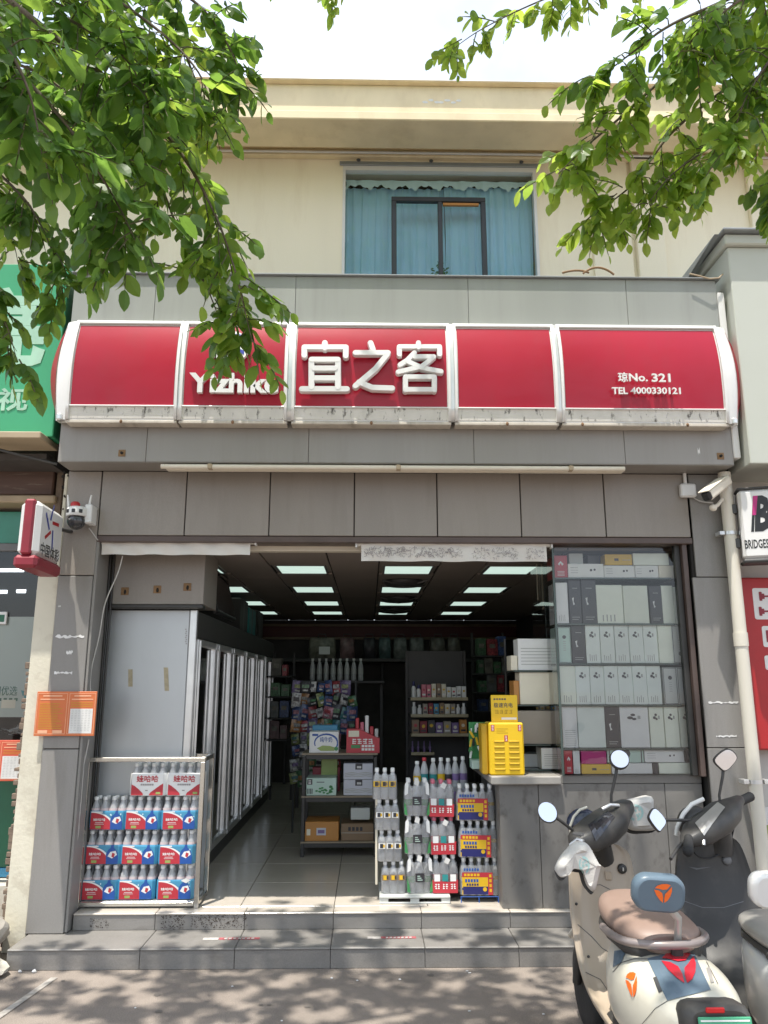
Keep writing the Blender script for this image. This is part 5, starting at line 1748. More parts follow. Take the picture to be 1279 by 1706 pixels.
# ---- wire rack hung with snack packets, behind the shelf unit
wr = thing('snack_rack', 'tall dark wire rack hung with snack packets behind the milk carton', 'rack', (-.5, 8.0, FL_Z))
wx0, wx1 = at(486, 1200, 8.0).x, at(600, 1200, 8.0).x
wz1 = at(540, 1132, 8.0).z
for x in (wx0 + .02, wx1 - .05):
    MB().tube([(x, 8.12, FL_Z), (x, 8.12, wz1)], .012, 6).build('post', 'dark_grey', wr)
for k in range(7):
    z = wz1 - .02 - k * .16
    MB().tube([(wx0, 8.10, z), (wx1 - .03, 8.10, z)], .007, 6).build('wire', 'dark_grey', wr)
cols_p = ['pk_red', 'pk_green', 'pk_purple', 'pk_blue', 'pk_white', 'pk_orange', 'pk_lime', 'pk_pink', 'pk_black', 'pk_silver', 'pk_teal']
sn_me = {}
for m in cols_p:
    mb = MB()
    n = 6
    fr_, bk_ = [], []
    for j in range(4):
        row = []
        for i in range(5):
            bulge = .022 * math.sin(math.pi * i / 4) ** .6 * math.sin(math.pi * j / 3) ** .6 if 0 < i < 4 and 0 < j < 3 else 0
            row.append((-.042 + .021 * i, -.004 - bulge, -.055 + .0366 * j))
        fr_.append(row)
    mb.loft(fr_, 0, cap=False, closed=False)
    mb.loft([[(-x * -1, -y, z) for x, y, z in r_] for r_ in fr_], 0, cap=False, closed=False)
    mb.frect(-.026, .026, -.005, .025, -.0275, 1)
    mb.frect(-.02, .02, -.035, -.02, -.0255, 2)
    sn_me[m] = mb.mesh('snack_packet', ['sn_' + m[3:], 'sn_' + cols_p[(cols_p.index(m) + 4) % 11][3:], 'sn_white'])
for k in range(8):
    for i in range(9):
        z = wz1 - .08 - k * .125
        x = wx0 + .04 + i * .081
        if k < 1 and i > 6: continue
        if x > wx1 - .05 + (.03 if k > 3 else 0) or (k > 3 and i > 5): continue
        cm = random.choice(cols_p)
        o = link('snack_packet', sn_me[cm], None, (x + random.uniform(-.008, .008), 8.04 + random.uniform(-.02, .01), z + random.uniform(-.012, .012)))
        o.rotation_euler = (random.uniform(-.15, .15), random.uniform(-.3, .3), random.uniform(-.45, .45))
        o.scale = (random.uniform(.85, 1.35), 1, random.uniform(.8, 1.45))
        tag(o, f'{dict(pk_lime="olive", pk_silver="grey", pk_teal="teal").get(cm, cm[3:])} snack packet, {["first", "second", "third", "fourth", "fifth", "sixth", "seventh", "eighth", "ninth"][i]} from left in the {["top", "second", "third", "fourth", "fifth", "sixth", "seventh", "lowest"][k]} row of the wire rack', 'packet', 'snack packets hung on the wire rack')

# ---- bottles in a line and clear bags at the back
small_d = bottle_meshes('d', .03, .26, 'pk_white', 'pk_silver', .3, .55)
for k in range(8):
    p = at(520 + 11.5 * k, 1134, 9.4)
    t = thing('water_bottle', f'clear bottle with white cap, {["first", "second", "third", "fourth", "fifth", "sixth", "seventh", "last"][k]} from the left on the dim back shelf', 'bottle', (p.x, 9.4, p.z), 'bottles in a line on the dim back shelf')
    put_bottle(small_d, t, p.x, 9.4, p.z)
p0, p1 = at(505, 1134, 9.4), at(640, 1134, 9.4)
t = thing('wall_shelf', 'dark shelf under the dim line of bottles at the back', 'shelf', ((p0.x + p1.x) / 2, 9.5, p0.z - .02))
MB().cbox(p0.x - .1, p1.x, 9.3, 9.75, p0.z - .03, p0.z - .002, .004).build('board', 'shelf_dark', t)
for x in (p0.x - .09, p1.x - .05):
    MB().cbox(x, x + .04, 9.68, 9.72, FL_Z, p0.z - .031, .004).build('post', 'shelf_dark', t)
for k, u in enumerate((512, 565, 604, 630, 655, 682, 716, 745)):
    w = (48, 26, 22, 22, 24, 26, 28, 24)[k]
    p, q = at(u, 1062, 11.4), at(u + w, 1097, 11.4)
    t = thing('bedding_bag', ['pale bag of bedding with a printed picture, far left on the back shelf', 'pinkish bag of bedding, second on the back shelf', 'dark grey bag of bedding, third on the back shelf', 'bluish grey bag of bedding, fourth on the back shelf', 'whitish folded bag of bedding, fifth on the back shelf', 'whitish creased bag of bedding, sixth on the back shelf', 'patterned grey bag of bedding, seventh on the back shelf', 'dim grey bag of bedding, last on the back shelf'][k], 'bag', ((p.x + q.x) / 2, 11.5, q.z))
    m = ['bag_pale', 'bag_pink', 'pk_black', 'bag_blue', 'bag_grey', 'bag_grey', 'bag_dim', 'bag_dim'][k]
    n = 6
    rings = []
    for j in range(6):
        f = j / 5
        s_ = .94 + .06 * math.sin(math.pi * f + .3) - (.02 if j % 2 else 0)
        cx = (p.x + q.x) / 2
        w2 = (q.x - p.x) / 2 * s_ * .96
        z = q.z + (p.z - q.z) * f
        d_ = .12 * (.6 + .4 * math.sin(math.pi * f))
        rings.append([(cx + w2 * math.copysign(abs(math.cos(a)) ** .2, math.cos(a)), 11.55 + d_ * math.copysign(abs(math.sin(a)) ** .6, math.sin(a)), z) for a in [2 * math.pi * i / 16 for i in range(16)]])
    MB().loft(rings).build('bag', m, t)
    MB().tube([((p.x + q.x) / 2 - .06, 11.44, p.z - .005), ((p.x + q.x) / 2 - .05, 11.43, p.z + .05), ((p.x + q.x) / 2 + .05, 11.43, p.z + .05), ((p.x + q.x) / 2 + .06, 11.44, p.z - .005)], .006, 5).build('handle', 'dark_grey', t)
    if k == 0:
        MB().frect(p.x + .17, p.x + .33, q.z + .06, q.z + .17, 11.42).build('picture', 'pk_white', t)
p0, p1 = at(470, 1100, 11.4), at(800, 1100, 11.4)
t = thing('wall_shelf', 'long dark shelf high on the back wall under the bags of bedding', 'shelf', ((p0.x + p1.x) / 2, 11.6, p0.z - .04))
MB().cbox(p0.x - .3, p1.x + .3, 11.35, 12.09, p0.z - .02, at(600, 1097, 11.4).z - .001, .004).build('board', 'shelf_dark', t)
for x in (p0.x, (p0.x + p1.x) / 2, p1.x):
    MB().cbox(x, x + .04, 11.9, 11.94, FL_Z, p0.z - .021, .004).build('post', 'shelf_dark', t)

# ---- dim stocked shelves deep in the shop
def dim_shelf(label, u0, u1, vs, Y, seed, side_):
    rr = random.Random(seed)
    x0, x1 = at(u0, vs[0], Y).x, at(u1, vs[0], Y).x
    zs_ = [at((u0 + u1) / 2, v, Y).z for v in vs]
    t = thing('wall_shelf', label, 'shelf', ((x0 + x1) / 2, Y, FL_Z))
    for z in zs_:
        MB().cbox(x0, x1, Y, Y + .4, z - .02, z, .003).build('shelf_board', 'shelf_dark', t)
    for x in (x0, x1 - .03):
        MB().cbox(x, x + .03, Y + .401, Y + .43, FL_Z, zs_[0] + .3, .003).build('post', 'shelf_dark', t)
    for i, z in enumerate(zs_):
        x, k = x0 + .03, 0
        while x < x1 - .1:
            w, h = rr.uniform(.07, .15), rr.uniform(.12, .24)
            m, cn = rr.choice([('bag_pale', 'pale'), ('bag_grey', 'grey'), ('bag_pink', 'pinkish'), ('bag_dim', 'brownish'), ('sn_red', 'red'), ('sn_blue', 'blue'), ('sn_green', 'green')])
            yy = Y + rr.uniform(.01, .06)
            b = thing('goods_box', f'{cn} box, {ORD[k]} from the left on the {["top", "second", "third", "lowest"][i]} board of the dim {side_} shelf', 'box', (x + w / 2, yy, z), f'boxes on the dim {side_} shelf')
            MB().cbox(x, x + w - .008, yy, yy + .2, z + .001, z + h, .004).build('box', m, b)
            MB().frect(x + w * .2, x + w * .7, z + h * .45, z + h * .7, yy - .0015).build('print', 'bag_pale' if m != 'bag_pale' else 'bag_dim', b)
            x += w; k += 1


ORD = ['first', 'second', 'third', 'fourth', 'fifth', 'sixth', 'seventh', 'eighth', 'ninth', 'tenth', 'eleventh', 'twelfth', 'thirteenth']
dim_shelf('dim stocked shelf at the back right, beyond the yellow station', 792, 850, (1092, 1122, 1153, 1185), 9.6, 5, 'back right')
dim_shelf('dim stocked shelf at the back left, beyond the fridges', 447, 486, (1126, 1160, 1196, 1232), 9.9, 6, 'back left')
# ---- gondola with small goods
GX0, GX1 = at(684, 1200, 8.2).x, at(780, 1200, 8.2).x
gd = thing('goods_shelf', 'narrow lit shelf of small boxed goods right of the centre', 'shelf', ((GX0 + GX1) / 2, 8.4, FL_Z))
gz = [at(730, v, 8.2).z for v in (1163, 1191, 1223, 1254)]
MB().cbox(GX0 - .03, GX1 + .03, 8.62, 8.65, FL_Z, gz[0] + .5, .004).build('back_panel', 'shelf_dark', gd)
for x in (GX0 - .035, GX1 + .005):
    MB().cbox(x, x + .03, 8.58, 8.615, FL_Z, gz[0] + .5, .003).build('post', 'shelf_dark', gd)
for i, z in enumerate(gz):
    b_ = MB().cbox(GX0, GX1 if i < 3 else (GX0 + GX1) / 2 - .06, 8.2, 8.61, z - .02, z, .002).build('shelf_board', 'shelf_dark', gd)
    MB().cbox(GX0, GX1 if i < 3 else (GX0 + GX1) / 2 - .06, 8.185, 8.199, z - .024, z + .008, .003).build('price_rail', 'shelf_edge', b_)
MB().cbox(GX0, GX1, 8.0, 8.61, FL_Z, gz[3] - .4, .004).build('base', 'shelf_dark', gd)
gcol = [['pk_navy', 'pk_navy', 'pk_pink', 'pk_pink', 'pk_cream', 'pk_brown', 'pk_cream', 'pk_greywhite', 'pk_greywhite', 'pk_white', 'pk_white'],
        ['pk_white', 'pk_white', 'pk_taupe', 'pk_maroon' if 'pk_maroon' in M else 'maroon', 'pk_sky', 'pk_brown', 'pk_cream', 'pk_taupe', 'pk_white', 'pk_white'],
        ['pk_brown', 'maroon', 'pk_black', 'pk_purple', 'pk_taupe', 'pk_purple', 'pk_orange']]
lvl = ['top', 'second', 'third']
for i, cols in enumerate(gcol):
    n = len(cols)
    wd = (GX1 - GX0 - .02) / n
    for k, m in enumerate(cols):
        h = [.17, .13, .14][i] * random.uniform(.75, 1.05) * (1 if not (i == 0 and k > 6) else .72)
        x = GX0 + .01 + wd * k
        t = thing('goods_box', f'small goods box, {ORD[k]} from the left on the {lvl[i]} board of the narrow lit shelf', 'box', (x + wd / 2, 8.3, gz[i]), f'small boxes on the {lvl[i]} board of the narrow shelf')
        if (i == 0 and k < 2) or (i == 1 and k in (0, 1, 8, 9)):
            t['label'] = f'small white bottle, {ORD[k]} from the left on the {lvl[i]} board of the narrow shelf'; t['category'] = 'bottle'; t['group'] = f'small bottles on the {lvl[i]} board of the narrow shelf'
            t.name = 'small_bottle'; ROOT[t.name] = (x + wd / 2, 8.3, gz[i])
            MB().lathe([(wd * .40, 0), (wd * .42, h * .1), (wd * .42, h * .6), (wd * .25, h * .72)], (x + wd / 2, 8.26, gz[i] + .001), 10).build('body', 'pk_white', t)
            MB().lathe([(wd * .25, h * .72), (wd * .25, h)], (x + wd / 2, 8.26, gz[i] + .001), 10).build('cap', m, t)
        else:
            MB().cbox(x + .003, x + wd - .003, 8.23, 8.30, gz[i] + .001, gz[i] + h, .003).build('box', m, t)
            mb = MB()
            mb.flat(disc(x + wd / 2, gz[i] + h * .6, wd * .22, None, 8), 8.2288, 0)
            mb.frect(x + wd * .2, x + wd * .8, gz[i] + h * .18, gz[i] + h * .32, 8.2288, 1)
            mb.build('print', [random.choice(['pk_yellow', 'pk_cream', 'pk_red']), random.choice(['pk_black', 'pk_white'])], t)
for k in range(4):
    x = GX0 + .02 + k * .06
    tag(MB().lathe([(.012, 0), (.014, .05), (.007, .06), (.006, .11)], (x, 8.26, gz[3] + .001), 8).build('lip_stick', 'pk_purple'), 'slim purple tube on the short lowest board of the narrow shelf', 'tube', 'slim purple tubes on the lowest board')

# ---- bottles standing behind the packs, on a crate
cr_z = at(740, 1318, 5.98).z
cr = thing('crate', 'dark crate carrying the row of big bottles behind the water packs', 'crate', (.66, 6.0, FL_Z))
c0, c1 = at(682, 1320, 5.95).x, at(785, 1320, 5.95).x
for k in range(4):
    zb = FL_Z + (cr_z - FL_Z) * k / 4
    MB().cbox(c0, c1, 5.92, 6.15, zb + .004, FL_Z + (cr_z - FL_Z) * (k + 1) / 4 - .004 if k < 3 else cr_z - .001, .006).build('slat', 'pk_purple' if k == 3 else 'shelf_dark', cr)
bd = [(695, 1268, 'pk_white', 'pk_yellow', 'small clear bottle with yellow and black label'), (707, 1262, 'pk_red', 'pk_teal', 'clear bottle with red cap and teal label'), (722, 1263, 'pk_white', 'pk_teal', 'clear bottle with white cap and dark teal label'),
      (735, 1262, 'pk_white', 'pk_yellow', 'clear bottle with yellow label'), (747, 1263, 'pk_white', 'pk_black', 'clear bottle with black label'), (759, 1261, 'pk_white', 'pk_purple', 'lilac bottle with white cap, left of two'), (772, 1260, 'pk_white', 'pk_purple', 'lilac bottle with white cap, right of two')]
for i, (u, v, cp, lb, tx) in enumerate(bd):
    h = at(u, v, 5.98).z - cr_z
    p = at(u, 1318, 5.98)
    t = thing('drink_bottle', tx + ', standing behind the water packs', 'bottle', (p.x, 5.98, cr_z), 'big bottles in a row behind the water packs')
    ms = bottle_meshes(str(i), .029, h, cp, lb, .33, .52, 'pet')
    put_bottle(ms, t, p.x, 5.98, cr_z)

# ---- stacks of water packs in the entrance
pal = thing('pallet', 'low blue-grey plastic pallet under the stacks of clear water packs', 'pallet', (.3, 5.75, FL_Z))
ax0, ax1 = at(632, 1500, 5.58).x, at(750, 1500, 5.58).x
MB().cbox(ax0, ax1, 5.57, 5.95, FL_Z + .035, FL_Z + .05, .003).build('deck', 'pk_silver', pal)
for k in range(3):
    x = ax0 + (ax1 - ax0 - .06) * k / 2
    MB().cbox(x, x + .06, 5.575, 5.94, FL_Z + .001, FL_Z + .034, .004).build('foot', 'pk_silver', pal)
MB().cbox(ax0, ax1, 5.572, 5.584, FL_Z + .001, FL_Z + .012, .002).build('runner', 'pk_silver', pal)


def clear_pack(label, xc, z, h, w, nb, cap, lab, l0, l1, group, front=None, film='film', lean=0.0, Y=5.66):
    r_ = w / nb / 2
    t = thing('water_pack', label, 'water pack', (xc, Y, z), group)
    ms = bottle_meshes(label, r_ * .97, h * .985, cap, lab, l0, l1)
    for j in range(2):
        for i in range(nb):
            put_bottle(ms, t, xc - w / 2 + r_ * (2 * i + 1), Y + j * r_ * 2, z + .001)
    # shrink film: hugs the pack, open at the ends
    ring = lambda zz_, g, kx=1.0: [(xc - w / 2 * kx - g, Y + r_ * 3, zz_), (xc - w / 2 * kx - g, Y - r_ * .4, zz_), (xc - w / 2 * kx + r_ * .5, Y - r_ - g, zz_), (xc, Y - r_ - g * 1.6, zz_), (xc + w / 2 * kx - r_ * .5, Y - r_ - g, zz_), (xc + w / 2 * kx + g, Y - r_ * .4, zz_), (xc + w / 2 * kx + g, Y + r_ * 3, zz_)]
    f = MB().loft([ring(z + .002, .002), ring(z + h * .2, .004), ring(z + h * .55, .003), ring(z + h * .8, .0, .95)], 0, cap=False, smooth=True, closed=False).build('shrink_film', film, t)
    if front:
        front(t, xc, w, z, h, Y - r_ - .008)
    t.rotation_euler = (0, random.uniform(-.014, .014), random.uniform(-.06, .06))
    return t


zs = FL_Z + .051
def band(cols):
    def f(t, xc, w, z, h, y):
        mb = MB()
        for k in range(3):
            xx = xc + w * (-.33 + .33 * k)
            mb.frect(xx - w * .14, xx + w * .14, z + h * .42, z + h * .60, y - .003, 0)
            mb.frect(xx - w * .08, xx + w * .05, z + h * .44, z + h * .58, y - .0036, 1)
            mb.frect(xx + w * .05, xx + w * .12, z + h * .46, z + h * .56, y - .0036, 2)
        mb.build('front_labels', cols, t)
    return f
band0, band1, band2 = band(['pk_brown', 'pk_yellow', 'pk_black']), band(['pk_white', 'pk_black', 'pk_yellow']), band(['pk_yellow', 'pk_black', 'pk_brown'])
c1x = at(650, 1420, 5.60).x
for k in range(4):
    h = [.20, .20, .20, .205][k]
    clear_pack('clear water pack with %s labels, stack at the left, %s' % (['brown and yellow', 'yellow and grey', 'yellow and black', 'black'][k], ['bottom', 'second from the bottom', 'third from the bottom', 'topmost'][k]),
               at(653 - 3 * k, 1420, 5.60).x + .012 * (0 if k else 1) - .004 * k, zs + sum([.20] * k), h, .165, 3, 'pk_white', ['pk_brown', 'pk_yellow', 'pk_yellow', 'pk_black'][k], .40, .58, 'clear water packs stacked in the entrance', [band0, band1, band1, band2][k])
def carry(t, xc, w, z, h, y):
    for s in (-1, 1):
        MB().flat([(xc + s * w * .50, z + h * .55), (xc + s * w * .36, z + h * .60), (xc + s * w * .34, z + h * .86), (xc + s * w * .40, z + h * .94), (xc + s * w * .48, z + h * .86)], y - .004).build('carry_flap', 'pk_white', t)
        MB().flat([(xc + s * w * .51, z + h * .06), (xc + s * w * .38, z + h * .02), (xc + s * w * .42, z + h * .24), (xc + s * w * .51, z + h * .40)], y - .004).build('green_wave', 'pk_green', t)
    MB().frect(xc - w * .18, xc + w * .18, z + h * .30, z + h * .52, y - .0035).build('front_label', 'pk_black', t)
    mb = MB()
    for k in range(3):
        mb.frect(xc - w * .10, xc + w * .10 - .008 * k, z + h * (.34 + .05 * k), z + h * (.36 + .05 * k), y - .0045)
    mb.build('label_print', 'pk_mint', t)
    q = [(xc - w * .12, z + h * .86), (xc + w * .06, z + h * .80), (xc + w * .10, z + h * .95), (xc - w * .06, z + h * 1.0)]
    MB().flat(q, y - .006).build('price_sticker', 'paper_white', t)
c2x = at(697, 1420, 5.60).x
for k in range(3):
    clear_pack('clear water pack with big dark green label, middle stack, %s' % ['bottom', 'centre', 'top'][k], c2x + [.008, -.004, -.006][k], zs + .246 * k, .246, .172, 3, 'pk_white', 'pk_green', .28, .45, 'clear water packs stacked in the entrance', carry)
def redwrap(t, xc, w, z, h, y):
    mb = MB()
    mb.flat([(xc - w * .48, z + .004), (xc + w * .48, z + .004), (xc + w * .5, z + h * .36), (xc + w * .1, z + h * .30), (xc - w * .5, z + h * .36)], y - .004, 0)
    for k in range(3):
        xx = xc + w * (-.31 + .31 * k)
        mb.frect(xx - w * .11, xx + w * .11, z + h * .32, z + h * .50, y - .0046, 1 + (k == 1))
        blurred_line(mb, xx - w * .11, xx + w * .11, z + h * .12, z + h * .26, y - .005, 2, 1, k + 2)
    mb.build('red_wrapper', ['pk_red', 'pk_white', 'pk_teal'], t)
    q = [(xc - w * .05, z + h * .82), (xc + w * .12, z + h * .76), (xc + w * .22, z + h * .88), (xc + w * .05, z + h * .95)]
    MB().flat(q, y - .006).build('price_sticker', 'paper_white', t)
c3x = at(739, 1420, 5.60).x
for k in range(3):
    clear_pack('red-wrapped clear water pack, third stack from the left, %s' % ['bottom', 'centre', 'top'][k], c3x + [.010, .0, -.008][k], zs + .243 * k, .243, .175, 3, ['pk_white', 'pk_pink', 'pk_pink'][k], 'pk_red', .3, .5, 'clear water packs stacked in the entrance', redwrap)
def promo(t, xc, w, z, h, y):
    x0, x1, z0, z1 = xc - w * .46, xc + w * .20, z + h * .04, z + h * .62
    mb = MB()
    H = z1 - z0
    mb.frect(x0, x1, z0 + H * .78, z1, y - .004, 0)
    mb.frect(x0, x1, z0 + H * .36, z0 + H * .78, y - .004, 1)
    mb.frect(x0, x1, z0, z0 + H * .36, y - .004, 2)
    mb.frect(x1, x1 + w * .12, z0 - h * .01, z1, y - .0045, 0)
    for k in range(5):
        mb.frect(x0 + .014 + .022 * k, x0 + .03 + .022 * k, z0 + H * .83, z0 + H * .95, y - .0052, 1)
        mb.frect(x0 + .02 + .019 * k, x0 + .034 + .019 * k, z0 + H * .56, z0 + H * .70, y - .0052, 3)
        mb.frect(x0 + .03 + .017 * k, x0 + .042 + .017 * k, z0 + H * .40, z0 + H * .50, y - .0052, 2)
    for k in range(4):
        mb.frect(x1 + w * .03, x1 + w * .09, z0 + H * (.12 + .22 * k), z0 + H * (.26 + .22 * k), y - .0052, 1)
    mb.flat(disc(x1 - .022, z0 + H * .24, .014, None, 10), y - .0055, 1)
    for k in range(3):
        mb.frect(x0, x0 + .006, z0 + H * .3 * k, z0 + H * (.3 * k + .2), y - .0056, 1)
    mb.build('promotional_card', ['pk_red', 'pk_yellow', 'pk_navy', 'pk_blue'], t)
    mb = MB()
    for k in range(6):
        mb.frect(x0 + .012 + .018 * k, x0 + .024 + .018 * k, z + h * .66, z + h * .73, y - .004, 0)
    mb.build('film_print', 'pk_blue', t)
c4x = at(796, 1420, 5.60).x
for k in range(3):
    clear_pack('clear water pack with red, yellow and blue promotional card, stack by the counter, %s' % ['bottom', 'centre', 'top'][k], c4x + [.012, .006, -.006][k], FL_Z + .04 + .237 * k, .237, .265, 5, 'pk_white', 'pk_yellow', .42, .52, 'promotional water packs stacked by the counter', promo, Y=5.64)
st = thing('wire_stand', 'low blue wire stand under the promotional water packs', 'stand', (c4x, 5.7, FL_Z))
for x in (c4x - .12, c4x, c4x + .13):
    MB().tube([(x, 5.60, FL_Z), (x, 5.60, FL_Z + .036)], .004, 6).build('leg', 'pk_blue', st)
    MB().tube([(x, 5.85, FL_Z), (x, 5.85, FL_Z + .036)], .004, 6).build('leg', 'pk_blue', st)
for y in (5.60, 5.85):
    MB().tube([(c4x - .125, y, FL_Z + .036), (c4x + .135, y, FL_Z + .036)], .003, 6).build('wire', 'pk_blue', st)
# tall pale carton sheet at the side of the stacks
e0 = at(625, 1420, 5.68).x
tag(MB().cbox(e0, e0 + .016, 5.66, 5.86, FL_Z + .1, FL_Z + .72, .003).build('cardboard_sheet', 'pk_cream'), 'upright pale cardboard sheet at the left of the water packs', 'cardboard')

# ---- counter, window plinth and cabinet
CN = thing('counter', 'dark stone-tiled counter under the display window, right of the entrance', 'counter', (1.4, 5.6, FL_Z))
kx0, kx1 = at(833, 1400, 5.47).x, 2.262
ktop = at(870, 1306, 5.44).z
MB().box(kx0 + .02, kx1, 5.47, 6.3, FL_Z, ktop - .001).build('core', 'dark_gap', CN)
kc = [kx0, at(900, 1400, 5.45).x]
while kc[-1] < kx1 - .05:
    kc.append(min(kc[-1] + .86, kx1))
for i, (a, b) in enumerate(zip(kc, kc[1:])):
    MB().cbox(a + .002, b - .002, 5.45, 5.468, FL_Z + .001, ktop - .002, .002).build('tile', 'counter_tile' if i < 2 else 'counter_plain', CN)
MB().cbox(kx0, kx0 + .018, 5.47, 6.3, FL_Z + .001, ktop - .002, .002).build('tile', 'counter_tile', CN)
sl1 = at(934, 1298, 5.42).x
ztop = at(870, 1293, 5.42).z
MB().cbox(kx0 - .06, sl1, 5.40, 6.3, ktop, ztop, .006).build('counter_top', 'counter_slab', CN)
wgz0 = at(1040, 1293, 5.42).z
MB().cbox(sl1 + .002, kx1, 5.452, 6.0, ktop - .0, wgz0, .003).build('window_sill', 'counter_plain', CN)

# window frame and glass
gw = thing('display_window', 'tall glazed display window full of cartons right of the entrance', 'window', (1.8, 5.42, wgz0))
GX_0 = at(922, 910, 5.42).x
gzt = HZ - .03
wx0_ = at(932, 1100, 5.42).x - .012
rx_ = 2.262
MB().cbox(wx0_ - .008, wx0_ + .008, 5.415, 5.435, wgz0 + .001, gzt, .002).build('corner_glass_edge', 'frame_green', gw)
MB().cbox(rx_ - .035, rx_, 5.36, 5.47, wgz0 + .001, gzt, .004).build('jamb', 'frame_brown', gw)
MB().cbox(rx_ - .075, rx_ - .037, 5.40, 5.45, wgz0 + .001, gzt, .004).build('jamb_inner', 'frame_dark', gw)
MB().cbox(wx0_, rx_ - .001, 5.40, 5.45, gzt + .001, gzt + .03, .004).build('head', 'frame_brown', gw)
MB().frect(wx0_ + .008, rx_ - .076, wgz0 + .002, gzt, 5.425).build('front_pane', 'glass', gw)
MB()._add([(wx0_, 5.437, ztop + .001), (wx0_, 5.437, gzt), (wx0_, 6.2, gzt), (wx0_, 6.2, ztop + .001)], [(0, 1, 2, 3)], 0).build('side_pane', 'glass', gw)

cb = thing('display_cabinet', 'dark cabinet with six glass boards behind the display window', 'cabinet', (1.8, 5.6, wgz0))
BK = 5.82
MB().cbox(wx0_ + .02, rx_ - .08, BK, BK + .02, wgz0 + .002, gzt, .003).build('back_panel', 'frame_green', cb)
brd = [at(1040, v, 5.50).z for v in (1293, 1246, 1174, 1105, 1039, 963)]
brd[0] = wgz0 + .004
for k, z in enumerate(brd):
    if k:
        MB().cbox(wx0_ + .02, rx_ - .08, 5.475, BK - .001, z - .012, z, .002).build('glass_board', 'frame_green', cb)
BOXN = [0]


def cig(kind, u0, u1, v0, z, Y=5.50, label='', group=None, depth=.22, v1=None):
    """one carton: u-range at its own height, top at v0, standing on z"""
    vm = (v0 + (v1 or v0 + 60)) / 2
    Y += random.uniform(0, .016)
    x0, x1 = at(u0, vm, Y).x, at(u1, vm, Y).x
    z1 = at((u0 + u1) / 2, v0, Y).z
    t = thing('cigarette_carton' if False else 'gift_carton', label, 'carton', ((x0 + x1) / 2, Y, z), group)
    base = {'w': 'pk_aqua', 'p': 'pk_palegreen', 'd': 'pk_black', 'g': 'pk_greywhite', 'b': 'pk_silver', 'r': 'pk_red', 'm': 'pk_magenta', 'y': 'pk_yellow', 'c': 'pk_cream', 'l': 'pk_white', 'k': 'pk_mint'}[kind[0]]
    MB().cbox(x0 + .0012, x1 - .0012, Y, Y + depth, z + .0008, z1, .0025).build('box', base, t)
    mb = MB()
    w, h, y = x1 - x0, z1 - z, Y - .0012
    fx, fz = lambda a: x0 + w * a, lambda b: z + h * b
    deco = kind[1:]
    rr = random.random
    if 'o' in deco:   # dark clover mark above small text lines
        for a, b, r_ in ((.36, .73, .07), (.46, .80, .06), (.50, .70, .055)):
            mb.flat(disc(fx(a), fz(b), w * r_ * 1.5, h * r_ * .55, 8), y - .0003 * r_ * 10, 0)
        mb.frect(fx(.62), fx(.72), fz(.70), fz(.78), y, 1)
    if 't' in deco:
        for k in range(4):
            mb.frect(fx(.22 + .14 * k), fx(.24 + .14 * k + .02), fz(.06), fz(.06 + .18 * (.7 + .3 * rr())), y, 1)
    if 'f' in deco:   # printed border
        e = .05
        for q in ((e, 1 - e, .02, .03), (e, 1 - e, .97, .98), (e, e + .03, .03, .97), (1 - e - .03, 1 - e, .03, .97)):
            mb.frect(fx(q[0]), fx(q[1]), fz(q[2]), fz(q[3]), y, 0)
        mb.flat(disc(fx(.5), fz(.25 if 'x' in deco else .72), w * .14, None, 9), y, 0)
        for k in range(5):
            mb.frect(fx(.4), fx(.6), fz(.35 + .06 * k), fz(.365 + .06 * k), y, 1)
    if 'n' in deco:   # light mark on a dark carton
        mb.flat([(fx(a), fz(b)) for a, b in ((.25, .58), (.40, .60), (.36, .50), (.46, .44), (.33, .42), (.30, .50))], y, 2)
        for k in range(2):
            mb.frect(fx(.2), fx(.8 - .1 * k), fz(.14 - .05 * k), fz(.155 - .05 * k), y, 1)
        mb.frect(fx(.3), fx(.7), fz(.80), fz(.815), y, 1)
    if 's' in deco:   # fine stripes
        for k in range(8):
            mb.frect(fx(.15), fx(.85), fz(.06 + .05 * k), fz(.072 + .05 * k), y, 1)
    if 'h' in deco:   # lines on a long lying carton
        for k in range(3):
            mb.frect(fx(.07), fx(.28), fz(.35 + .18 * k), fz(.38 + .18 * k), y, 1)
        mb.flat(disc(fx(.64), fz(.55), h * .09, None, 7), y, 0)
        mb.flat(disc(fx(.74), fz(.58), h * .08, None, 7), y, 0)
    if 'e' in deco:   # dark emblem patch
        mb.frect(fx(.35), fx(.5), fz(.38), fz(.62), y, 3)
        for k in range(6):
            mb.frect(fx(.64 + .05 * k), fx(.67 + .05 * k), fz(.42), fz(.5), y, 1)
    if 'v' in deco:   # white mark on red
        mb.flat([(fx(a), fz(b)) for a, b in ((.3, .62), (.5, .75), (.72, .62), (.6, .55), (.5, .66), (.4, .55))], y, 2)
        for k in range(4):
            mb.frect(fx(.25), fx(.75), fz(.1 + .06 * k), fz(.12 + .06 * k), y, 2)
    if mb.v:
        mb.build('print', ['print_dark', 'print_soft', 'pk_white', 'pk_black'], t)
    BOXN[0] += 1
    return t


U = lambda x: 900 + x * .2462
V = lambda y: 880 + y * .2462
G1 = 'pale cartons standing on the display boards'
ordn = ['first', 'second', 'third', 'fourth', 'fifth', 'sixth', 'seventh', 'eighth']
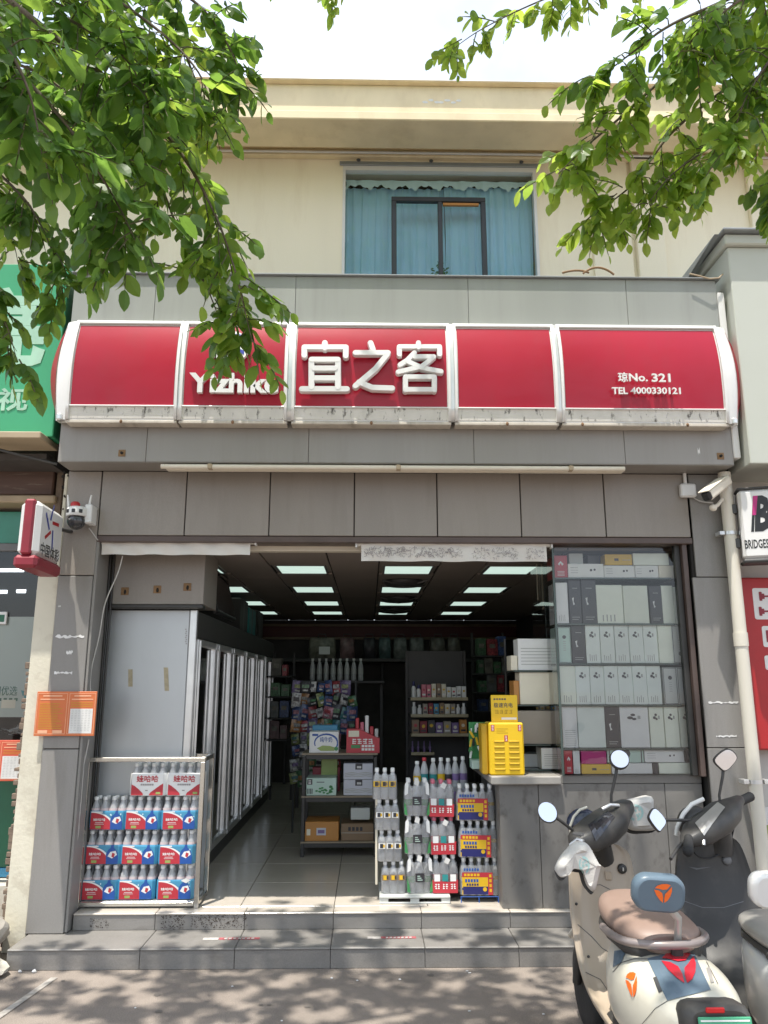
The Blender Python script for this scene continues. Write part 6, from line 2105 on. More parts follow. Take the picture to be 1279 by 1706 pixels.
# row under the top
z = brd[5]
cig('rv', U(90), U(185), V(185), z, label='red carton with white mark at the left of the top board', v1=V(340))
for k, (a, b) in enumerate(((187, 430), (431, 640), (641, 800), (801, 945))):
    cig('gh' if k != 3 else 'c', U(a), U(b), V(240 if k == 0 else 252), z, label=f'long pale carton lying on the top board, {ordn[k]} from the left', v1=V(335), group='long cartons lying on the top board')
z2 = at(1040, V(249), 5.5).z
cig('b', U(192), U(290), V(170), z2, Y=5.56, label='grey carton lying on the long cartons, near the left of the top board', v1=V(238))
cig('d', U(320), U(420), V(185), z2, Y=5.60, label='dark carton lying on the long cartons of the top board', v1=V(238))
cig('ye', U(435), U(622), V(176), z2, label='yellow carton with dark emblem lying on the top board', v1=V(250))
cig('p', U(626), U(870), V(170), z2, label='cream carton lying at the right of the yellow one on the top board', v1=V(250))
# second
z = brd[4]
row = [('lt', 100, 185, 368, 'white carton'), ('dn', 190, 274, 350, 'black carton with white mark'), ('dn', 276, 378, 350, 'black carton with white mark'), ('pt', 372, 556, 384, 'wide pale green carton'), ('p', 558, 728, 388, 'wide pale green carton'), ('dn', 735, 822, 390, 'black carton with white mark'), ('p', 818, 900, 388, 'slim pale green carton'), ('p', 902, 958, 396, 'slim pale green carton')]
for k, (kd, a, b, t_, nm) in enumerate(row):
    cig(kd, U(a + 4), U(b + 4), V(t_), z, label=f'{nm}, {ordn[k]} from the left, second board from the top', v1=V(637))
z = brd[3]
row = [('kf', 115, 207, 668, 'white carton with printed border'), ('dn', 209, 308, 658, 'black carton with white mark')] + [('wot', a, a + 97, 656, 'pale carton with dark clover mark') for a in (306, 404, 502, 600, 697)] + [('p', 796, 893, 657, 'plain pale green carton'), ('bfx', 890, 994, 656, 'grey carton with printed border')]
for k, (kd, a, b, t_, nm) in enumerate(row):
    cig(kd, U(a + 2), U(b + 2), V(t_), z, label=f'{nm}, {ordn[k] if k < 8 else "ninth"} from the left, third board from the top', v1=V(908))
z = brd[2]
row = [('pt', 132, 240, 930, 'pale green carton')] + [('wot', a, a + 97, 930, 'pale carton with dark clover mark') for a in (240, 337, 433, 529, 626, 722)] + [('bf', 832, 930, 942, 'grey carton with printed border'), ('bf', 928, 1032, 942, 'grey carton with printed border')]
for k, (kd, a, b, t_, nm) in enumerate(row):
    cig(kd, U(a), U(b), V(t_), z, label=f'{nm}, {ordn[k] if k < 8 else "ninth"} from the left, fourth board from the top', v1=V(1186))
z = brd[1]
row = [('ls', 150, 252, 1205, 'white carton with fine stripes'), ('w', 253, 440, 1204, 'wide pale carton'), ('dn', 440, 540, 1208, 'black carton with white mark'), ('lo', 540, 736, 1208, 'wide white marbled carton')] + [('po', a, a + 99, 1208, 'pale green carton with clover mark') for a in (740, 841, 942)]
for k, (kd, a, b, t_, nm) in enumerate(row):
    cig(kd, U(a), U(b), V(t_), z, label=f'{nm}, {ordn[k]} from the left, fifth board from the top', v1=V(1476))
z = brd[0]
cig('rv', U(165), U(220), V(1504), z, label='slim red carton at the left of the lowest board', v1=V(1672))
cig('lt', U(222), U(270), V(1504), z, label='slim white carton beside the red one on the lowest board', v1=V(1672))
zy = at(1040, V(1596), 5.5).z
cig('ye', U(280), U(480), V(1597), z, label='yellow carton with dark emblem on the lowest board', v1=V(1672))
cig('m', U(276), U(448), V(1506), zy, label='magenta carton lying on the yellow one on the lowest board', v1=V(1594))
cig('l', U(482), U(760), V(1590), z, label='long white carton at the middle of the lowest board', v1=V(1672))
cig('kf', U(452), U(700), V(1500), at(1040, V(1589), 5.5).z, label='pale carton with printed border lying above the long white one on the lowest board', v1=V(1588))
cig('d', U(762), U(800), V(1590), z, label='narrow dark carton on the lowest board', v1=V(1672))
cig('p', U(802), U(1045), V(1588), z, label='long pale carton at the right of the lowest board', v1=V(1672))
cig('lh', U(704), U(975), V(1502), at(1040, V(1587), 5.5).z, label='white striped carton lying near the right of the lowest board', v1=V(1586))
cig('d', U(978), U(1050), V(1500), at(1040, V(1587), 5.5).z, label='dark carton at the right end of the lowest board', v1=V(1586))

# cartons behind the side glass, on the counter
def side(label, u0, v0, u1, v1, Y, m, z=None, d=.18, lines=False):
    x0, x1, z0, z1 = rect(u0, v0, u1, v1, Y)
    z = z0 if z is None else z
    t = thing('carton', label, 'carton', ((x0 + x1) / 2, Y, z))
    MB().cbox(x0, x1, Y, Y + d, z + .0005, z1, .003).build('box', m, t)
    if lines:
        mb = MB()
        for k in range(6):
            mb.frect(x0 + .02, x1 - .02, z + (z1 - z) * (.18 + .1 * k), z + (z1 - z) * (.20 + .1 * k), Y - .0012)
        mb.build('print', 'print_soft', t)
    return t
sb = thing('side_shelf', 'dark open shelf behind the side glass at the end of the counter', 'shelf', (1.15, 5.8, ztop))
s0, s1 = at(858, 1200, 5.72).x, wx0_ - .012
for v in (1290, 1240, 1174, 1117):
    z = at(900, v, 5.72).z
    if v == 1290: z = ztop + .012
    MB().cbox(s0, s1, 5.70, 6.1, z - .010, z, .002).build('shelf_board', 'frame_green', sb)
MB().cbox(s0, s0 + .015, 6.08, 6.1, ztop + .001, at(900, 1060, 5.72).z, .002).build('post', 'frame_dark', sb)
side('white carton with faint mark on the highest board behind the side glass', 863, 1064, 921, 1116, 5.72, 'pk_white', at(900, 1117, 5.72).z + .0005, lines=True)
side('cream carton on the second board behind the side glass', 866, 1120, 924, 1173, 5.72, 'pk_cream', at(900, 1174, 5.72).z + .0005)
side('taupe carton on the third board behind the side glass', 862, 1184, 930, 1239, 5.72, 'pk_taupe', at(900, 1240, 5.72).z + .0005)
side('small white carton low behind the side glass', 902, 1246, 934, 1287, 5.72, 'pk_greywhite', ztop + .0125, lines=True)
side('grey carton at the left of the lowest board behind the side glass', 872, 1256, 900, 1288, 5.86, 'pk_silver', ztop + .0125)
side('narrow white carton beside the highest board, towards the shop', 851, 1092, 862, 1116, 5.74, 'pk_cream', at(900, 1117, 5.72).z + .0005)
side('narrow orange carton beside the cream one, towards the shop', 856, 1134, 865, 1173, 5.74, 'pk_orange', at(900, 1174, 5.72).z + .0005)
# thin acrylic slats hanging above
for k in range(7):
    u = 893 + 4 * k
    p, q = at(u, 935, 6.3), at(u, 1000 + 8 * (k % 3), 6.3)
    tag(MB().cbox(p.x, p.x + .010, 6.3, 6.32, q.z, p.z, .002).build('hanging_strip', ['pk_cream', 'pk_taupe'][k % 2]), f'thin pale strip, {ORD[k]} from the left of those hanging behind the printed blind', 'strip', 'thin strips hanging behind the printed blind')

# ---- yellow power bank station on the counter
ys = thing('charging_station', 'yellow power bank charging station on the end of the counter', 'charging station', (.98, 5.5, ztop))
y0_, y1_, _, yz1 = rect(815, 1204, 873, 1290, 5.46)
w = y1_ - y0_
MB().cbox(y0_, y1_, 5.46, 5.66, ztop + .001, yz1, .010).build('body', 'yellow_plastic', ys)
MB().cbox(y0_ - .045, y0_ - .001, 5.50, 5.66, ztop + .001, yz1 - .01, .008).build('side_wing', 'yellow_dark', ys)
h = yz1 - ztop
for i in range(2):
    for k in range(6):
        a = y0_ + w * (.14 + .42 * i)
        zz_ = ztop + h * (.09 + .105 * k)
        s_ = MB().cbox(a, a + w * .30, 5.4555, 5.4595, zz_, zz_ + h * .042, .002).build('slot', 'yellow_dark', ys)
        MB().cbox(a + .003, a + w * .30 - .003, 5.4535, 5.4553, zz_ + .006, zz_ + h * .042 - .003, .001).build('power_bank', 'yellow_plastic', s_)
mb = MB()
for a, b in ((.06, .86), (.84, .86), (.44, .66)):
    mb.frect(y0_ + w * a, y0_ + w * (a + .10), ztop + h * (b - .02), ztop + h * (b + .10), 5.4588)
mb.build('red_label', 'pk_red', ys)
for a, b in ((.06, .86), (.84, .86), (.44, .66)):
    mb = MB()
    for q in (.045, -.01):
        blurred_line(mb, y0_ + w * (a + .015), y0_ + w * (a + .085), ztop + h * (b + q), ztop + h * (b + q + .045), 5.4580, 1, 0, int(a * 100) + int(q * 1000))
    mb.build('small_print', 'pk_white', ys)
mb = MB()
for k in range(3):
    mb.frect(y0_ + w * .22, y0_ + w * (.55 - .07 * (k % 2)), ztop + h * (.80 + .04 * k), ztop + h * (.81 + .04 * k), 5.4588)
mb.build('small_print', 'yellow_dark', ys)
hx0, hx1, hz0, hz1 = rect(818, 1158, 862, 1203, 5.50)
hd = MB().cbox(hx0, hx1, 5.50, 5.512, yz1 + .001, hz1, .002).build('header_card', 'yellow_plastic', ys)
H = hz1 - yz1
W = hx1 - hx0
text_mb('极速充电', hx0 + W * .10, hx0 + W * .82, yz1 + H * .54, yz1 + H * .72, 5.4988, bold=.012).build('lettering', 'print_dark', hd)
blurred_line(MB(), hx0 + W * .12, hx0 + W * .84, yz1 + H * .31, yz1 + H * .46, 5.4988, 4, 0, 8).build('small_print', 'yellow_dark', hd)
mb = MB()
mb.frect(hx0 + W * .38, hx0 + W * .95, yz1 + H * .10, yz1 + H * .18, 5.4988, 0)
for k in range(5):
    mb.frect(hx0 + W * (.1 + .1 * k), hx0 + W * (.17 + .1 * k), yz1 + H * .82, yz1 + H * .88, 5.4988, 1)
mb.build('small_print', ['pk_white', 'print_dark'], hd)
# lighters/sweets tray behind the station
tr = thing('sweets_tray', 'mint plastic tray of small green packets left of the yellow station', 'tray', (.85, 5.75, ztop))
tx0, tx1, tz0_, tz1_ = rect(797, 1245, 812, 1282, 5.72)
MB().cbox(at(786, 1262, 5.74).x, tx1, 5.74, 5.87, tz0_, tz0_ + .06, .004).build('tray', 'pk_mint', tr)
MB().cbox(tx0 - .002, tx0 + .5, 5.9, 6.2, tz0_ - .02, tz0_ - .001, .003).build('base', 'shelf_dark', tr)
MB().cbox(at(781, 1230, 5.88).x, tx1 + .04, 5.875, 5.885, tz0_, at(800, 1203, 5.88).z, .003).build('back_card', 'pk_green', tr)
for k in range(26):
    p = at(random.uniform(783, 812), random.uniform(1208, 1258), 5.78 + random.random() * .08)
    cm = random.choice(['pk_green', 'pk_green', 'pk_white', 'pk_yellow', 'pk_black'])
    o = MB().cbox(-.008, .008, -.004, .004, -.028, .028, .002).xf(Matrix.Translation(p) @ Matrix.Rotation(random.uniform(-.7, .3), 4, 'Y')).build('sweet_packet', cm)
    tag(o, f'small {cm[3:]} packet in the tray left of the yellow station', 'packet', 'small packets in the mint tray')

# ================================================================ SCOOTERS
from mathutils.bvhtree import BVHTree


def superring(xc, Y, zc, hw, hh, p=2.6, n=20):
    out = []
    for k in range(n):
        a = 2 * math.pi * k / n
        c, s = math.cos(a), math.sin(a)
        out.append((xc + hw * math.copysign(abs(c) ** (2 / p), c), Y, zc + hh * math.copysign(abs(s) ** (2 / p), s)))
    return out


def smooth_rows(rows, k=4):
    """catmull-rom between parameter rows"""
    out = []
    for i in range(len(rows) - 1):
        p0, p1, p2, p3 = rows[max(i - 1, 0)], rows[i], rows[i + 1], rows[min(i + 2, len(rows) - 1)]
        for j in range(k):
            t = j / k
            out.append([.5 * (2 * b + (c - a) * t + (2 * a - 5 * b + 4 * c - d) * t * t + (3 * b - a - 3 * c + d) * t ** 3) for a, b, c, d in zip(p0, p1, p2, p3)])
    out.append(rows[-1])
    return out


class Skin:
    """surface of a built part, so that badges sit on it"""
    def __init__(s, mb):
        s.t = BVHTree.FromPolygons([Vector(p) for p in mb.v], mb.f)

    def hit(s, u, v, lift=.002):
        o = Vector((0, 0, EYE))
        d = (at(u, v, 3.0) - o).normalized()
        p, n, _, _ = s.t.ray_cast(o, d)
        if p is None:
            return None
        if n.dot(d) > 0: n = -n
        return p + n * lift


def badge(skin, polys, name, mats, parent, lift=.002):
    mb = MB()
    for pts, m in polys:
        # fan with inner ring so that it follows the curve
        c = (sum(p[0] for p in pts) / len(pts), sum(p[1] for p in pts) / len(pts))
        rings = []
        for f in (1, .66, .33):
            ring = []
            for i in range(len(pts)):
                a, b = pts[i], pts[(i + 1) % len(pts)]
                for t in (0, .5):
                    q = (a[0] + (b[0] - a[0]) * t, a[1] + (b[1] - a[1]) * t)
                    ring.append(skin.hit(c[0] + (q[0] - c[0]) * f, c[1] + (q[1] - c[1]) * f, lift + m * .0006))
            rings.append(ring)
        cc = skin.hit(*c, lift + m * .0006)
        if cc is None or any(q is None for r in rings for q in r): continue
        mb.loft(rings, m, cap=False, smooth=True)
        n = len(rings[-1])
        mb._add(list(rings[-1]) + [cc], [(i, (i + 1) % n, n) for i in range(n)], m, True)
    if mb.v:
        return mb.build(name, mats, parent)


def curve3(P, k=6):
    out = []
    for i in range(len(P) - 1):
        p0, p1, p2, p3 = P[max(i - 1, 0)], P[i], P[i + 1], P[min(i + 2, len(P) - 1)]
        for j in range(k):
            t = j / k
            out.append(.5 * ((2 * p1) + (p2 - p0) * t + (2 * p0 - 5 * p1 + 4 * p2 - p3) * t * t + (3 * p1 - p0 - 3 * p2 + p3) * t ** 3))
    return out + [P[-1]]


def petals(cu, cv, su, sv, sk=0.0):
    T_ = [[(-.92, .56), (-.62, .82), (-.1, .98), (.45, .98), (.86, .86), (.45, .42), (-.02, .36), (-.5, .5)],
          [(-1.0, .40), (-.5, .32), (-.1, .05), (.02, -.42), (-.02, -.98), (-.38, -.66), (-.74, -.18)],
          [(.98, .70), (.60, .28), (.24, -.05), (.14, -.5), (.14, -.98), (.5, -.75), (.82, -.28), (1.0, .25)]]
    return [[(cu + (x + sk * z) * su, cv - z * sv) for x, z in t] for t in T_]


def wheel(parent, x, y, r=.2, w=.09):
    t = MB().lathe([(r * .62, -w / 2), (r * .9, -w / 2), (r, -w * .25), (r, w * .25), (r * .9, w / 2), (r * .62, w / 2)], (x, y, r), 28, axis='x')
    o = t.build('wheel', 'rubber', parent)
    h = MB().lathe([(r * .6, -w * .42), (r * .55, -w * .3), (r * .2, -w * .34), (r * .2, w * .34), (r * .55, w * .3), (r * .6, w * .42)], (x, y, r), 20, axis='x')
    h.build('rim', 'alu', o)
    return o


def mirror(parent, outline, Y, tilt, yaw, stem, nm='mirror'):
    """outline in photo pixels at depth Y; glass faces the rider, a shell behind"""
    P = [at(u, v, Y) for u, v in outline]
    c = sum(P, Vector()) / len(P)
    Mx = Matrix.Translation(c) @ Matrix.Rotation(yaw, 4, 'Z') @ Matrix.Rotation(tilt, 4, 'X') @ Matrix.Translation(-c)
    n = len(P)
    g = lambda k, dy: [Mx @ (c + (p - c) * k + Vector((0, dy, 0))) for p in P]
    sh = MB().loft([g(1.0, -.004), g(1.06, .0), g(1.06, .012), g(.8, .03), g(.35, .04)], 0, smooth=True).build(nm, 'sc_black', parent)
    MB().poly(g(.95, -.0052)).build('mirror_glass', 'chrome', sh)
    MB().tube([c + Vector((0, .03, 0))] + [at(*q) for q in stem], [.009, .008] + [.007] * (len(stem) - 1), 8).build('mirror_stem', 'sc_black', sh)
    return sh


def ellipse_px(cu, cv, a, b, rot, n=20):
    out = []
    for k in range(n):
        t = 2 * math.pi * k / n
        x, y = a * math.cos(t), b * math.sin(t)
        out.append((cu + x * math.cos(rot) - y * math.sin(rot), cv + x * math.sin(rot) + y * math.cos(rot)))
    return out


def smooth_outline(pts, k=4):
    n = len(pts)
    out = []
    for i in range(n):
        p0, p1, p2, p3 = pts[i - 1], pts[i], pts[(i + 1) % n], pts[(i + 2) % n]
        for j in range(k):
            t = j / k
            out.append(tuple(.5 * (2 * b + (c - a) * t + (2 * a - 5 * b + 4 * c - d) * t * t + (3 * b - a - 3 * c + d) * t ** 3) for a, b, c, d in zip(p0, p1, p2, p3)))
    return out


def shield(xc, rows, th=.03, bulge=.035, n=13):
    """rows: (Y, z, half width). a curved sheet, rider side towards -y, with thickness"""
    rows = smooth_rows(rows, 4)
    rings = []
    for i, (Y, z, hw) in enumerate(rows):
        a, b = rows[max(i - 1, 0)], rows[min(i + 1, len(rows) - 1)]
        ty, tz = b[0] - a[0], b[1] - a[1]
        L_ = math.hypot(ty, tz) or 1
        ny, nz = tz / L_, -ty / L_          # rider side normal
        if ny > 0 and abs(ny) > abs(nz): ny, nz = -ny, -nz
        if abs(nz) >= abs(ny) and nz < 0: ny, nz = -ny, -nz
        back, front = [], []
        for k in range(n):
            s = -1 + 2 * k / (n - 1)
            e = bulge * (1 - s * s) - bulge * .5 + .03 * max(0, abs(s) - .8) / .2
            back.append((xc + hw * s, Y + ny * e, z + nz * e))
            front.append((xc + hw * s * .985, Y + ny * (e - th), z + nz * (e - th)))
        rings.append(back + front[::-1])
    return MB().loft(rings, 0, smooth=True)


# ---------------------------------------------------------------- cream and beige scooter
X1 = 1.105
s1 = thing('electric_scooter', 'cream and beige electric scooter with blue-grey backrest and white handlebar covers', 'scooter', (X1, 3.5, 0))
sh_mb = shield(X1 + .015, [(3.99, .885, .10), (3.985, .84, .145), (3.965, .72, .158), (3.93, .58, .165), (3.87, .46, .165), (3.78, .375, .162), (3.64, .335, .16), (3.40, .33, .16), (3.22, .34, .15)])
shld = sh_mb.build('leg_shield', 'sc_beige', s1)
sk = Skin(sh_mb)
# front apron, fork, fender, wheels
MB().loft([superring(X1 + .01, 4.02, .64, .13, .22), superring(X1 + .01, 4.08, .64, .11, .20), superring(X1 + .01, 4.12, .62, .07, .14)], 0).build('front_apron', 'sc_cream', s1)
for x in (-.07, .07):
    MB().tube([(X1 + x, 4.05, .6), (X1 + x, 4.20, .21)], .022, 10).build('fork_leg', 'sc_black', s1)
MB().loft([superring(X1, 4.02, .36, .07, .02), superring(X1, 4.12, .425, .075, .02), superring(X1, 4.25, .43, .075, .02), superring(X1, 4.38, .37, .06, .02)], 0).build('front_fender', 'sc_cream', s1)
wheel(s1, X1, 4.20)
wheel(s1, X1, 2.93, .2, .10)
MB().loft([superring(X1, 3.5, .30, .14, .06), superring(X1, 3.2, .30, .15, .08), superring(X1, 2.9, .33, .11, .08), superring(X1, 2.78, .36, .06, .05)], 0).build('underbody', 'sc_black', s1)
MB().tube([(X1 - .13, 3.35, .24), (X1 - .17, 3.32, .12), (X1 - .20, 3.30, .02)], .012, 8).build('side_stand', 'sc_black', s1)
# rear body
bd_rows = [(3.46, .50, .11, .15), (3.34, .515, .165, .165), (3.16, .525, .192, .165), (3.0, .535, .188, .15), (2.88, .545, .165, .125), (2.79, .555, .13, .09), (2.74, .56, .10, .05)]
bm_ = MB().loft([superring(X1, Y, z, hw, hh, 3.0, 28) for Y, z, hw, hh in smooth_rows([list(r) for r in bd_rows], 3)], 0)
body1 = bm_.build('body', 'sc_cream', s1)
sb_ = Skin(bm_)


def skin_grid(skin, quad, n=8, lift=.003):
    (a, b, c, d) = quad
    rows = []
    for j in range(n + 1):
        t = j / n
        row = []
        for i in range(n + 1):
            s = i / n
            u = (a[0] * (1 - s) + b[0] * s) * (1 - t) + (d[0] * (1 - s) + c[0] * s) * t
            v = (a[1] * (1 - s) + b[1] * s) * (1 - t) + (d[1] * (1 - s) + c[1] * s) * t
            row.append(skin.hit(u, v, lift))
        rows.append(row)
    return rows


def grid_part(skin, quad, name, m, parent, lift=.003, n=8):
    rows = skin_grid(skin, quad, n, lift)
    mb = MB()
    for r0, r1 in zip(rows, rows[1:]):
        for i in range(n):
            q = [r0[i], r0[i + 1], r1[i + 1], r1[i]]
            if all(p is not None for p in q):
                mb._add(q, [(0, 1, 2, 3)], 0, True)
    if mb.v: return mb.build(name, m, parent)


grid_part(sb_, ((1078, 1598), (1152, 1580), (1184, 1650), (1112, 1668)), 'tail_panel', 'sc_bluegrey', body1)
badge(sb_, [(p, 0) for p in petals(1133, 1614, 28, 27, -.28)], 'badge', 'red_logo', body1, .006)
badge(sb_, [(p, 0) for p in petals(1053, 1641, 9.5, 21, -.18)], 'badge', 'orange_logo', body1, .003)
badge(sb_, [([(1088, 1630), (1094, 1628), (1104, 1652), (1098, 1655)], 0)], 'side_slot', 'dark_grey', body1, .003)
badge(sb_, [([(1176, 1614), (1182, 1612), (1189, 1637), (1184, 1639)], 0)], 'side_slot', 'sc_silver', body1, .003)
grid_part(sb_, ((1024, 1585), (1044, 1583), (1036, 1604), (1022, 1612)), 'side_vent', 'sc_bluegrey', body1, .003, 4)
# tail block, light and plate
tb = MB().loft([superring(X1 + .01, 2.80, .575, .115, .07, 4), superring(X1 + .01, 2.75, .585, .115, .066, 4), superring(X1 + .01, 2.715, .59, .105, .060, 4), superring(X1 + .01, 2.70, .59, .09, .05, 4)], 0).build('tail_block', 'sc_black', s1)
MB().cbox(X1 - .035, X1 + .025, 2.694, 2.702, .634, .650, .003).build('tail_light', 'tail_red', tb)
pm = Matrix.Translation((X1 + .02, 2.69, .60)) @ Matrix.Rotation(R(-14), 4, 'X')
pl = MB().cbox(-.085, .085, -.006, 0, -.09, .025, .004).xf(pm).build('number_plate', 'plate_green', s1)
MB().cbox(-.078, .078, -.0072, -.0062, .012, .017, .0004).xf(pm).build('plate_rim', 'sc_white', pl)
MB().loft([superring(X1, 2.80, .46, .07, .02), superring(X1, 2.70, .36, .07, .015), superring(X1, 2.66, .27, .06, .012)], 0).build('rear_fender', 'sc_black', s1)
# seat, grab rail, backrest
seat = MB().loft([superring(X1, Y, z, hw, hh, 2.4, 24) for Y, z, hw, hh in smooth_rows([[3.62, .74, .06, .03], [3.56, .74, .115, .05], [3.44, .74, .15, .06], [3.30, .735, .158, .058], [3.16, .73, .15, .055], [3.09, .725, .12, .045], [3.06, .72, .08, .03]], 3)], 0)
seat.build('seat', 'sc_brown', s1)
MB().loft([superring(X1, Y, .688, hw, .028, 4, 24) for Y, hw in ((3.60, .09), (3.46, .15), (3.3, .165), (3.15, .155), (3.07, .11))], 0).build('seat_base', 'sc_black', s1)
rail = [(X1 - .178, 3.30, .715), (X1 - .182, 3.20, .722), (X1 - .165, 3.09, .728), (X1 - .10, 3.03, .732), (X1 - .01, 3.01, .735), (X1 + .08, 3.03, .735), (X1 + .145, 3.10, .735), (X1 + .16, 3.2, .728)]
MB().tube(smooth_rows([list(p) for p in rail], 4), .015, 10).build('grab_rail', 'sc_rail', s1)
MB().cbox(X1 - .005, X1 + .035, 3.03, 3.06, .665, .735, .008).build('rail_lock', 'sc_black', s1)
bc_ = at(1097, 1487, 2.99)
BM_ = Matrix.Translation(bc_) @ Matrix.Rotation(R(4), 4, 'Y') @ Matrix.Rotation(R(12), 4, 'X')
o_ = rrect(-.094, .094, -.066, .062, .05, 6)
pad_mb = MB().loft([[(x * .86, -.020, z * .84) for x, z in o_], [(x * .95, -.016, z * .95) for x, z in o_], [(x, -.004, z) for x, z in o_], [(x, .022, z) for x, z in o_], [(x * .9, .036, z * .9) for x, z in o_]], 0).xf(BM_)
pad = pad_mb.build('backrest', 'sc_bluegrey', s1)
badge(Skin(pad_mb), [(p, 0) for p in petals(1104, 1488, 15, 16, 0)], 'badge', 'orange_logo', pad, .0025)
MB().tube([bc_ + Vector((.01, .02, -.02)), Vector((X1 + .02, 3.02, .82)), Vector((X1 + .02, 3.045, .735))], .014, 8).build('backrest_post', 'sc_silver', s1)
# shield details
badge(sk, [([(1010, 1497), (1035, 1493), (1036, 1505), (1011, 1510)], 0)], 'sticker', 'paper_white', shld)
badge(sk, [([(1012, 1499 + 3 * k), (1012 + (14 if k else 8), 1497.5 + 3 * k), (1012 + (14 if k else 8), 1498.5 + 3 * k), (1012, 1500 + 3 * k)], 0) for k in range(3)], 'sticker_print', 'print_grey', shld, .0035)
badge(sk, [(ellipse_px(1038, 1443, 17, 20, .5, 12), 0)], 'key_recess', 'sc_beige', shld, .004)
kp = sk.hit(1035, 1447, .004)
if kp:
    MB().lathe([(.022, .004), (.022, -.010), (.016, -.014), (.005, -.016)], kp, 16, axis='y').build('key_switch', 'sc_black', shld)
    MB().cbox(kp.x - .002, kp.x + .004, kp.y - .02, kp.y - .0145, kp.z - .008, kp.z + .008, .001).build('keyhole', 'alu', shld)
hp = sk.hit(1013, 1458, .002)
if hp:
    MB().cbox(hp.x - .016, hp.x + .016, hp.y - .012, hp.y, hp.z - .022, hp.z + .022, .006).build('bag_hook', 'sc_beige', shld)
for u, v in ((960, 1506), (980, 1594)):
    q = sk.hit(u, v, .001)
    if q: MB().ell((q.x, q.y, q.z), .007, .005, .007, n=8, k=5).build('screw', 'sc_black', shld)
# steering head
A_, B_ = at(957, 1408, 3.74), at(1044, 1343, 4.06)
ax = (B_ - A_)
L_ = ax.length
axn = ax.normalized()
side_ = Vector((-axn.y, axn.x, 0)).normalized()
upv = axn.cross(side_)
if upv.z < 0: upv = -upv
def head_ring(t, ru, rs, n=18, off=(0, 0)):
    c = A_ + ax * t + upv * off[0] + side_ * off[1]
    sp = lambda q: math.copysign(abs(q) ** .62, q)
    return [c + upv * (ru * sp(math.sin(2 * math.pi * k / n))) + side_ * (rs * sp(math.cos(2 * math.pi * k / n))) for k in range(n)]
hd = MB().loft([head_ring(-.02, .015, .02), head_ring(.05, .04, .05), head_ring(.2, .055, .08, off=(-.01, 0)), head_ring(.45, .062, .095, off=(-.015, 0)), head_ring(.65, .058, .09, off=(-.012, 0)), head_ring(.85, .045, .06), head_ring(1.0, .034, .04), head_ring(1.05, .015, .02)], 0)
head1 = hd.build('handlebar_head', 'sc_black', s1)
sh_ = Skin(hd)
grid_part(sh_, ((980, 1375), (1012, 1352), (1024, 1362), (992, 1402)), 'dashboard', 'sc_dash', head1, .004, 5)
MB().ell(tuple(at(971, 1373, 4.0)), .082, .06, .075, n=18, k=10).build('headlight_cowl', 'sc_navy', s1)
q = [at(u, v, 3.965) for u, v in ((951, 1392), (950, 1376), (956, 1360), (966, 1349), (978, 1345))]
MB().tube(q, .007, 8).build('cowl_trim', 'sc_cream', s1)
MB().tube([at(997, 1392, 3.95), at(1001, 1415, 3.97), at(1006, 1432, 4.0)], [.05, .052, .05], 14).build('neck', 'sc_black', s1)
for nm_, u0, v0, y0, u1, v1, y1 in (('left', 962, 1402, 3.76, 948, 1440, 3.62), ('right', 1040, 1346, 4.04, 1078, 1352, 4.14)):
    MB().tube([at(u0, v0, y0), at(u1, v1, y1)], .019, 10).build('grip', 'rubber', s1)
for pts in ([(950, 1408, 3.74), (962, 1398, 3.72), (972, 1402, 3.70)], [(962, 1412, 3.70), (976, 1410, 3.69), (985, 1420, 3.68)], [(1003, 1348, 3.9), (1016, 1341, 3.9), (1030, 1342, 3.95)]):
    MB().tube([at(*p) for p in pts], .009, 8).build('lever', 'alu', s1)
for (u, v, y), bt in (((966, 1398, 3.76), 'pk_yellow'), ((1036, 1349, 4.02), 'pk_red')):
    c = at(u, v, y)
    Mx = Matrix.Translation(c) @ Matrix.Rotation(math.atan2(axn.y, axn.x), 4, 'Z')
    b_ = MB().cbox(-.026, .026, -.03, .03, -.026, .030, .008).xf(Mx).build('switch_block', 'dark_grey', s1)
    MB().cbox(-.010, .004, -.036, -.031, -.006, .008, .002).xf(Mx).build('button', bt, b_)
    MB().cbox(.008, .018, -.035, -.031, -.004, .010, .002).xf(Mx).build('button', 'mid_grey', b_)
mirror(s1, ellipse_px(912, 1353, 15, 18, -.55), 3.72, R(-14), R(-12), [(932, 1366, 3.75), (955, 1384, 3.80)])
mirror(s1, ellipse_px(1032, 1265, 15.5, 16.5, 0), 3.97, R(-28), R(0), [(1026, 1290, 3.98), (1018, 1325, 3.99), (1018, 1338, 3.99)])


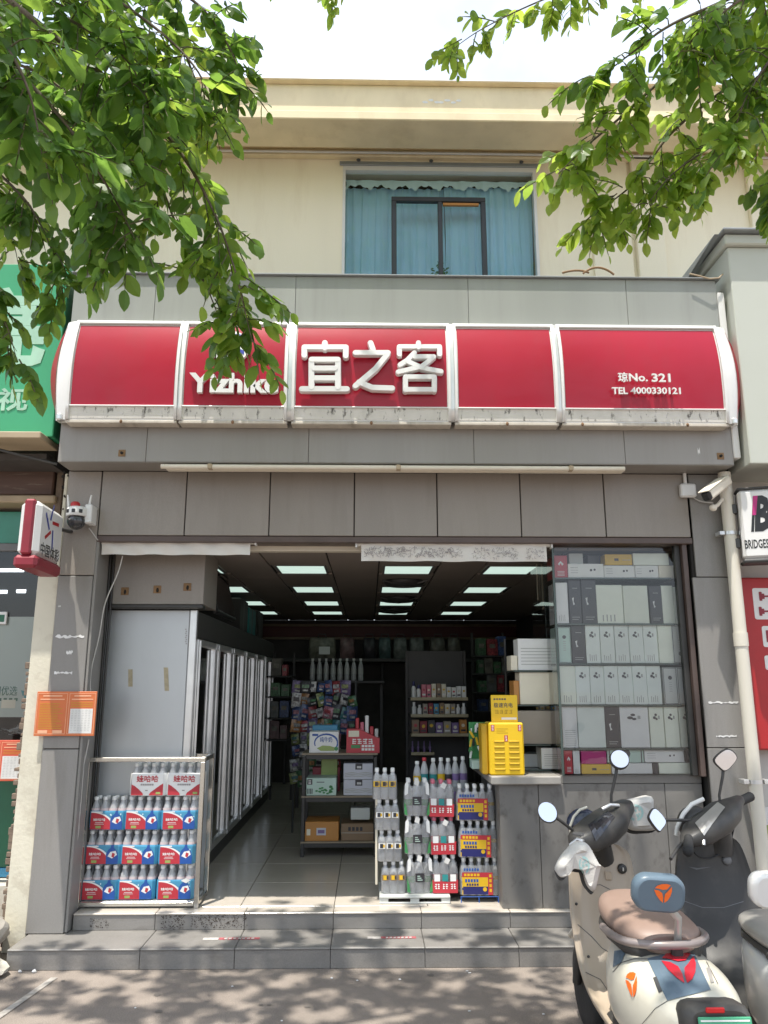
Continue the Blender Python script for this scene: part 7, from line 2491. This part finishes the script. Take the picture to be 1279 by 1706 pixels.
def cover(label, outline, Y, depth, print_c, seed):
    """padded cloth muff over a handlebar grip"""
    rnd = random.Random(seed)
    o = smooth_outline(outline, 4)
    P = [at(u, v, Y) for u, v in o]
    c = sum(P, Vector()) / len(P)
    t = thing('handlebar_cover', label, 'handlebar cover', tuple(c))
    def ring(k, dy):
        return [c + (p - c) * (k + .012 * math.sin(i * .9 + dy * 60)) + Vector((0, dy + .006 * math.sin(i * .7), 0)) for i, p in enumerate(P)]
    mb = MB().loft([ring(.72, -depth * .40), ring(.90, -depth * .34), ring(.985, -depth * .18), ring(1.0, 0), ring(.97, depth * .3), ring(.85, depth * .5)], 0, smooth=True)
    mb.build('cloth', 'cloth_white', t)
    lin = MB().loft([[p + Vector((.004, depth * .1, -.020)) for p in ring(.94, 0)], [p + Vector((.004, depth * .3, -.024)) for p in ring(.98, 0)], [p + Vector((0, depth * .6, -.02)) for p in ring(.92, 0)]], 0, smooth=True)
    lin.build('lining', 'cloth_dark', t)
    skn = Skin(mb)
    polys = []
    cu, cv, a, b, rot = print_c
    outer = ellipse_px(cu, cv, a, b, rot, 14)
    inner = ellipse_px(cu, cv, a * .72, b * .72, rot, 14)
    for i in range(14):
        if i in (3, 9): continue
        j = (i + 1) % 14
        polys.append(([outer[i], outer[j], inner[j], inner[i]], 0))
    for k in range(7):
        x, y = rnd.uniform(-.5, .5), rnd.uniform(-.5, .5)
        q = (cu + a * x, cv + b * y)
        polys.append(([(q[0] - 2, q[1] - 1.5), (q[0] + 1.5, q[1] - 2), (q[0] + 2, q[1] + 1.5), (q[0] - 1, q[1] + 2)], 0))
    badge(skn, polys, 'teal_print', 'print_teal', t, .0015)
    return t


mat('print_teal', (0.32, 0.48, 0.46), 0.85)
cover('white cloth handlebar cover with teal print, drooping over the left grip of the cream scooter', [(946, 1416), (958, 1404), (972, 1403), (983, 1412), (996, 1438), (1000, 1444), (988, 1482), (978, 1476), (969, 1450), (958, 1446), (946, 1447), (934, 1460), (926, 1452), (929, 1436)], 3.62, .10, (973, 1441, 9, 15, -.1), 3)
cover('square white cloth handlebar cover with teal print on the right grip of the cream scooter', [(1038, 1338), (1060, 1330), (1084, 1327), (1087, 1352), (1092, 1378), (1070, 1384), (1046, 1380), (1041, 1360)], 4.10, .12, (1059, 1354, 13, 14, 0), 5)

def seam(skin, pts, name, m, parent, w=1.1, lift=.0015):
    mb = MB()
    for (a, b) in zip(pts, pts[1:]):
        for k in range(4):
            q0 = (a[0] + (b[0] - a[0]) * k / 4, a[1] + (b[1] - a[1]) * k / 4)
            q1 = (a[0] + (b[0] - a[0]) * (k + 1) / 4, a[1] + (b[1] - a[1]) * (k + 1) / 4)
            dx, dy = q1[0] - q0[0], q1[1] - q0[1]
            L = math.hypot(dx, dy) or 1
            nx, ny = -dy / L * w / 2, dx / L * w / 2
            h = [skin.hit(*q, lift) for q in ((q0[0] + nx, q0[1] + ny), (q1[0] + nx, q1[1] + ny), (q1[0] - nx, q1[1] - ny), (q0[0] - nx, q0[1] - ny))]
            if all(p is not None for p in h): mb._add(h, [(0, 1, 2, 3)], 0, True)
    if mb.v: return mb.build(name, m, parent)


seam(sk, [(972, 1470), (985, 1475), (1000, 1474), (1016, 1482)], 'panel_gap', 'dark_grey', shld)
seam(sk, [(962, 1540), (985, 1560), (1003, 1580), (1020, 1590)], 'panel_gap', 'dark_grey', shld)
seam(sk, [(975, 1620), (1000, 1632), (1012, 1650)], 'panel_gap', 'dark_grey', shld)
seam(sb_, [(1021, 1620), (1035, 1604), (1056, 1598), (1078, 1598)], 'panel_gap', 'dark_grey', body1)
seam(sb_, [(1112, 1668), (1092, 1680), (1070, 1706)], 'panel_gap', 'dark_grey', body1)
seam(sb_, [(1152, 1580), (1170, 1590), (1196, 1640)], 'panel_gap', 'dark_grey', body1)
for q_ in ([(962, 1404, 3.76), (972, 1418, 3.80), (985, 1425, 3.86), (998, 1432, 3.93)], [(956, 1402, 3.77), (960, 1424, 3.86), (978, 1436, 3.92), (992, 1436, 3.95)], [(1034, 1352, 4.0), (1026, 1380, 3.94), (1016, 1408, 3.93), (1008, 1428, 3.95)]):
    MB().tube(curve3([at(*p) for p in q_]), .0045, 6).build('cable', 'rubber', s1)
# ---------------------------------------------------------------- dark scooter with white body
X2 = 1.655
s2 = thing('electric_scooter', 'black-fronted electric scooter with white tail and bare black grips, at the right edge', 'scooter', (X2, 3.6, 0))
sh2 = shield(X2 + .03, [(4.02, .93, .08), (4.03, .88, .145), (4.02, .74, .185), (3.98, .60, .20), (3.92, .46, .205), (3.80, .37, .20), (3.62, .33, .18), (3.42, .33, .17), (3.26, .34, .16)])
shield2 = sh2.build('leg_shield', 'sc_black', s2)
sk2 = Skin(sh2)
MB().loft([superring(X2, 4.06, .66, .15, .22), superring(X2, 4.12, .66, .13, .20), superring(X2, 4.17, .64, .08, .14)], 0).build('front_apron', 'sc_white', s2)
for x in (-.07, .07):
    MB().tube([(X2 + x, 4.08, .6), (X2 + x, 4.24, .21)], .022, 10).build('fork_leg', 'sc_black', s2)
MB().loft([superring(X2, 4.06, .36, .07, .02), superring(X2, 4.16, .425, .075, .02), superring(X2, 4.29, .43, .075, .02), superring(X2, 4.42, .37, .06, .02)], 0).build('front_fender', 'sc_white', s2)
wheel(s2, X2, 4.24)
wheel(s2, X2, 2.98, .2, .10)
MB().loft([superring(X2, 3.5, .30, .15, .07), superring(X2, 3.2, .31, .17, .10), superring(X2, 2.9, .34, .12, .09), superring(X2, 2.78, .36, .06, .05)], 0).build('underbody', 'sc_black', s2)
MB().tube([(X2 - .13, 3.35, .24), (X2 - .17, 3.32, .12), (X2 - .20, 3.30, .02)], .012, 8).build('side_stand', 'sc_black', s2)
b2 = MB().loft([superring(X2 + .02, Y, z, hw, hh, 4.6, 32) for Y, z, hw, hh in smooth_rows([[3.56, .60, .05, .05], [3.46, .55, .13, .11], [3.30, .51, .20, .155], [3.1, .50, .218, .155], [2.95, .51, .20, .14], [2.82, .53, .15, .10], [2.75, .55, .10, .05]], 3)], 0)
body2 = b2.build('body', 'sc_white', s2)
MB().loft([superring(X2 + .02, Y, z, hw, hh, 2.8, 24) for Y, z, hw, hh in smooth_rows([[3.50, .70, .10, .025], [3.42, .70, .155, .035], [3.25, .70, .185, .038], [3.06, .70, .18, .038], [2.95, .695, .13, .03], [2.9, .69, .09, .02]], 3)], 0).build('seat', 'sc_silver', s2)
MB().loft([superring(X2 + .02, Y, .668, hw, .016, 4, 24) for Y, hw in ((3.5, .11), (3.35, .18), (3.1, .195), (2.95, .14))], 0).build('seat_base', 'sc_black', s2)
bc2 = at(1318, 1484, 2.98)
o2 = rrect(-.145, .145, -.058, .060, .04, 6)
MB().loft([[(x * .9, -.018, z * .88) for x, z in o2], [(x * .98, -.012, z * .97) for x, z in o2], [(x, .0, z) for x, z in o2], [(x, .03, z) for x, z in o2], [(x * .92, .04, z * .9) for x, z in o2]], 0).xf(Matrix.Translation(bc2) @ Matrix.Rotation(R(10), 4, 'X')).build('backrest', 'sc_white', s2)
MB().tube([Vector((bc2.x, 2.99, bc2.z - .03)), Vector((X2 + .03, 2.98, .80)), Vector((X2 + .03, 2.98, .73))], .02, 8).build('backrest_post', 'sc_silver', s2)
MB().tube(smooth_rows([[X2 - .17, 3.10, .668], [X2 - .175, 3.0, .675], [X2 - .12, 2.87, .68], [X2 + .03, 2.83, .682], [X2 + .17, 2.88, .68], [X2 + .22, 3.0, .675]], 4), .016, 10).build('grab_rail', 'sc_black', s2)
MB().loft([superring(X2 + .02, 2.80, .57, .13, .06, 4), superring(X2 + .02, 2.74, .57, .12, .055, 4), superring(X2 + .02, 2.71, .57, .10, .045, 4)], 0).build('tail_block', 'sc_black', s2)
MB().cbox(X2 - .05, X2 + .07, 2.702, 2.712, .57, .60, .003).build('tail_light', 'red_paint', s2)
# head
A_, B_ = at(1140, 1405, 3.80), at(1232, 1332, 4.10)
ax = (B_ - A_)
axn = ax.normalized()
side_ = Vector((-axn.y, axn.x, 0)).normalized()
upv = axn.cross(side_)
if upv.z < 0: upv = -upv
hd2 = MB().loft([head_ring(-.02, .012, .015), head_ring(.06, .03, .04), head_ring(.22, .05, .075, off=(-.005, 0)), head_ring(.5, .055, .09, off=(-.01, 0)), head_ring(.72, .05, .08, off=(-.005, 0)), head_ring(.9, .03, .04), head_ring(1.0, .022, .025)], 0)
head2 = hd2.build('handlebar_head', 'sc_black', s2)
skh = Skin(hd2)
grid_part(skh, ((1158, 1372), (1196, 1337), (1208, 1346), (1172, 1392)), 'dashboard', 'sc_silver', head2, .004, 5)
MB().ell(tuple(at(1158, 1372, 4.02)), .09, .06, .085, n=18, k=10).build('headlight_cowl', 'sc_black', s2)
q = [at(u, v, 3.97) for u, v in ((1126, 1392), (1128, 1378), (1138, 1356), (1152, 1340), (1172, 1331))]
MB().tube(q, .011, 8).build('cowl_trim', 'sc_white', s2)
MB().tube([at(1195, 1375, 4.02), at(1200, 1400, 4.04), at(1200, 1420, 4.05)], [.06, .058, .06], 14).build('neck', 'sc_black', s2)
MB().tube([at(1147, 1396, 3.80), at(1146, 1418, 3.70)], [.02, .024], 12).ell(tuple(at(1146, 1418, 3.70)), .024, .024, .024, n=12, k=6).build('grip', 'rubber', s2)
MB().tube([at(1214, 1344, 4.06), at(1250, 1327, 4.18)], [.022, .024], 12).build('grip', 'rubber', s2)
MB().tube([at(1140, 1400, 3.80), at(1128, 1414, 3.72), at(1117, 1431, 3.66)], .008, 8).build('lever', 'sc_black', s2)
MB().tube([at(1212, 1362, 4.0), at(1222, 1347, 4.06), at(1236, 1340, 4.12)], .007, 8).build('lever', 'alu', s2)
MB().tube([at(1164, 1400, 3.82), at(1168, 1390, 3.84), at(1172, 1400, 3.80), at(1172, 1408, 3.79)], .008, 8).build('lever', 'alu', s2)
dia = smooth_outline([(1094, 1347), (1110, 1368), (1100, 1382), (1094, 1384), (1082, 1366), (1082, 1357)], 4)
mirror(s2, dia, 3.75, R(-16), R(10), [(1122, 1366, 3.85), (1148, 1367, 3.93)])
dia = smooth_outline([(1190, 1266), (1206, 1250), (1218, 1250), (1227, 1262), (1218, 1276), (1208, 1284), (1200, 1280)], 4)
mirror(s2, dia, 4.02, R(-2), R(-4), [(1204, 1292, 4.03), (1198, 1325, 4.04), (1199, 1334, 4.04)])
for q_ in ([(1146, 1402, 3.80), (1160, 1424, 3.86), (1180, 1430, 3.95), (1196, 1424, 4.0)], [(1226, 1348, 4.08), (1222, 1380, 4.02), (1214, 1410, 4.0), (1206, 1425, 4.0)]):
    MB().tube(curve3([at(*p) for p in q_]), .0045, 6).build('cable', 'rubber', s2)
seam(sk2, [(1136, 1500), (1170, 1512), (1205, 1512), (1238, 1502)], 'panel_gap', 'mid_grey', shield2)
q = sk2.hit(1210, 1433, .002)
if q:
    MB().lathe([(.021, .003), (.022, -.008), (.014, -.012), (.004, -.013)], q, 16, axis='y').build('key_switch', 'mid_grey', shield2)
badge(sk2, [([(1147, 1444), (1160, 1447), (1185, 1444), (1160, 1449)], 0)], 'panel_seam', 'mid_grey', shield2, .002)

# ================================================================ TREES
def leaf_mesh(name, m, curl, fold):
    """one pointed oval leaflet, folded along the midrib, length 1 along +x"""
    prof = [(0, .0), (.10, .17), (.30, .29), (.55, .30), (.78, .20), (.92, .08), (1.0, 0)]
    mb = MB()
    mid = [(x, 0, curl * (x - .5) ** 2 - curl * .25) for x, w in prof]
    for s in (-1, 1):
        ed = [(x, s * w, curl * (x - .5) ** 2 - curl * .25 + fold * w + .012 * math.sin(x * 9 + s)) for x, w in prof]
        for i in range(len(prof) - 1):
            q = [mid[i], mid[i + 1], ed[i + 1], ed[i]]
            if i == 0: q = [mid[0], mid[1], ed[1]]
            if i == len(prof) - 2: q = [mid[i], mid[i + 1], ed[i]]
            mb._add(q if s > 0 else q[::-1], [tuple(range(len(q)))], 0, True)
    return mb


LEAF_V = [leaf_mesh('l', 0, c, f) for c, f in ((-.22, .12), (.12, .2), (-.4, .06), (-.1, .16))]
LM_ = ['leaf_deep', 'leaf_mid', 'leaf_young']
LEAF_ME = {}


def leaf_me(v, m):
    if (v, m) not in LEAF_ME:
        LEAF_ME[v, m] = LEAF_V[v].mesh('leaf', LM_[m])
    return LEAF_ME[v, m]


def leaf_mtx(p, d, nrm, s, wide=1.0):
    d = d.normalized()
    y = nrm.cross(d)
    if y.length < 1e-4: y = d.orthogonal()
    y.normalize()
    z = d.cross(y)
    return Matrix(((d.x * s, y.x * s * wide, z.x * s, p.x), (d.y * s, y.y * s * wide, z.y * s, p.y), (d.z * s, y.z * s * wide, z.z * s, p.z), (0, 0, 0, 1)))


def rv(rnd, a=1.0):
    return Vector((rnd.uniform(-a, a), rnd.uniform(-a, a), rnd.uniform(-a, a)))


def spray(leaves, tw, rnd, p, d, n, length, size, tone, hang=.55):
    """one pinnate leaf: a drooping stalk with leaflets left and right and one at the tip"""
    pts = [p]
    dd = d.normalized()
    for k in range(n):
        dd = (dd + Vector((0, 0, -.10)) + rv(rnd, .05)).normalized()
        pts.append(pts[-1] + dd * length / n)
    tw.append(pts)
    side = dd.cross(Vector((0, 0, 1)))
    side = side.normalized() if side.length > .1 else Vector((1, 0, 0))
    for k in range(1, n + 1):
        t = (pts[k] - pts[k - 1]).normalized()
        for s in ((-1, 1) if k < n else (0,)):
            ld = (t * .55 + side * s * .75 + Vector((0, 0, -hang)) + rv(rnd, .22)).normalized()
            nn = (Vector((0, -.25, .8)) + rv(rnd, .75)).normalized()
            sz = size * rnd.uniform(.6, 1.2) * (.72 + .5 * math.sin(math.pi * (k / n) * .85 + .25))
            r_ = rnd.random()
            m = tone if r_ < .55 else max(0, min(2, tone + rnd.choice((-1, 1))))
            q = pts[k] - t * (length / n * .4 * (1 if s > 0 else .1)) if s else pts[k]
            leaves.append((leaf_mtx(q, ld, nn, sz, rnd.uniform(.85, 1.1)), rnd.randrange(4), m))


def curve_pts(P, k=7):
    out = []
    for i in range(len(P) - 1):
        p0, p1, p2, p3 = P[max(i - 1, 0)], P[i], P[i + 1], P[min(i + 2, len(P) - 1)]
        for j in range(k):
            t = j / k
            out.append(.5 * ((2 * p1) + (p2 - p0) * t + (2 * p0 - 5 * p1 + 4 * p2 - p3) * t * t + (3 * p1 - p0 - 3 * p2 + p3) * t ** 3))
    out.append(P[-1])
    return out


def project(p):
    """point -> photo pixel and depth along the view"""
    c, s, ct, st = math.cos(YAW), math.sin(YAW), math.cos(PITCH), math.sin(PITCH)
    x, y, z = p.x, p.y, p.z - EYE
    r = c * x - s * y
    f = s * x + c * y
    dep = f * ct + z * st
    up = -f * st + z * ct
    if dep < .05: return None
    return 639.5 + FPX * r / dep, 853 - FPX * up / dep, dep


def tree(label, trunk, limbs, boughs, canopy, seed):
    rnd = random.Random(seed)
    t = thing('street_tree', label, 'tree', trunk[0][0])
    mb = MB()
    tp = curve_pts([Vector(p) for p, r in trunk], 6)
    n = len(tp)
    rr = [trunk[0][1] + (trunk[-1][1] - trunk[0][1]) * i / (n - 1) for i in range(n)]
    mb.tube(tp, rr, 14).build('trunk', 'bark', t)
    for pts, r0, r1 in limbs:
        P = curve_pts([Vector(p) for p in pts], 6)
        MB().tube(P, [r0 + (r1 - r0) * i / (len(P) - 1) for i in range(len(P))], 8).build('limb', 'bark', t)
    leaves, tw = [], []
    # visible boughs: (points, radius, sprays, spread, leaf size, tone)
    bw = MB()
    for pts, r0, ns, spread, size, tone, ln in boughs:
        P = curve_pts([p if isinstance(p, Vector) else at(*p) for p in pts], 7)
        bw.tube(P, [r0 * (1 - .85 * i / (len(P) - 1)) for i in range(len(P))], 6)
        for k in range(ns):
            f = (k + rnd.random()) / ns
            i = min(int(f * (len(P) - 1)), len(P) - 2)
            p = P[i].lerp(P[i + 1], f * (len(P) - 1) - i)
            tdir = (P[i + 1] - P[i]).normalized()
            off = rv(rnd, 1.0)
            off.y *= .8
            d = (tdir * .5 + off * 1.0 + Vector((0, 0, -.35))).normalized()
            q = p + Vector((off.x, off.y, min(off.z, .3))) * spread * rnd.random()
            if spread > .03 and (q - p).length > .02: tw.append([p, (p + q) / 2 + Vector((0, 0, .01)), q])
            spray(leaves, tw, rnd, q, d, rnd.choice((4, 5, 5, 6)), ln * rnd.uniform(.75, 1.2), size, tone)
    bw.build('bough', 'bark', t)
    # canopy above the street, out over the frame
    can = []
    for (cx, cy, cz, rx, ry, rz, k, size) in canopy:
        for _ in range(k):
            v = rv(rnd)
            while v.length > 1: v = rv(rnd)
            p = Vector((cx + v.x * rx, cy + v.y * ry, cz + v.z * rz))
            # keep clear of the part of the picture where the sky and the facade stand free
            q = project(p)
            if q and -120 < q[0] < 1400 and q[1] > -60: continue
            spray(can, tw, rnd, p, rv(rnd) + Vector((0, 0, -.2)), 4, .22, size, rnd.choice((0, 1, 1)))
    # the leaves that show largest are parts of their own
    vis = []
    for i, (mx, v, m) in enumerate(leaves):
        p = mx.translation
        q = project(p)
        if q and -30 < q[0] < 1310 and -30 < q[1] < 800:
            vis.append((mx.to_scale().x / q[2], i))
    vis.sort(reverse=True)
    own = {i for _, i in vis[:300]}
    for i in own:
        mx, v, m = leaves[i]
        base = Vector(ROOT[t.name])
        o = link('leaf', leaf_me(v, m), t)
        mx = mx.copy()
        mx.translation -= base
        o.matrix_local = mx
    fo = MB()
    for i, (mx, v, m) in enumerate(leaves + can):
        if i in own: continue
        src = LEAF_V[v]
        k = len(fo.v)
        fo.v += [tuple(mx @ Vector(p)) for p in src.v]
        fo.f += [tuple(a + k for a in f) for f in src.f]
        fo.fm += [m] * len(src.f)
        fo.fs += src.fs
    tag(fo.build('foliage', LM_, t), kind='stuff')
    tm = MB()
    for p in tw:
        tm.tube(p, [.0028] * (len(p) - 1) + [.0012], 3, cap=False)
    tag(tm.build('twigs', 'twig', t), kind='stuff')
    return len(leaves), len(can)


D = Vector
Lroot = at(-260, -260, 2.2)
n1 = tree('leafy street tree whose pinnate branches hang into the upper left', [((-3.3, 1.6, 0), .16), ((-3.25, 1.65, 1.6), .13), ((-3.1, 1.7, 3.2), .10), ((-2.9, 1.9, 5.0), .06)],
     [(((-3.2, 1.65, 2.6), (-2.4, 1.9, 3.8), (-1.4, 2.3, 4.5)), .07, .03), (((-3.1, 1.7, 3.2), (-2.6, 1.2, 4.6), (-1.2, .8, 5.4)), .06, .02), (((-2.95, 1.85, 4.6), (-1.8, 2.5, 5.8), (-.6, 2.9, 6.3)), .05, .02)],
     [
      # (u, v, Y) chains
      ([(-60, -30, 2.7), (80, 0, 2.7), (180, 60, 2.7), (250, 130, 2.7)], 0.009, 38, .16, 0.070, 0, 0.177),
      ([(-60, 80, 2.8), (60, 120, 2.8), (150, 190, 2.8), (200, 240, 2.8)], 0.008, 31, .14, 0.068, 0, 0.167),
      ([(-60, -60, 2.25), (90, 60, 2.25), (200, 150, 2.25), (290, 240, 2.28), (350, 340, 2.3), (388, 440, 2.32), (420, 570, 2.34)], 0.011, 45, 0.05, 0.070, 1, 0.186),
      ([(-60, 40, 2.0), (40, 130, 2.0), (120, 220, 2.02), (190, 330, 2.05), (225, 400, 2.05)], 0.009, 33, 0.08, 0.073, 0, 0.177),
      ([(-80, -20, 1.7), (10, 80, 1.7), (50, 160, 1.72), (70, 260, 1.75)], 0.008, 20, 0.07, 0.073, 0, 0.158),
      ([(-60, -90, 2.5), (120, -40, 2.5), (250, 40, 2.5), (330, 120, 2.5), (355, 200, 2.5)], 0.010, 48, 0.12, 0.070, 1, 0.186),
      ([(60, -80, 2.6), (220, -50, 2.6), (320, 0, 2.6), (370, 60, 2.6), (395, 110, 2.6), (402, 140, 2.6)], 0.009, 29, 0.05, 0.068, 0, 0.149),
      ([(100, -60, 2.9), (260, 0, 2.9), (320, 120, 2.9), (345, 200, 2.9), (352, 225, 2.9)], 0.009, 23, 0.09, 0.065, 2, 0.167),
      ([(-40, 10, 2.4), (100, 90, 2.4), (210, 190, 2.4), (260, 290, 2.42), (300, 390, 2.45), (345, 480, 2.45), (375, 560, 2.45)], 0.009, 45, 0.08, 0.068, 1, 0.167),
      ([(-60, 240, 2.4), (20, 310, 2.4), (60, 360, 2.4), (95, 440, 2.4), (110, 490, 2.4)], 0.006, 20, 0.05, 0.060, 0, 0.140),
      ([(-70, 430, 2.2), (-20, 480, 2.2), (10, 540, 2.2), (28, 600, 2.2)], 0.005, 12, 0.04, 0.066, 0, 0.140),
      ([(-60, 300, 2.5), (-10, 350, 2.5), (20, 400, 2.5), (30, 440, 2.5)], 0.005, 15, 0.05, 0.060, 1, 0.140),
      ([(-60, 120, 2.3), (60, 180, 2.3), (150, 260, 2.3), (185, 340, 2.3)], 0.007, 33, 0.11, 0.068, 0, 0.167),
      ([(-40, -30, 2.1), (110, 30, 2.1), (210, 100, 2.1), (250, 180, 2.1)], 0.007, 33, 0.12, 0.070, 0, 0.167),
     ],
     [(-1.6, 1.5, 5.2, 1.7, 1.6, .9, 130, .085), (-2.6, 2.4, 5.6, 1.5, 1.5, 1.2, 120, .085), (-.6, .9, 5.4, 1.5, 1.5, .8, 85, .085), (-1.0, 3.3, 6.6, 2.0, .9, .8, 100, .095), (-1.5, 2.6, 6.3, 1.8, 1.1, .8, 165, .095), (-.2, 3.0, 6.8, 1.6, 1.0, .8, 130, .095), (-2.4, 1.2, 5.6, 1.3, 1.8, 1.0, 100, .095)], 11)
n2 = tree('leafy street tree whose bright backlit branches hang into the upper right', [((3.9, 1.9, 0), .15), ((3.85, 1.95, 1.8), .12), ((3.7, 2.0, 3.4), .09), ((3.4, 2.1, 5.2), .05)],
     [(((3.8, 1.95, 2.8), (2.9, 2.2, 3.9), (2.0, 2.5, 4.5)), .06, .025), (((3.7, 2.0, 3.4), (2.8, 1.5, 4.9), (1.6, 1.0, 5.6)), .05, .02), (((3.5, 2.1, 4.8), (2.4, 2.8, 5.9), (1.4, 3.1, 6.4)), .045, .02)],
     [
      ([(1340, -20, 2.5), (1230, 50, 2.5), (1130, 110, 2.5), (1040, 190, 2.5), (975, 245, 2.52), (930, 290, 2.55)], 0.010, 43, 0.06, 0.068, 2, 0.158),
      ([(1340, 60, 2.6), (1220, 140, 2.6), (1120, 220, 2.6), (1060, 300, 2.62), (1020, 335, 2.65), (985, 362, 2.65)], 0.008, 33, 0.06, 0.064, 2, 0.149),
      ([(1350, -80, 2.4), (1230, -10, 2.4), (1120, 40, 2.4), (1050, 90, 2.4), (985, 140, 2.42)], 0.009, 29, 0.06, 0.068, 1, 0.149),
      ([(1360, 120, 2.5), (1270, 180, 2.5), (1190, 240, 2.5), (1120, 290, 2.5), (1075, 345, 2.52)], 0.007, 29, 0.06, 0.060, 2, 0.140),
      ([(1180, -80, 2.8), (1060, -40, 2.8), (960, -20, 2.8), (880, 10, 2.8), (800, 50, 2.8), (750, 85, 2.8)], 0.007, 22, 0.03, 0.060, 2, 0.140),
      ([(1360, 20, 2.3), (1290, 90, 2.3), (1240, 170, 2.3), (1215, 250, 2.3)], 0.008, 33, 0.11, 0.066, 1, 0.158),
      ([(1360, 200, 2.4), (1310, 260, 2.4), (1285, 320, 2.4), (1280, 345, 2.4)], 0.006, 15, 0.05, 0.060, 1, 0.130),
      ([(1320, 190, 2.55), (1240, 240, 2.55), (1180, 285, 2.55), (1165, 320, 2.55)], 0.004, 13, 0.05, 0.057, 2, 0.121),
      ([(1350, -60, 2.2), (1250, -10, 2.2), (1180, 40, 2.2), (1130, 90, 2.2)], 0.007, 28, 0.11, 0.068, 1, 0.158),
      ([(700, -60, 2.8), (620, -50, 2.8), (575, -25, 2.8), (545, -8, 2.8)], 0.004, 6, 0.02, 0.057, 2, 0.093),
     ],
     [(2.0, 1.5, 5.3, 1.6, 1.6, .9, 115, .085), (3.0, 2.4, 5.6, 1.4, 1.5, 1.2, 110, .085), (.9, .8, 5.5, 1.3, 1.4, .8, 75, .085), (1.6, 3.4, 6.7, 2.0, .9, .8, 75, .095), (.9, 2.5, 6.2, 1.5, 1.1, .8, 120, .095), (2.0, 2.6, 6.4, 1.4, 1.2, .9, 80, .095)], 23)
print('LEAVES', n1, n2)
bpy.context.view_layer.update()
print('OBJECTS', len(bpy.data.objects), 'TRIS', sum(len(p.vertices) - 2 for m in bpy.data.meshes for p in m.polygons))
